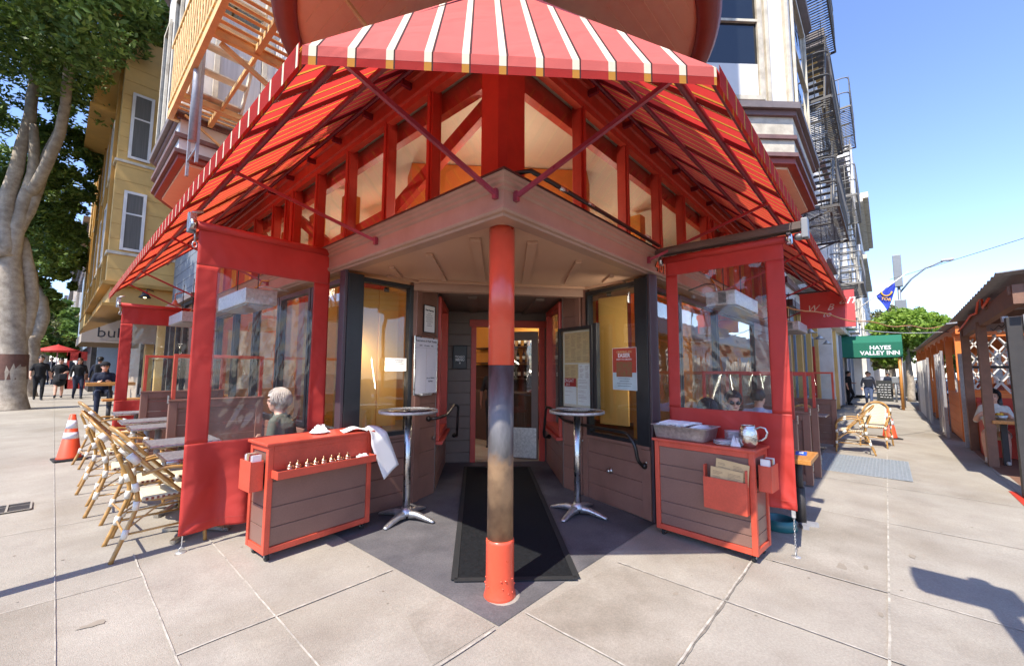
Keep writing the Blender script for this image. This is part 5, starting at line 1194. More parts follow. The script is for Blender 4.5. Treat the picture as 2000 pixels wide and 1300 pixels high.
    for m_ in mats: me.materials.append(M[m_])
    hc = head
    for f in me.polygons:
        c = f.center; best = (1e9, 0)
        dh = (c-hc).length-.1
        best = (dh, 0)
        for p, q, r1, r2, z in bones:
            d_ = q-p; u = max(0, min(1, (c-p).dot(d_)/max(1e-9, d_.length_squared))); ds = (c-(p+d_*u)).length-(r1+(r2-r1)*u)
            if ds < best[0]: best = (ds, z)
        f.material_index = best[1]; f.use_smooth = True
    body = bpy.data.objects.new('body', me); COL.objects.link(body); body.parent = t
    # face details
    if not P.get('back'):
        o = MB()
        for s_ in (-1, 1): ell(head+fw*.082+sdv*s_*.03+hu*.008, .006, .013, .007, o)
        o.build('eyes', M['lens_dark'], t); o = MB(); ell(head+fw*.0885-hu*.053, .008, .024, .0055, o); o.build('mouth', M['lip'], t)
        o = MB()
        for s_ in (-1, 1): ell(head+fw*.09+sdv*s_*.032+hu*.03, .006, .018, .004, o)
        o.build('eyebrows', M[hm], t)
    if glasses:
        o = MB()
        for s_ in (-1, 1): ell(head+fw*.103+sdv*s_*.034+hu*.004, .005, .027, .021, o)
        for s_ in (-1, 1): o.tube([head+fw*.1+sdv*s_*.055+hu*.012, head+sdv*s_*.083+hu*.012], .0025, 5)
        o.tube([head+fw*.104-sdv*.012+hu*.012, head+fw*.104+sdv*.012+hu*.012], .002, 5); o.build('sunglasses', M['lens_dark'], t)
    # hair: displaced shell over the skull
    o = MB(); n, m_ = 26, 18; vs = []; keep = []
    for j in range(m_+1):
        for i in range(n):
            th, ph = math.pi*j/m_, 2*math.pi*i/n; d_ = Vector((math.sin(th)*math.cos(ph), math.sin(th)*math.sin(ph), math.cos(th)))
            k = 1.09+.10*noise.noise(d_*4+Vector((lab.__len__(), 0, 0)))+.10*noise.noise(d_*10)+(.05 if hair == 'bob' else 0)
            dl = Vector((d_.x*.104*k-.014, d_.y*.086*k, d_.z*.106*k+.03))
            zmin = {'short': -.03, 'bun': -.05, 'long': -.12, 'bob': -.115}[hair]+.03*noise.noise(Vector((ph*3, 1, 2)))
            if d_.x > .25: zmin = .07 if abs(d_.y) < .75 else .02
            elif d_.x > -.1: zmin = max(zmin, .0 if hair == 'short' else zmin)
            if dl.z < zmin: dl.z = zmin; dl.x *= .96 if hair == 'short' else 1.0; 
            vs.append(head+fw*dl.x+sdv*dl.y+hu*dl.z)
    o.smooth = True; o.add(vs, [(j*n+i, (j+1)*n+i, (j+1)*n+(i+1) % n, j*n+(i+1) % n) for j in range(m_) for i in range(n)])
    if hair == 'long':
        for s_ in (-1, 0, 1): o.tube([head+sdv*s_*.06-fw*.05-hu*.0, head+sdv*s_*.075-fw*.05-hu*.14, head+sdv*s_*.07-fw*.035-hu*.26], [.05, .045, .02], 10)
    if hair == 'bun': o.ball(head-fw*.12+hu*.04, .035, 7)
    if strands:
        rnd = random.Random(5); o.smooth = True
        for k_ in range(strands):
            ph = rnd.uniform(.9, 5.38) if rnd.random() < .85 else rnd.uniform(-.9, .9); rk = rnd.uniform(1.04, 1.24); fr = abs(((ph+math.pi) % (2*math.pi))-math.pi) < .9; thE = rnd.uniform(.75, 1.05) if fr else (rnd.uniform(1.7, 2.25) if hair != 'short' else rnd.uniform(1.2, 1.6)); rk = rk if hair != 'short' else 1.02+(rk-1.04)*.5; pts = []
            for q_ in range(8):
                th = .12+(thE-.12)*q_/7; pw_ = ph+.25*noise.noise(Vector((ph*3, q_*.4, k_*.1))); d_ = Vector((math.sin(th)*math.cos(pw_), math.sin(th)*math.sin(pw_), math.cos(th)))
                kk = rk+.05*noise.noise(d_*6+Vector((k_*.37, 0, 0))); pts.append(head+fw*(d_.x*.108*kk-.014)+sdv*d_.y*.09*kk+hu*(d_.z*.108*kk+.03))
            o.tube(pts, [.0045, .005, .005, .005, .0045, .004, .003, .0015], 5)
    o.build('hair', M[hm], t)
    if cap:
        o = MB(); o0 = len(o.v); o.lathe((0, 0, 0), [(.105, 0), (.105, .03), (.09, .075), (.05, .105), (0, .112)], 20); Mx = Matrix(((fw.x, sdv.x, hu.x, (head+hu*.045).x), (fw.y, sdv.y, hu.y, (head+hu*.045).y), (fw.z, sdv.z, hu.z, (head+hu*.045).z), (0, 0, 0, 1))); o.xf(Mx, o0)
        o0 = len(o.v); o.bev((.06, -.07, .0), (.17, .07, .012), .005); o.xf(Mx, o0); o.build('cap', M[cap], t)
    if extras: extras(t, P)
    if scale != 1: t.scale = (scale,)*3
    return t
def walk(ph=1, lift=.05):
    return dict(hip=(0, 0, .93), chest=(.01, 0, 1.32), neck=(.015, 0, 1.47), head=(.03, 0, 1.61),
        legL=((.14*ph+.02, .09, .50), (.24*ph, .085, .085), (.36*ph if ph > 0 else .24*ph+.12, .1, .035)), legR=((-.02*ph+.06, -.09, .49), (-.27*ph, -.085, .12), (-.27*ph+.13, -.09, .035)),
        armL=((-.09*ph, .25, 1.14), (-.06*ph, .28, .90), (-.03*ph, .28, .82)), armR=((.05*ph, -.25, 1.14), (.18*ph, -.26, .92), (.22*ph, -.25, .85)))
def stand(): return dict(hip=(0, 0, .94), chest=(.0, 0, 1.33), neck=(.01, 0, 1.48), head=(.03, 0, 1.62), legL=((.02, .1, .5), (.0, .11, .085), (.14, .13, .035)), legR=((.02, -.1, .5), (.0, -.11, .085), (.14, -.13, .035)), armL=((0, .25, 1.15), (.05, .27, .92), (.07, .26, .84)), armR=((0, -.25, 1.15), (.05, -.27, .92), (.07, -.26, .84)))
def sit(h=.5, lean=.06, hands=((.30, .12, .24), (.38, .06, .26)), handsR=None):
    c = (lean, 0, h+.42); 
    a_ = ((lean+.02, .24, h+.24), (hands[0][0], hands[0][1], h+hands[0][2]), (hands[1][0], hands[1][1], h+hands[1][2]))
    b_ = tuple((x, -y, z) for x, y, z in a_) if handsR is None else handsR
    return dict(hip=(0, 0, h), chest=c, neck=(lean*1.25, 0, h+.55), head=(lean*1.4+.02, 0, h+.70), legL=((.43, .12, h+.02), (.42, .12, .09), (.56, .13, .035)), legR=((.43, -.12, h+.02), (.40, -.12, .09), (.54, -.13, .035)), armL=a_, armR=b_)
PI = math.pi
def gl(x, y): return (x, y, Gz(x, y))
tw = math.radians
# left pavement
P = walk(1); P['sleeve'] = 0
person('dark haired man in short sleeved black shirt walking past the trees on the left', gl(-2.55, 23.0), -PI/2+.05, P, ['skin_light', 'cloth_black', 'cloth_black', 'cloth_black'], vox=.02)
def bagx(m_, x=.05, y=.22, z=.95, w_=.14):
    def f(t, P): 
        o = MB(); o.bev((x-.09, y-w_/2, z-.14), (x+.2, y+w_/2, z+.12), .05); b_ = o.build('handbag', M[m_], t); o = MB(); o.tube([(x, y, z+.1), (x-.02, y-.02, 1.25), (.0, .1, 1.46)], .01, 6); o.build('strap', M[m_], b_)
    return f
P = walk(-1); P['sleeve'] = 0; P['armL'] = ((.02, .25, 1.16), (.2, .1, 1.05), (.24, .04, 1.05))
person('woman in a short black dress carrying a black jacket walking on the left pavement', gl(-2.0, 23.9), -PI/2-.05, P, ['skin_light', 'cloth_black', 'cloth_black', 'cloth_black'], hair='bun', hm='hair_dark', skirt=1, vox=.02, scale=.96, extras=bagx('cloth_charcoal', .1, .1, .95, .26))
P = walk(1)
person('person in black jacket and dark jeans with a brown bag walking on the left pavement', gl(-1.47, 23.0), -PI/2+.1, P, ['skin_tan', 'cloth_black', 'cloth_jeans_dark', 'cloth_black'], vox=.02, hm='hair_brown', scale=.97, extras=bagx('cloth_brown'))
P = walk(-1); P['back'] = 1
def pack(t, P): o = MB(); o.bev((-.32, -.15, 1.02), (-.10, .15, 1.45), .06); o.build('backpack', M['cloth_black'], t)
person('man in black beanie with a black backpack seen from behind on the left pavement', gl(-.95, 21.5), PI/2, P, ['skin_tan', 'cloth_navy', 'cloth_black', 'cloth_black'], vox=.02, extras=pack, cap='cloth_black')
P = sit(.72, .08, ((.28, .12, .30), (.34, .08, .31)))
person('young man in a black cap and navy jacket sitting at the high wooden bench table', gl(-1.25, 14.1), -PI/2, P, ['skin_light', 'cloth_navy', 'cloth_jeans_dark', 'cloth_black'], vox=.014, cap='cloth_black')
for i, (x, y, c_) in enumerate(((-1.9, 34, 'cloth_white'), (-2.3, 38, 'cloth_navy'), (-1.4, 41, 'cloth_grey'), (-1.0, 36, 'cloth_red'))):
    P = walk(1 if i % 2 else -1); person(['distant person in a white top', 'distant person in a navy top', 'distant person in a grey top', 'distant person in a red top'][i]+' far down the left pavement', gl(x, y), -PI/2, P, ['skin_tan', c_, 'cloth_jeans_dark', 'cloth_black'], vox=.035)
# woman behind the left curtain
P = sit(.47, .10, ((.25, .15, .22), (.32, .1, .36)))
person('white haired woman in a dark shawl seated behind the left clear curtain, seen from behind', gl(-.36, 2.95), tw(138), P, ['skin_light', 'cloth_grey_green', 'cloth_charcoal', 'cloth_black'], hair='bob', hm='hair_white', vox=.012, headturn=.3, strands=420)
t = thing('chair_cushion', 'dark seat under the white haired woman', 'stool', gl(-.36, 2.95)); o = MB(); o.bev((-.2, -.2, .36), (.2, .2, .40), .02)
for s_ in (-1, 1):
    for r_ in (-1, 1): o.tube([(s_*.16, r_*.16, .37), (s_*.19, r_*.19, 0)], .013, 6)
o.build('seat', M['dark_iron'], t)
# people behind the right curtain
P = sit(.47, .04, ((.3, .12, .22), (.36, .08, .26)))
person('man in dark sunglasses with brown hair seated behind the right clear curtain', (3.35, -.70, Gz(3.3, -.7)+.06), tw(205), P, ['skin_light', 'cloth_cream', 'cloth_jeans', 'cloth_black'], hm='hair_brown', vox=.010, glasses=True, strands=200)
P = sit(.47, .06); P['back'] = 1
person('dark haired diner seen from behind beside the man in sunglasses', (2.75, -.62, Gz(3.0, -.5)-.03), tw(30), P, ['skin_light', 'cloth_charcoal', 'cloth_jeans', 'cloth_black'], hair='bob', hm='hair_dark', vox=.012, strands=300)
P = sit(.47, .08); P['back'] = 1
person('grey haired man in light blue shirt, back turned, behind the right clear curtain', (4.6, -.72, Gz(4.6, -.7)+.05), tw(5), P, ['skin_light', 'cloth_lightblue', 'cloth_jeans', 'cloth_black'], hm='hair_brown', vox=.012, headturn=-.5)
# doorway
P = stand(); P['sleeve'] = 0
person('staff member in black standing inside the doorway', (3.95, 3.95, 0), tw(225), P, ['skin_dark', 'cloth_black', 'cloth_black', 'cloth_black'], vox=.016)
P = sit(.6); P['back'] = 1
person('diner in a dark red top seated inside, seen through the door', (5.0, 3.6, 0), tw(60), P, ['skin_tan', 'cloth_red', 'cloth_black', 'cloth_black'], hair='bob', vox=.018)
# right pavement
P = walk(1); P['sleeve'] = 1
person('man in white and grey sweatshirt and blue jeans walking on the right pavement', gl(25.2, -1.42), PI+.05, P, ['skin_light', 'cloth_grey', 'cloth_jeans', 'cloth_grey'], hm='hair_brown', vox=.02,
       extras=lambda t, P: (lambda o: (o.lathe_sc((.01, 0, 1.36), [(.15, 0), (.14, .05), (.1, .1), (.06, .12)], 20, (.85, 1.3, 1)), o.build('sweatshirt_yoke', M['cloth_white'], t)))(MB()))
P = stand(); P['legL'] = ((.16, .08, .52), (-.05, .1, .14), (.06, .1, .06)); P['armL'] = ((.02, .24, 1.15), (.25, .1, 1.12), (.3, .06, 1.14)); P['sleeve'] = 0
person('man in black leaning on the wall looking at his phone, right pavement', gl(25.9, -.62), -PI/2-.3, P, ['skin_light', 'cloth_black', 'cloth_black', 'cloth_black'], vox=.02)
# parklet diners
P = sit(.50, .06, ((.18, .20, .34), (.16, .05, .47))); P['sleeve'] = 0; P['shorts'] = 1
person('woman with long dark hair in a white top eating at the red parklet bench', (9.95, -3.62, -.09), PI-.15, P, ['skin_light', 'cloth_white', 'cloth_cream', 'shoe_white'], hair='long', vox=.013, shoulder=.165, strands=160)
P = sit(.50, .03, ((.25, .2, .2), (.3, .12, .2))); P['shorts'] = 0
person('second diner in a beige top at the right edge of the parklet bench', (9.9, -4.25, -.09), PI-.1, P, ['skin_light', 'cloth_cream', 'cloth_jeans', 'cloth_charcoal'], vox=.015, hm='hair_brown')
for i, (x, y) in enumerate(((38, -1.2), (44, -.7), (40, -2.2))):
    P = walk(1); person(['distant pedestrian near the sidewalk chalkboard', 'distant pedestrian by the shop fronts', 'distant pedestrian by the curb'][i]+' on the right pavement', gl(x, y), PI, P, ['skin_tan', 'cloth_navy', 'cloth_jeans_dark', 'cloth_black'], vox=.035)
# ------------------------------------------------------------------ trees
def tree(nm, lab, loc, limbs, clumps, leaf, nleaf, lsize, bark='bark', grp=None, band=None, rng=1):
    """limbs: list of ([(x,y,z)...], [r...]) in world coords relative to loc; clumps: (centre, radii, weight)"""
    t = thing(nm, lab, 'tree', loc, 0, grp); o = MB()
    for pts, rs in limbs:
        P = []; R_ = []
        for i in range(len(pts)-1):
            for k in range(5):
                u = k/5; a_, b_ = Vector(pts[i]), Vector(pts[i+1]); c = Vector(pts[max(i-1, 0)]); d_ = Vector(pts[min(i+2, len(pts)-1)])
                q = .5*((2*a_)+(-c+b_)*u+(2*c-5*a_+4*b_-d_)*u*u+(-c+3*a_-3*b_+d_)*u**3); r_ = rs[i]*(1-u)+rs[i+1]*u
                q += Vector((noise.noise(q*1.3), noise.noise(q*1.3+Vector((9, 0, 0))), 0))*r_*.25; P.append(q); R_.append(r_*(1+.1*noise.noise(q*3)))
        P.append(Vector(pts[-1])); R_.append(rs[-1]); o.tube(P, R_, 14)
    tr = o.build('trunk', M[bark], t)
    if band: 
        o = MB(); o.tube(band[0], band[1], 18, caps=False); o.build('painted_band', M['bark_dark'], tr)
    random.seed(rng); vs = []; fs = []; W_ = sum(c[2] for c in clumps)
    for c, r, w_ in clumps:
        n = int(nleaf*w_/W_); sub = max(6, int(n/90)); cs = []
        for k in range(sub):
            d_ = Vector((random.gauss(0, 1), random.gauss(0, 1), random.gauss(0, 1))).normalized(); rr = random.uniform(.55, 1.0)**.5
            cs.append((Vector((c[0]+d_.x*r[0]*rr, c[1]+d_.y*r[1]*rr, c[2]+d_.z*r[2]*rr)), random.uniform(.16, .30)*min(r)))
        for k in range(n):
            cc, cr = cs[k % sub]; d_ = Vector((random.gauss(0, 1), random.gauss(0, 1), random.gauss(0, .75))); d_ = d_.normalized()*cr*random.uniform(.5, 1.1)
            p = cc+d_; s_ = lsize*random.uniform(.6, 1.35); a_ = Vector((random.gauss(0, 1), random.gauss(0, 1), random.gauss(-.3, .6))).normalized(); b_ = a_.cross(Vector((random.gauss(0, 1), random.gauss(0, 1), random.gauss(0, 1)))).normalized()
            i = len(vs); vs += [tuple(p-a_*s_), tuple(p+b_*s_*.42), tuple(p+a_*s_), tuple(p-b_*s_*.42)]; fs.append((i, i+1, i+2, i+3))
    me = bpy.data.meshes.new('crown'); me.from_pydata(vs, [], fs); me.materials.append(M[leaf]); c = bpy.data.objects.new('crown', me); COL.objects.link(c); c.parent = t
    return t
LG = 'street trees along the left curb'
g0 = Gz(-3.1, 18.6)
tree('street_tree', 'nearest big ficus on the left curb with forking limbs and dark band on trunk', (-3.1, 18.6, g0),
     [([(0, 0, -.05), (0.02, 0, .5), (0, 0, 1.7), (-.1, 0, 2.8), (-.3, 0, 4.3), (-.35, .1, 5.3)], [.54, .36, .32, .31, .31, .26]),
      ([(-.3, 0, 4.3), (-.25, 0, 5.4), (-.15, -.1, 6.6), (.0, -.2, 8.0), (-.1, -.3, 9.3)], [.24, .2, .17, .14, .1]),
      ([(-.2, 0, 5.8), (.1, -.1, 7.0), (.25, -.2, 8.3), (.5, -.3, 9.6), (.65, -.4, 11.4)], [.18, .15, .13, .11, .07]),
      ([(-.35, 0, 5.0), (-.5, 0, 6.6), (-.35, -.1, 8.0), (-.2, -.2, 9.6), (-.2, -.2, 11.2), (-.1, -.2, 12.6)], [.24, .2, .17, .15, .12, .07]),
      ([(-.4, 0, 4.8), (-1.0, .2, 6.4), (-1.6, .2, 8.4), (-2.4, 0, 11)], [.3, .24, .18, .1]),
      ([(-.05, 0, 1.9), (.2, .1, 3.0), (.15, .2, 4.4), (-.1, .3, 5.6)], [.25, .2, .18, .12]),
      ([(0, -.1, 7.0), (.5, -1.8, 8.6), (.6, -4, 10.2), (.7, -6, 11)], [.16, .13, .1, .06])],
     [((-.2, -.5, 13.4), (2.8, 3, 2.8), 3.4), ((1.0, -3.6, 11.6), (1.7, 3.0, 2.4), 3.2), ((.9, -6.6, 10.9), (1.25, 2.2, 2.0), 2.4), ((-2.6, -1, 11.4), (2.2, 3, 3), 2.5), ((.6, 1.6, 8.6), (.95, 1.8, 1.9), 1.4), ((.4, 3.2, 6.4), (1.0, 1.6, 1.3), .9), ((-1.2, -4.8, 12.8), (2.4, 3, 2.6), 2.6), ((1.3, 1.5, 11.2), (1.2, 2.5, 2.2), 1.3), ((-2.2, -6.5, 9.6), (1.3, 2, 1.6), .9), ((-1.0, 1.8, 9.2), (1.6, 1.4, 1.8), 1.4), ((.15, 2.4, 7.6), (1.0, 1.4, 1.3), 1.0)],
     'leaf_dark', 90000, .092, grp=LG, band=([(0.01, 0, .95), (0, 0, 1.35), (0, 0, 1.75)], [.362, .352, .345]), rng=3)
tree('street_tree', 'second ficus on the left curb with two pale curved limbs joining low', (-2.95, 25.5, Gz(-3, 25.5)),
     [([(0, 0, -.05), (0, 0, .5), (.05, 0, 1.8), (.0, 0, 2.6)], [.42, .3, .27, .26]), ([(0, 0, 2.3), (.25, 0, 3.1), (.2, 0, 4.2), (-.15, 0, 5.2), (-.1, 0, 7)], [.24, .22, .2, .17, .1]), ([(0, 0, 2.3), (-.35, 0, 3.4), (-.6, 0, 4.8), (-.8, 0, 6.5)], [.26, .24, .2, .12])],
     [((.1, 0, 6.6), (1.3, 2, 1.5), 1.6), ((-1, 0, 8.2), (2.2, 2.5, 2.2), 2), ((.6, 1, 4.9), (.6, 1.5, 1.0), .7)], 'leaf_dark', 16000, .13, grp=LG, rng=5)
for i, (x, y, h_, lf) in enumerate(((-3.0, 36, 6.0, 'leaf_light'), (-2.6, 47, 6.5, 'leaf_olive'), (-3.1, 60, 7.5, 'leaf_light'), (-3.1, 80, 10, 'leaf_olive'), (-6, 40, 7, 'leaf_olive'))):
    tree('street_tree', ['third tree on the left curb with light green leaves', 'fourth tree on the left curb with olive leaves', 'fifth tree on the left curb, light green and far away', 'farthest tree at the end of the left street', 'olive tree far off across the left street'][i], (x, y, Gz(x, y)),
         [([(0, 0, 0), (0, 0, h_*.35), (.2, 0, h_*.6)], [.2, .16, .08])], [((.3, 0, h_*.62), (1.5+i*.25, 2, h_*.3), 1), ((1.0, -1, h_*.45), (1.0, 1.5, h_*.15), .4)], lf, 7000, .17, grp=LG, rng=20+i)
RG = 'street trees along the right curb'
tree('street_tree', 'round bright green tree on the right curb beyond the green awning', (33, -3.2, Gz(33, -3.2)), [([(0, 0, 0), (0, 0, 2), (.1, .1, 4)], [.2, .15, .08])],
     [((0, -.1, 4.45), (1.9, 1.85, 1.15), 3.2), ((0, .95, 3.3), (1.5, .95, 1.0), 1.3), ((0, -1.0, 3.3), (1.5, .9, .9), 1.3)], 'leaf_bright', 17000, .14, grp=RG, rng=9)
for i, (x, y, h_, lf, r_) in enumerate(((62, -3.8, 9.6, 'leaf_olive', 2.9), (44, -2.6, 4.9, 'leaf_olive', 1.5), (52, -2.2, 5.0, 'leaf_light', 1.6), (75, -2.6, 7.0, 'leaf_olive', 2.4), (40, -5.6, 4.6, 'leaf_dark', 1.4), (95, -4, 8, 'leaf_dark', 4))):
    tree('street_tree', ['tall olive tree rising behind the round green tree', 'olive tree on the right curb seen under the green awning', 'light tree on the right curb seen under the green awning', 'distant olive tree further along the right street', 'dark tree behind the orange parklet', 'farthest dark tree closing the right street'][i], (x, y, Gz(x, y)),
         [([(0, 0, 0), (0, 0, h_*.4), (.2, 0, h_*.7)], [.18, .14, .08])], [((0, 0, h_*.75), (r_, r_, h_*.24), 1), ((0, .3, h_*.55), (r_*.8, r_*.8, h_*.14), .4)], lf, 7000, .18, grp=RG, rng=40+i)

# ------------------------------------------------------------------ buildings down the left street
def wbox(p, nm, a, c, m): o = MB(); o.box(a, c); return o.build(nm, m, p)
def win(p, a, c, z0, z1, x0, x1, fm='white_paint', gm='glass_dark', rails=(), fw=.07): return window(p, a, c, x0, x1, z0, z1, M[fm], M[gm], fw, out=.04, dep=-.001, rails=rails)
GP = thing('grey_house', 'grey clapboard house front between the restaurant and the yellow building', 'building')
siding(GP, (0, 13.4), (0, 10.22), 3.4, 12, M['grey_siding'], .28); wbox(GP, 'wall', (.07, 10.22, 0), (6, 13.4, 12), M['grey_siding']); siding(GP, (0, 13.4), (0, 10.22), 0, .8, M['grey_siding'], .2)
window(GP, (0, 13.4), (0, 10.22), .2, 3.0, .85, 3.3, M['dark_iron'], M['glass_dark'], .08, mull=(1.1, 2.0), out=.03, dep=.05)
o = MB(); o.box((-.12, 10.22, 3.3), (.0, 13.4, 3.42)); o.build('cornice', M['grey_trim'], GP)
YP = thing('yellow_building', 'ochre yellow apartment building with projecting bays on the left street', 'building'); YM = M['yellow_paint']; mat('yellow_trim', 'b98d45', .6, var=.06)
wbox(YP, 'wall', (.05, 13.42, 3.0), (8, 28, 12.2), YM); wbox(YP, 'wall', (.05, 13.42, 0), (8, 28, 3.0), M['beige_canvas'])
siding(YP, (-1.42, 13.5), (.05, 13.5), 3.9, 10.6, YM, .42)
o = MB(); o.prism([(-1.42, 13.56), (.05, 13.56), (.05, 22), (-1.42, 22)], 3.9, 11.2); o.prism([(-1.30, 13.7), (.05, 13.7), (.05, 21.8), (-1.30, 21.8)], 3.35, 3.9); o.prism([(-1.46, 22.6), (.05, 22.6), (.05, 28), (-1.46, 28)], 3.3, 11.2); o.build('bay', YM, YP)
for z0, z1, g_ in ((3.28, 3.36, .04), (3.86, 3.96, .07), (4.72, 4.80, .05), (7.35, 7.42, .05)):
    o = MB(); o.box((-1.42-g_, 13.5-g_, z0), (.05, 28, z1)); o.build('bay_trim', M['yellow_trim'] if z0 < 4.5 else M['white_peel'], YP)
for k in range(6):
    o = MB(); o.bev((-1.50, 14.0+k*2.2, 3.9), (-1.42, 14.12+k*2.2, 11.2), .01); o.build('pilaster', M['yellow_trim'], YP)
for z0, z1 in ((4.85, 6.55), (7.5, 9.45)): win(YP, (-1.42, 13.46), (.05, 13.46), z0, z1, .20, .68, rails=(z0+(z1-z0)*.62,)); wbox(YP, 'curtain', (-1.20, 13.44, z0+.06), (-.78, 13.443, z1-.06), M['curtain_grey'])
for k in range(4):
    for z0 in (4.85, 7.5): win(YP, (-1.43, 15.0+k*1.9+1), (-1.43, 15.0+k*1.9), z0, z0+1.7, .1, .9)
o = MB(); o.box((-1.95, 15.4, 9.6), (-.9, 19.0, 13.5)); o.box((-2.02, 15.3, 9.5), (-.9, 19.1, 9.62)); o.build('upper_bay', YM, YP)
o = MB(); o.box((-1.7, 13.4, 12.2), (8, 28, 12.5)); o.build('cornice', M['yellow_trim'], YP)
window(YP, (.0, 20), (.0, 13.5), 1.0, 6.2, .5, 2.9, M['dark_iron'], M['glass_dark'], .08, mull=(2.5, 4.2), out=.03, dep=.05)
for y in (13.9, 16.2): wbox(YP, 'shop_column', (-.2, y, 0), (.05, y+.25, 3.0), YM)
o = MB(); o.bev((-.1, 11.6, 3.05), (.0, 11.66, 3.4), .01); 
t = thing('wall_lamp', 'small metal wall lamp lit under the yellow bay', 'lamp', (-.62, 13.3, 3.62)); o = MB(); o.lathe((0, 0, 0), [(.05, .12), (.07, .06), (.14, -.06), (.12, -.06), (.06, .05)], 20); o.build('shade', M['dark_iron'], t); o = MB(); o.tube([(0, 0, .1), (.05, .05, .2), (.2, .2, .18)], .015, 8); o.build('arm', M['dark_iron'], t); o = MB(); o.ball((0, 0, -.03), .04, 6); o.build('bulb', emit_mat('bulb', (1, .75, .4), 3), t)
t = thing('wall_lamp', 'white gooseneck shop lamp on the grey house beside the left awning', 'lamp', (-.45, 9.9, 2.98)); o = MB(); o.lathe((0, 0, 0), [(.03, .16), (.05, .1), (.17, 0), (.15, 0), (.04, .1)], 20); o.build('shade', M['white_paint'], t); o = MB(); o.tube([(0, 0, .15), (.0, .0, .3), (.2, .1, .4), (.4, .2, .3)], .014, 8); o.build('arm', M['white_paint'], t)
# bulo awning
t = thing('shop_awning', 'beige shop awning lettered bulo in front of the yellow building', 'awning', (0, 15.6, 0)); o = MB()
y0, y1 = 0, 4.2; A = [(-1.72, 2.62), (-1.72, 2.36), (.0, 2.36), (.0, 3.62)]
o.add([(x, y0, z) for x, z in A]+[(x, y1, z) for x, z in A], [(0, 1, 2, 3), (7, 6, 5, 4), (0, 4, 5, 1), (3, 7, 4, 0)]); ob = o.build('canvas', M['beige_canvas'], t); ob.modifiers.new('s', 'SOLIDIFY').thickness = .01
text('lettering', 'bulo', .44, M['ink'], t, M=facing((-1.02, -.008, 2.66), (0, -1, 0)), ext=.001)
o = MB(); o.box((-1.2, -.009, 2.42), (-.75, -.007, 2.426)); o.build('underline', M['ink'], t)
BPd = thing('blue_grey_building', 'pale blue-grey building with heavy bracketed cornices further down the left street', 'building')
wbox(BPd, 'wall', (-.75, 28.1, 0), (8, 45, 13.6), M['blue_paint'])
for z0, z1, px in ((7.6, 7.8, -1.55), (7.8, 8.05, -1.75), (8.9, 9.05, -1.5), (9.05, 9.35, -1.7)): wbox(BPd, 'cornice', (px, 27.9, z0), (-.75, 45, z1), M['grey_trim'])
for k in range(8): o = MB(); o.bev((-1.45, 28.3+k*1.6, 6.9), (-.75, 28.6+k*1.6, 7.6), .05); o.build('bracket', M['grey_trim'], BPd)
win(BPd, (-.78, 28.05), (2, 28.05), 9.8, 11.6, .2, 1.0)
wbox(BPd, 'bay', (-1.35, 29, 2.9), (-.75, 34, 6.9), M['blue_paint'])
for k in range(5):
    win(BPd, (-.77, 31+k*3), (-.77, 30+k*3), 4.0, 6.2, .0, .9)
wbox(BPd, 'shopfront', (-.95, 28.2, 0), (-.75, 44, 2.8), M['dark_iron'])
for i, (y0, y1, h_, x, c_) in enumerate(((45.2, 58, 11, -.9, 'white_paint'), (58.2, 75, 14, -1.1, 'beige_canvas'), (75.2, 110, 12, -1.0, 'white_paint'), (110, 170, 15, -1.3, 'blue_paint'))):
    t = thing('street_building', ['white building beyond the blue-grey one on the left street', 'beige building further along the left street', 'white building near the end of the left street', 'blue building at the end of the left street'][i], 'building'); wbox(t, 'wall', (x, y0, -1), (9, y1, h_+y0*.0), M[c_]); wbox(t, 'cornice', (x-.4, y0, h_-.5), (x, y1, h_), M['grey_trim'])
    for k in range(int((y1-y0)/3)):
        for z in (4, 7.2): win(t, (x-.01, y0+2.4+k*3), (x-.01, y0+1+k*3), z, z+1.9, .1, 1.2)
t = thing('street_building', 'building block far across the left street behind the trees', 'building'); wbox(t, 'wall', (-40, 60, -1), (-16, 200, 12), M['beige_canvas']); 
t = thing('terrace_enclosure', 'distant red fabric terrace enclosure on the left pavement', 'enclosure', (0, 0, 0)); o = MB(); o.box((-1.72, 31.6, .4), (-1.62, 31.7, 2.45)); o.box((-1.3, 31.6, .4), (-1.2, 31.7, 2.45)); o.box((-1.72, 31.6, 2.0), (-.9, 31.7, 2.5)); o.box((-1.72, 31.6, .3), (-.9, 31.7, .95)); o.box((-1.72, 31.7, 2.3), (-1.66, 36, 2.5)); o.build('canvas', M['curtain_red'], t)
for i, (x, y) in enumerate(((-2.1, 33), (-2.3, 37))):
    t = thing('patio_umbrella', ['nearer', 'farther'][i]+' red patio umbrella down the left pavement', 'umbrella', gl(x, y)); o = MB(); o.lathe((0, 0, 0), [(.95, 2.05), (.9, 2.15), (.05, 2.45), (0, 2.5)], 8); o.build('canopy', M['curtain_red'], t); o = MB(); o.cyl((0, 0, 0), .025, 2.4, 8); o.build('pole', M['white_paint'], t)
# signs and pole at the left edge
t = thing('sign_pole', 'grey street pole just beyond the left edge of the frame, its shadow crossing the pavement', 'pole', (-2.78, 2.42, Gz(-2.78, 2.42))); o = MB(); o.cyl((0, 0, 0), .062, 4.6, 24); o.cyl((0, 0, 0), .09, .2, 24); o.build('pole', M['pole_grey'], t)
o = MB(); o.bev((-.12, -.075, 1.90), (.13, -.065, 2.22), .02); o.build('sign_plate', M['white_paint'], t)

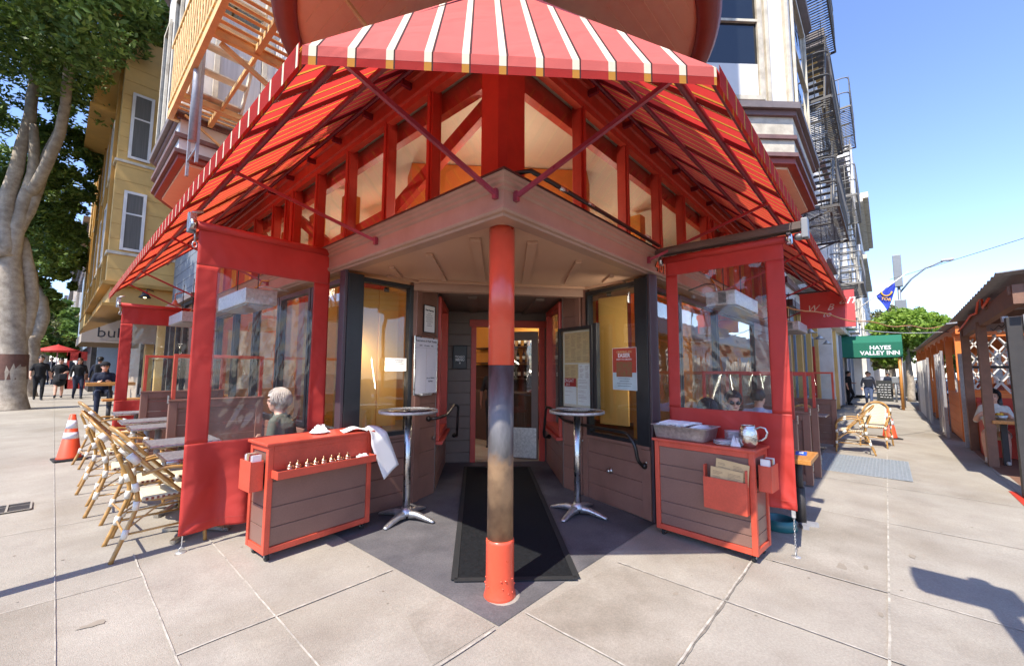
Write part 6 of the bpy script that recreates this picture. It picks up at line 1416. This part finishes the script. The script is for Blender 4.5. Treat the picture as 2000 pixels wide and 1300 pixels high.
# ------------------------------------------------------------------ fire escapes
def fire_escape(nm, lab, m, x0, x1, y_out, y_in, zs, rail_h=1.0, axis='x', slat=.11, vert=True, bal=.14, ladder=True, gap=None):
    """platforms along a wall; axis 'x' = on the right facade (outer edge at y_out), 'y' = on the left facade"""
    t = thing(nm, lab, 'fire escape')
    def T(u, v, z): return (u, v, z) if axis == 'x' else (v, u, z)
    for z in zs:
        o = MB(); 
        for v in (y_out, (y_out+y_in)/2, y_in): o.beam(T(x0, v, z), T(x1, v, z), .035, .06)
        for u in (x0, x1): o.beam(T(u, y_out, z), T(u, y_in, z), .035, .055)
        pf = o.build('platform_frame', m, t)
        o = MB(); n = int((x1-x0)/slat)
        for i in range(1, n):
            u = x0+(x1-x0)*i/n
            if gap and gap[0] < u < gap[1]: continue
            o.beam(T(u, y_out, z+.032), T(u, y_in, z+.032), .03 if slat < .1 else .05, .012)
        o.build('slats', m, t)
        o = MB(); r = .16
        for hh in (rail_h, rail_h*.5): o.tube([T(x0, y_in, z+hh), T(x0, y_out+r, z+hh), T(x0+r*.3, y_out+r*.3, z+hh), T(x0+r, y_out, z+hh), T(x1-r, y_out, z+hh), T(x1-r*.3, y_out+r*.3, z+hh), T(x1, y_out+r, z+hh), T(x1, y_in, z+hh)], .018, 6)
        if vert:
            n = int((x1-x0)/bal)
            for i in range(n+1): u = x0+(x1-x0)*i/n; o.tube([T(u, y_out, z), T(u, y_out, z+rail_h)], .009, 5)
            for i in range(6): v = y_out+(y_in-y_out)*i/6; o.tube([T(x0, v, z), T(x0, v, z+rail_h)], .009, 5); o.tube([T(x1, v, z), T(x1, v, z+rail_h)], .009, 5)
        o.build('railing', m, t)
        o = MB()
        for u in (x0+.2, x1-.2): o.beam(T(u, y_out+.15, z-.02), T(u, y_in, z-.55), .03, .03)
        o.build('bracket', m, t)
    if ladder:
        for za, zb in zip(zs[:-1], zs[1:]):
            o = MB(); ua, ub = x0+.5, x1-.7
            for v in (y_out+.15, y_out+.6): o.beam(T(ua, v, za), T(ub, v, zb), .03, .12)
            k = 11
            for i in range(1, k): u = ua+(ub-ua)*i/k; z = za+(zb-za)*i/k; o.beam(T(u, y_out+.15, z), T(u, y_out+.6, z), .14, .012, up=(0, 0, 1))
            o.build('stair', m, t)
    return t
fire_escape('fire_escape', 'dark grey iron fire escape stacked on the right facade above the awning', mat('fe_dark', '5d5955', .6, var=.2, scale=8), 7.7, 10.6, -1.62, -.04, (4.78, 7.0, 9.7, 12.4), slat=.09)
fire_escape('fire_escape', 'second grey fire escape further along the right facade', M['grey_fe'], 14.2, 17.5, -1.75, -.2, (4.3, 7.1, 10.0), slat=.12)
FE = fire_escape('fire_escape', 'yellow wooden-slatted fire escape above the left awning', M['yellow_fe'], 1.2, 5.6, -1.32, -.35, (5.35, 8.4), slat=.125, vert=False, ladder=False, axis='y', gap=(3.25, 4.85))
for z in (5.35, 8.4):
    o = MB()
    for i in range(29):
        y = 1.25+i*.15; pts = [(-1.33, y+.018*math.sin(k*1.6), z+.05+k*.1) for k in range(11)]; o.tube(pts, .014, 5)
    o.beam((-1.33, 1.2, z+1.05), (-1.33, 5.6, z+1.05), .05, .05); o.beam((-1.33, 1.2, z+.12), (-1.33, 5.6, z+.12), .03, .05); o.build('balusters', M['yellow_fe'], FE)
o = MB(); o.beam((-1.31, 1.2, 5.33), (-1.31, 5.6, 5.33), .06, .11); o.beam((-1.31, 1.22, 5.33), (-.35, 1.22, 5.33), .06, .08); o.beam((-1.3, 3.25, 5.33), (-.35, 3.25, 5.33), .06, .09); o.beam((-1.3, 4.87, 5.33), (-.35, 4.87, 5.33), .05, .08); o.beam((-1.3, 5.58, 5.33), (-.35, 5.58, 5.33), .08, .1); o.beam((-.85, 1.2, 5.35), (-.85, 3.25, 5.35), .06, .08); o.beam((-.85, 4.9, 5.34), (-.85, 5.6, 5.34), .06, .08); o.beam((-1.2, 3.3, 5.27), (-.1, 3.3, 4.75), .04, .05); o.build('edge_beam', M['yellow_fe'], FE)
o = MB()
for k in range(6): o.bev((-1.2, 4.75-k*.22, 5.4+k*.24), (-.62, 4.9-k*.22, 5.425+k*.24), .004)
for x in (-1.22, -.6): o.beam((x, 4.85, 5.38), (x, 3.6, 6.75), .03, .1)
o.build('stair', M['white_peel'], FE)
t = thing('drop_ladder', 'pale metal drop ladder hanging from the yellow fire escape', 'ladder', (-1.22, 4.3, 0)); o = MB()
for y in (-.27, .27): o.beam((0, y, 4.1+.0), (.0, y, 6.9), .05, .03)
o.build('stile', M['galv'], t)
o = MB()
for k in range(9): o.tube([(0, -.27, 4.3+k*.3), (0, .27, 4.3+k*.3)], .014, 6)
o.build('rungs', M['galv'], t)
o = MB(); o.tube([(-.05, -.27, 4.35), (-.05, -.27, 5.9)], .045, 10); o.build('counterweight', M['galv'], t)

# ------------------------------------------------------------------ right street buildings
B2 = thing('white_shop_building', 'white building with a yellow and blue shopfront next to the restaurant on the right street', 'building')
wbox(B2, 'wall', (12.2, .0, 3.6), (19.5, 8, 11.6), M['white_paint']); wbox(B2, 'wall', (12.2, .12, 0), (19.5, 8, 3.6), M['blue_paint'])
for x in (12.3, 14.6, 17.0, 19.2): wbox(B2, 'shop_column', (x, -.06, 0), (x+.28, .12, 3.5), M['yellow_paint'])
for x in (12.7, 15.1, 17.4): window(B2, (x, .1), (x+1.8, .1), .05, 1.75, .6, 3.0, M['blue_paint'], M['glass_dark'], .08, out=.03, dep=.0)
wbox(B2, 'shop_door', (18.9, .04, 0), (19.15, .1, 2.6), M['parklet_red'])
for z0, z1, g_, mm in ((3.5, 3.7, .1, 'grey_trim'), (4.2, 4.4, .0, 'plum_trim')): wbox(B2, 'band', (12.2, -.1-g_, z0), (19.5, 0, z1), M[mm])
for x in (13.0, 16.6):
    o = MB(); o.prism([(x-.4, 0), (x, -1.0), (x+1.7, -1.0), (x+2.1, 0)], 4.6, 10.6); o.build('bay', M['white_paint'], B2)
    for z in (5.0, 8.0): win(B2, (x, -1.01), (x+1.7, -1.01), z, z+1.9, .2, 1.5, rails=(z+1,)); wbox(B2, 'band', (x-.15, -1.12, z-.25), (x+1.85, -1.0, z-.12), M['plum_trim'])
wbox(B2, 'cornice', (12.0, -1.1, 10.7), (19.6, 0, 10.9), M['yellow_paint']); wbox(B2, 'cornice', (11.9, -1.35, 10.9), (19.7, 0, 11.4), M['grey_trim'])
t = bld; o = MB(); o.box((2.0, -1.1, 13.4), (12.2, .3, 13.6)); o.build('eave', M['yellow_paint'], bld)
B3 = thing('white_corniced_building', 'tall white building with deep cornices on the right street', 'building')
wbox(B3, 'wall', (19.7, -.5, 0), (34, 8, 12.5), M['white_paint']); 
for z0, z1, y_ in ((10.0, 10.2, -1.0), (10.2, 10.6, -1.35), (6.6, 6.8, -.8), (3.4, 3.6, -.8)): wbox(B3, 'cornice', (19.7, y_, z0), (34, -.5, z1), M['grey_trim'] if z0 > 9 else M['white_peel'])
for k in range(4):
    x = 20.4+k*3.3; wbox(B3, 'bay', (x, -1.15, 3.7), (x+1.9, -.5, 9.8), M['white_paint'])
    for z in (4.2, 7.2): win(B3, (x, -1.16), (x+1.9, -1.16), z, z+1.8, .25, 1.65, 'white_peel', rails=(z+.9,))
for x in (20, 23, 26, 29, 32): wbox(B3, 'shop_column', (x, -.6, 0), (x+.35, -.5, 3.3), M['yellow_paint'] if x == 20 else M['grey_siding'])
B4 = thing('white_plain_building', 'plain white building rising behind the corniced one on the right street', 'building'); wbox(B4, 'wall', (34.2, -1.2, 0), (56, 8, 17.5), M['white_paint'])
for z0, z1, y_ in ((13.2, 13.4, -1.6), (13.4, 13.8, -1.9), (9.2, 9.5, -1.6)): wbox(B4, 'cornice', (34.2, y_, z0), (50, -1.2, z1), M['white_peel'])
for k in range(5):
    for z in (4, 7, 10): win(B4, (35+k*4, -1.21), (37+k*4, -1.21), z, z+1.9, .2, 1.4)
B5 = thing('distant_building', 'pale building at the far end of the right street', 'building'); wbox(B5, 'wall', (56.2, -1.0, -1), (140, 8, 10), M['beige_canvas'])
t = thing('distant_building', 'low dark building block across the right street behind the parklets', 'building'); wbox(t, 'wall', (30, -30, -1), (160, -18, 8), M['grey_siding'])
# shop lamps on the right
for i, (x, z) in enumerate(((13.4, 2.75), (15.8, 2.7), (18.2, 2.65))):
    t = thing('shop_lamp', ['nearest', 'middle', 'farthest'][i]+' steel gooseneck lamp over the blue shopfront', 'lamp', (x, -.45, z), 0, 'gooseneck lamps over the shopfront'); o = MB(); o.lathe((0, 0, 0), [(.03, .14), (.05, .1), (.15, 0), (.13, 0), (.04, .09)], 16); o.build('shade', M['steel_dull'], t); o = MB(); o.tube([(0, 0, .12), (0, .05, .25), (0, .3, .3), (0, .45, .2)], .012, 6); o.build('arm', M['steel_dull'], t)
# pink-red hanging banner
t = thing('wine_shop_sign', 'pink-red hanging shop banner with white script under the right awning', 'sign', (9.3, 0, 0)); o = MB(); o.bev((-.01, -1.70, 2.55), (.01, -.72, 3.36), .004); o.build('banner', M['sign_pink'], t)
o = MB(); o.tube([(0, -1.74, 3.38), (0, 0, 3.38)], .015, 6); o.tube([(0, -1.74, 3.4), (0, -.4, 4.2)], .008, 6); o.build('bracket', M['dark_iron'], t)
text('lettering', 'an', .30, M['white_ink'], t, M=facing((-.012, -1.56, 3.15), (-1, 0, 0)), shear=.4); text('lettering', 'W   B', .2, M['white_ink'], t, M=facing((-.012, -1.08, 3.0), (-1, 0, 0)), shear=.4); text('lettering', 'to', .18, M['white_ink'], t, M=facing((-.012, -1.2, 2.85), (-1, 0, 0)), shear=.4)
# green awning
t = thing('inn_awning', 'green canvas awning lettered HAYES VALLEY INN over the right pavement', 'awning', (24, 0, 0)); o = MB(); A = [(-.45, 2.28), (-.45, 3.28), (-2.76, 3.28), (-2.72, 2.28)]
prof = [(0, 2.26), (0, 2.95), (.35, 3.3), (1.8, 3.3), (2.15, 2.95), (2.15, 2.26)]
o.add([(x, -.4, z) for x, z in prof]+[(x, -2.74, z) for x, z in prof], [(i, i+1, 7+i, 6+i) for i in range(5)]+[tuple(range(6, 12))]); ob = o.build('canvas', M['green_canvas'], t); ob.modifiers.new('s', 'SOLIDIFY').thickness = .02
text('lettering', 'HAYES', .26, M['white_ink'], t, M=facing((-.03, -1.98, 2.70), (-1, 0, 0)), bold=.008); text('lettering', 'VALLEY INN', .26, M['white_ink'], t, M=facing((-.03, -1.95, 2.45), (-1, 0, 0)), bold=.008)
o = MB(); o.cyl((.1, -2.62, Gz(24, -2.6)), .06, 2.5, 10); o.build('post', M['wood_light'], t); o = MB(); o.cyl((2.0, -2.72, Gz(26, -2.6)), .05, 2.5, 10); o.build('post', M['galv'], t)
# flag
t = thing('flag', 'blue and gold pennant flag on a slanted pole', 'flag', (21.5, 0, 0)); o = MB(); o.tube([(0, -.9, 3.95), (0, -3.05, 5.75)], .022, 8); o.build('pole', M['white_paint'], t)
o = MB(); n = 12; vs = []
for i in range(n+1):
    u = i/n
    for j in range(n+1):
        v = j/n; y = -2.0-.6*u; zt = 4.88+.5*u; low = 4.25 if True else 0; zb = zt+(4.15-zt)*(1-abs(u-.5)*1.6); vs.append((.03*math.sin(v*7+u*9), y+(-.02)*v, zt+(zb-zt)*v))
o.smooth = True; o.add(vs, [(i*(n+1)+j, i*(n+1)+j+1, (i+1)*(n+1)+j+1, (i+1)*(n+1)+j) for i in range(n) for j in range(n)]); ob = o.build('cloth', M['flag_blue'], t); ob.modifiers.new('s', 'SOLIDIFY').thickness = .006
o = MB(); pts = []
for k in range(9): a_ = math.pi*(1.05+k/8*.95); pts.append((-.05, -2.33+.17*math.cos(a_), 5.0+.2*math.sin(a_)))
o.tube(pts, .03, 5); o.build('gold_arc', M['flag_gold'], t); text('lettering', 'TOR', .16, M['flag_gold'], t, M=facing((-.06, -2.3, 4.66), (-1, 0, 0), (0, -.3, 1)), bold=.004)
# street light
t = thing('street_light', 'grey street light with a long curved arm above the round tree', 'street light', (40, -3.2, Gz(40, -3.2))); o = MB(); o.cyl((0, 0, 0), .12, 10.2, 12, .09); o.build('pole', M['pole_grey'], t); o = MB(); o.tube([(0, 0, 7.7), (0, -.7, 8.7), (0, -1.5, 9.4), (0, -2.4, 9.75)], .06, 8); o.build('arm', M['pole_grey'], t)
o = MB(); o.bev((-.12, -2.95, 9.72), (.12, -2.3, 9.88), .04); o.build('lamp_head', M['galv'], t); o = MB(); o.bev((-.25, -.35, 6.0), (.25, .3, 7.2), .04); o.bev((-.28, -.24, 8.2), (.2, .24, 10.6), .03); o.build('cabinet', M['pole_grey'], t)
# wires
for i, (p, q, r_, c_, lb) in enumerate((((30, -2.6, 6.9), (9, -8.5, 5.2), .014, 'galv', 'pale overhead wire crossing the sky on the right'), ((6.2, -.8, 2.74), (13.2, -3.3, 2.72), .012, 'wood_light', 'orange cable strung from the awning over to the parklet'), ((12.3, -1.0, 2.9), (13.4, -3.4, 2.62), .012, 'galv', 'thin grey cable strung beside the orange one'))):
    t = thing('overhead_cable', lb, 'cable', p); o = MB(); pts = []
    for k in range(19): u = k/18; w_ = Vector(p).lerp(Vector(q), u)-Vector(p); w_.z -= .12*math.sin(u*math.pi)*(1 if i else .3)+(.03*math.sin(u*24) if i == 1 else 0); pts.append(w_)
    o.tube(pts, r_, 6); o.build('cable', M[c_], t)

# ------------------------------------------------------------------ parklets on the right curb
PO = M['parklet_orange']; WB = M['wood_brown']; PR = M['parklet_red']
PK = thing('brown_parklet', 'brown timber parklet shelter with corrugated roof and red benches on the right curb', 'parklet')
o = MB(); o.bev((6.3, -5.6, -.14), (12.0, -3.42, -.095), .01); o.build('deck', M['wood_brown'], PK)
for x, y, w_, m_, h_ in ((9.2, -3.46, .13, WB, 2.5), (11.3, -3.46, .13, WB, 2.5), (11.75, -3.40, .07, M['galv'], 2.0), (6.75, -5.5, .13, WB, 2.6), (11.6, -5.5, .13, WB, 2.6)):
    o = MB(); o.bev((x-w_/2, y-w_/2, -.14), (x+w_/2, y+w_/2, h_), .006); o.build('post', m_, PK)
o = MB(); o.bev((6.5, -3.52, -.14), (6.62, -3.38, 2.33), .006); o.build('post', M['dark_iron'], PK); o = MB(); o.bev((6.48, -3.6, -.14), (6.56, -3.53, 2.36), .004); o.bev((6.62, -3.42, 2.28), (6.7, -3.36, 2.36), .004); o.build('post', M['galv'], PK)
o = MB(); o.beam((6.3, -3.48, 2.62), (11.7, -3.48, 2.48), .1, .26); o.beam((6.3, -5.5, 2.75), (11.7, -5.5, 2.6), .1, .25)
for x in (6.4, 8.2, 10.0, 11.6): o.beam((x, -3.4, 2.68), (x, -5.7, 2.76), .08, .12)
o.build('beam', WB, PK)
o = MB(); n = 60; vs = []
for i in range(n+1):
    x = 6.1+5.7*i/n
    for y in (-3.28, -5.9): vs.append((x, y, 2.90-(x-6.1)*.026+.02*math.sin(i*2.1)+( -.0 if y > -4 else .18)))
o.add(vs, [(2*i, 2*i+1, 2*i+3, 2*i+2) for i in range(n)]); ob = o.build('corrugated_roof', M['galv'], PK); ob.modifiers.new('s', 'SOLIDIFY').thickness = .012
o = MB(); o.bev((10.35, -5.4, .35), (10.9, -3.55, .48), .01); o.bev((10.85, -5.4, -.1), (10.95, -3.5, 1.05), .01); o.bev((10.3, -3.56, -.1), (10.95, -3.5, .95), .01); o.bev((10.4, -5.3, -.1), (10.5, -3.56, .35), .01)
o.build('bench', PR, PK)
for k in range(4): wbox(PK, 'bench_slat', (10.835, -5.38, .55+k*.13), (10.849, -3.57, .66+k*.13), PR)
o = MB(); o.bev((11.6, -5.6, -.1), (11.66, -3.5, 1.1), .01); o.build('back_panel', PO, PK)
o = MB(); o.box((11.62, -5.5, 1.66), (11.67, -3.5, 1.72)); o.build('rail', M['dark_iron'], PK)
wbox(PK, 'side_panel', (6.3, -5.62, -.1), (11.6, -5.56, .95), PR)
def lattice(parent, P0, U, V, w_, h_, n, m, nm='lattice', r=.012, skew=1.0):
    o = MB(); P0, U, V = Vector(P0), Vector(U), Vector(V); st = w_/n
    k = -int(h_/st)-1
    while k <= n:
        for sg in (1, -1):
            # line from (k*st,0) rising
            a_, c = (k*st, 0), (k*st+h_*skew, h_)
            u0, v0, u1, v1 = a_[0], 0, c[0], h_
            if u1 <= 0 or u0 >= w_: continue
            if u0 < 0: v0 = -u0/skew; u0 = 0
            if u1 > w_: v1 = v0+(w_-u0)/skew if u0 > 0 or v0 > 0 else w_/skew; v1 = min(v1, h_); u1 = w_
            if sg < 0: u0, u1 = w_-u0, w_-u1
            o.beam(P0+U*u0+V*v0, P0+U*u1+V*v1, r*2.2, r*.6, up=U.cross(V))
        k += 1
    return o.build(nm, m, parent)
lattice(PK, (11.64, -3.5, 1.12), (0, -1, 0), (0, 0, 1), 2.1, 1.2, 7, M['white_paint'], r=.014, skew=.6)
t = thing('wooden_table', 'orange-brown wooden table in the parklet in front of the eating woman', 'table', (9.45, -4.1, -.095)); o = MB(); o.bev((-.35, -.95, .76), (.3, .62, .82), .008); o.build('tabletop', M['wood_light'], t)
for y in (.45, -.8): o = MB(); o.bev((-.05, y-.04, 0), (.05, y+.04, .76), .005); o.build('leg', M['dark_iron'], t)
for i, (x, y, lb) in enumerate(((9.4, -3.9, 'white dinner plate in front of the eating woman'), (9.45, -4.3, 'second white plate on the parklet table'))):
    t = thing('dinner_plate', lb, 'plate', (x, y, .727)); o = MB(); o.lathe((0, 0, 0), [(.07, 0), (.13, .016), (.135, .02), (.07, .008), (0, .006)], 24); o.build('plate_body', M['china'], t); o = MB(); o.ball((0, 0, .015), .05, 6, (1, 1, .5)); o.build('food', M['paper_tan'], t)
t = thing('food_basket', 'metal basket with yellow food at the left end of the parklet table', 'basket', (9.35, -3.62, .727)); o = MB(); o.lathe((0, 0, 0), [(.06, 0), (.09, .08), (.085, .08), (.055, .01), (0, .01)], 16); o.build('basket', M['steel_dull'], t); o = MB(); [o.ball((random.uniform(-.05, .05), random.uniform(-.05, .05), .09), .03, 5) for _ in range(6)]; o.build('fries', M['flag_gold'], t)
t = thing('string_lights', 'string of bare bulbs hanging under the parklet roof beam', 'lights', (6.6, -3.9, 2.55)); o = MB(); pts = [(k*.3, .0, -.08*math.sin(k*1.1)**2) for k in range(18)]; o.tube(pts, .008, 5); o.build('cable', M['ink'], t)
for k in range(0, 17, 2): o = MB(); o.ball((k*.3, 0, -.12-.08*math.sin(k*1.1)**2), .035, 6); o.build('bulb', M['china'], t)
t = thing('orange_extension_cord', 'orange cable draped along the brown roof beam of the parklet', 'cable', (11.6, -3.40, 2.55)); o = MB(); o.tube([(0, 0, -.05), (-1.2, .0, .05), (-2.0, .01, .12), (-2.6, 0, .1), (-3.0, .01, .28), (-3.3, 0, .3), (-3.3, 0, .12), (-3.9, 0, .2)], .018, 6); o.build('cord', M['cone_orange'], t)
OK_ = thing('orange_parklet', 'bright orange timber parklet with white lattice panels beyond the brown one', 'parklet')
o = MB(); o.bev((12.6, -5.7, -.2), (30, -3.45, -.12), .01); o.build('deck', WB, OK_)
for x in (12.9, 15.2, 17.6, 20.2, 22.8, 25.4, 28.0, 30.0):
    for y in (-3.5, -5.6): o = MB(); o.bev((x-.07, y-.07, -.2), (x+.07, y+.07, 2.6), .006); o.build('post', PO, OK_)
o = MB(); o.beam((12.7, -3.5, 2.62), (30.1, -3.5, 2.62), .1, .2); o.beam((12.7, -5.6, 2.62), (30.1, -5.6, 2.62), .1, .2)
for x in (12.9, 14.4, 16, 17.6, 19.2, 21, 22.8, 25.4, 28): o.beam((x, -3.4, 2.5), (x, -5.7, 2.5), .07, .12)
o.build('beam', PO, OK_)
o = MB(); o.add([(12.6, -3.3, 2.76), (30.2, -3.3, 2.70), (30.2, -5.9, 2.95), (12.6, -5.9, 2.95)], [(0, 1, 2, 3)]); ob = o.build('roof_sheet', M['galv'], OK_); ob.modifiers.new('s', 'SOLIDIFY').thickness = .03
siding(OK_, (12.85, -3.44), (12.85, -5.6), -.1, 1.15, PO, .2)
for x0, x1 in ((13.0, 15.1), (25.5, 27.9)): siding(OK_, (x1, -3.44), (x0, -3.44), -.1, 1.05, PO, .2); 
for x0 in (13.0, 15.3, 20.3, 22.9): lattice(OK_, (x0, -5.55, 1.1), (1, 0, 0), (0, 0, 1), 2.1, 1.3, 8, M['white_paint'], r=.014, skew=.7)
lattice(OK_, (12.88, -3.5, 1.15), (0, -1, 0), (0, 0, 1), 2.05, 1.25, 8, M['white_paint'], r=.014, skew=.7)
wbox(OK_, 'rear_wall', (12.9, -5.68, -.1), (30, -5.62, 1.1), PR)
def gate(lab, x0, x1, y, h_):
    t = thing('folding_gate', lab, 'gate', (x0, y, Gz(x0, y)), 0, 'folding metal scissor gates along the parklet'); L = x1-x0; n = max(5, int(L/.16))
    for k in range(n+1): o = MB(); x = L*k/n; o.beam((x, .03*math.sin(k*2.3), .03), (x+.02*math.sin(k), .03*math.sin(k*2.3), h_), .026, .014); o.build('upright', M['white_paint'] if k % 3 else M['galv'], t)  # sunlight on the metal put into the colour as white bars
    lattice(t, (0, 0, .12), (1, 0, 0), (0, 0, 1), L, h_-.2, n, M['white_paint'], r=.008, skew=.35)
    o = MB(); o.bev((-.06, -.03, 0), (0, .03, h_+.05), .004); o.build('end_post', M['galv'], t)
    return t
gate('nearer folded scissor gate of white and galvanized bars', 13.4, 15.3, -3.22, 2.2)
gate('farther folded scissor gate of white bars', 17.6, 24.0, -3.18, 2.15)
# street furniture further right
def sandwich(): 
    t = thing('chalkboard_sign', 'black sandwich chalkboard on the right pavement', 'sign', gl(31.9, -2.0)); o = MB(); o.beam((-.2, 0, 0), (0, 0, 1.25), .75, .04, up=(1, 0, 0)); o.beam((.2, 0, 0), (0, 0, 1.25), .75, .04, up=(1, 0, 0)); o.build('board', M['chalk'], t)
    o = MB(); rn = random.Random(4)
    for k in range(6):
        y = -.28
        while y < .26: L_ = rn.uniform(.05, .14); o.beam((-.232+.155*(.25+k*.15), y, .25+k*.15), (-.232+.155*(.25+k*.15), y+L_, .25+k*.15+rn.uniform(-.02, .02)), .012, .03); y += L_+.05
    o.build('chalk_writing', M['white_ink'], t)
sandwich()
for i, (x, y) in enumerate(((31.2, -2.5), (36.5, -2.8))):
    t = thing('parking_meter', ['nearer grey parking meter beside the chalkboard', 'farther grey parking meter'][i], 'parking meter', gl(x, y)); o = MB(); o.cyl((0, 0, 0), .05, 1.1, 10); o.build('post', M['pole_grey'], t); o = MB(); o.bev((-.09, -.16, 1.1), (.09, .16, 1.5), .05); o.build('meter_head', M['pole_grey'], t)
# parked cars seen down the right street
def car(lab, x, y, col):
    t = thing('parked_car', lab, 'car', (x, y, Gz(x, y)-.14), 0, 'cars parked on the right street'); cm = mat('car_paint_'+col, col, .2, coat=.8, var=.02)
    o = MB(); prof = [(-2.2, .35), (-2.2, .75), (-2.0, .92), (-1.1, 1.0), (-.5, 1.42), (1.0, 1.45), (1.7, 1.05), (2.2, .9), (2.25, .35)]; n = len(prof); vs = []
    for y_, s_ in ((-.88, 1), (-.82, 1.0), (.82, 1.0), (.88, 1)): vs += [(px, y_*(.86 if pz > 1.1 else 1), pz) for px, pz in prof]
    o.add(vs, [(j*n+i, j*n+(i+1) % n, (j+1)*n+(i+1) % n, (j+1)*n+i) for j in range(3) for i in range(n)]+[tuple(reversed(range(n))), tuple(range(3*n, 4*n))]); o.build('body', cm, t)
    o = MB()
    for px in (-1.4, 1.4):
        for py in (-.86, .86): o2 = MB(); o2.tube([(px, py-.1, .33), (px, py+.1, .33)], .33, 18); w_ = o2.build('wheel', M['rubber'], t); o3 = MB(); o3.tube([(px, py-.105, .33), (px, py+.105, .33)], .2, 12); o3.build('rim', M['steel_dull'], w_)
    o = MB(); o.box((-1.02, -.74, 1.03), (-.56, .74, 1.36)); o.xf(Matrix(((1, 0, .6, -.72), (0, 1, 0, 0), (0, 0, 1, 0), (0, 0, 0, 1)))); o.build('windscreen', M['glass_dark'], t)
    for sgn in (-1, 1): o = MB(); o.box((-.7, sgn*.8-.03, 1.05), (1.2, sgn*.8+.03, 1.35)); o.build('side_window', M['glass_dark'], t)
    for sgn in (-1, 1): o = MB(); o.bev((-2.24, sgn*.6-.18, .68), (-2.16, sgn*.6+.18, .82), .02); o.build('headlight', M['china'], t)
    return t
car('dark parked car at the right curb beyond the orange parklet', 37, -4.4, '2a2c30'); car('silver parked car further down the right curb', 44, -4.4, 'a0a3a6'); car('white parked car far down the right street', 52, -4.4, 'd8d8d8')
# signal at the right edge; it throws the shadow in the lower right corner
t = thing('pedestrian_signal', 'dark pedestrian signal on a green pole casting its shadow at the lower right', 'signal', (-.05, -2.86, Gz(-.05, -2.86))); o = MB(); o.cyl((0, 0, 0), .065, 3.8, 20); o.cyl((0, 0, 0), .11, .25, 20, .08); o.build('pole', M['signal_green'], t)
o = MB(); o.bev((-.1, -.16, 3.24), (.12, .41, 3.62), .03); o.build('housing', M['signal_dark'], t)
o = MB(); o.bev((-.26, -.12, 3.42), (-.1, .37, 3.58), .02); o.build('visor', M['signal_dark'], t); o = MB(); o.bev((-.04, .03, 3.16), (.04, .12, 3.24), .01); o.build('bracket', M['signal_green'], t)
# lamps inside the restaurant, some of them added as unseen fill
for i, (x, y, z) in enumerate(((3.4, 1.5, 3.3), (4.6, 1.7, 3.3), (1.5, 4.2, 3.4), (5.2, 4.4, 2.9), (1.6, 6.6, 3.4))):
    t = thing('pendant_lamp', ['pendant lamp inside behind the right transom, nearer', 'pendant lamp inside behind the right transom, farther', 'pendant lamp inside behind the left transom, nearer', 'lit pendant lamp over the bar inside the door', 'pendant lamp inside behind the left transom, farther'][i], 'lamp', (x, y, z)); o = MB(); o.cyl((0, 0, .06), .008, 4.3-z-.07, 6); o.build('rod', M['dark_iron'], t); o = MB(); o.lathe((0, 0, 0), [(.14, 0), (.12, .03), (.03, .06), (0, .065)], 20); o.build('shade', M['dark_iron'], t); o = MB(); o.ball((0, 0, .0), .045, 6); o.build('bulb', MATS['b_in'] if 'b_in' in MATS else MATS.setdefault('b_in', emit_mat('b_in', (1, .7, .4), 8)), t)
    l = bpy.data.lights.new('lamp_light', 'POINT'); l.energy = 20 if i != 3 else 10; l.color = (1, .86, .68); l.shadow_soft_size = .12; lo = bpy.data.objects.new('lamp_light', l); COL.objects.link(lo); lo.parent = t; lo.location = (0, 0, -.15)
t = thing('pendant_lamp', 'pendant lamp inside right behind the corner column', 'lamp', (.95, .95, 3.5)); o = MB(); o.cyl((0, 0, .06), .008, .73, 6); o.build('rod', M['dark_iron'], t); o = MB(); o.ball((0, 0, 0), .05, 6); o.build('bulb', MATS['b_in'], t)  # added unseen lamp that lights the bulkhead and ceiling behind the transom
l = bpy.data.lights.new('lamp_light', 'POINT'); l.energy = 9; l.color = (1, .88, .72); l.shadow_soft_size = .15; lo = bpy.data.objects.new('lamp_light', l); COL.objects.link(lo); lo.parent = t; lo.location = (0, 0, -.1)
for i, (x, y) in enumerate(((.42, 2.32), (2.44, .44))):
    t = thing('window_lamp', ['small lamp at the top of the left display window', 'small lamp at the top of the right display window'][i], 'lamp', (x, y, 2.52)); o = MB(); o.lathe((0, 0, 0), [(.03, .05), (.03, 0), (.026, 0), (.026, .04)], 12); o.build('shade', M['dark_iron'], t)
    l = bpy.data.lights.new('strip_light', 'AREA'); l.shape = 'RECTANGLE'; l.size = .04; l.size_y = 1.5; l.energy = 3.0; l.color = (1, .9, .74); lo = bpy.data.objects.new('strip_light', l); COL.objects.link(lo); lo.parent = t  # added fill strip hidden behind the corner post, brightens the display panel
    sx, sy, tx_, ty_ = ((.10, 2.24, .42, 2.45), (2.27, -.08, 2.55, .46))[i]; lo.location = (sx-x, sy-y, -.75); lo.rotation_euler = Vector((tx_-sx, ty_-sy, 0)).to_track_quat('-Z', 'Z').to_euler()
# bottles in the bar
bt = []
for r_ in range(3):
    for k in range(12):
        if not bt:
            t = thing('wine_bottle', 'wine bottle on the shelves behind the bar', 'bottle', (5.72, 3.4+k*.2, 1.38+r_*.4), 0, 'bottles on the shelves behind the bar'); o = MB(); o.lathe((0, 0, 0), [(.038, 0), (.038, .2), (.015, .25), (.015, .31), (0, .31)], 12); o.build('bottle_body', M['lens_dark'], t); o = MB(); o.lathe((0, 0, 0), [(.039, .06), (.039, .15)], 12); o.build('bottle_label', M['paper'], t); bt.append(t)
        else: dup(bt[0], (5.72, 3.4+k*.2+(.05 if r_ == 1 else 0), 1.38+r_*.4))
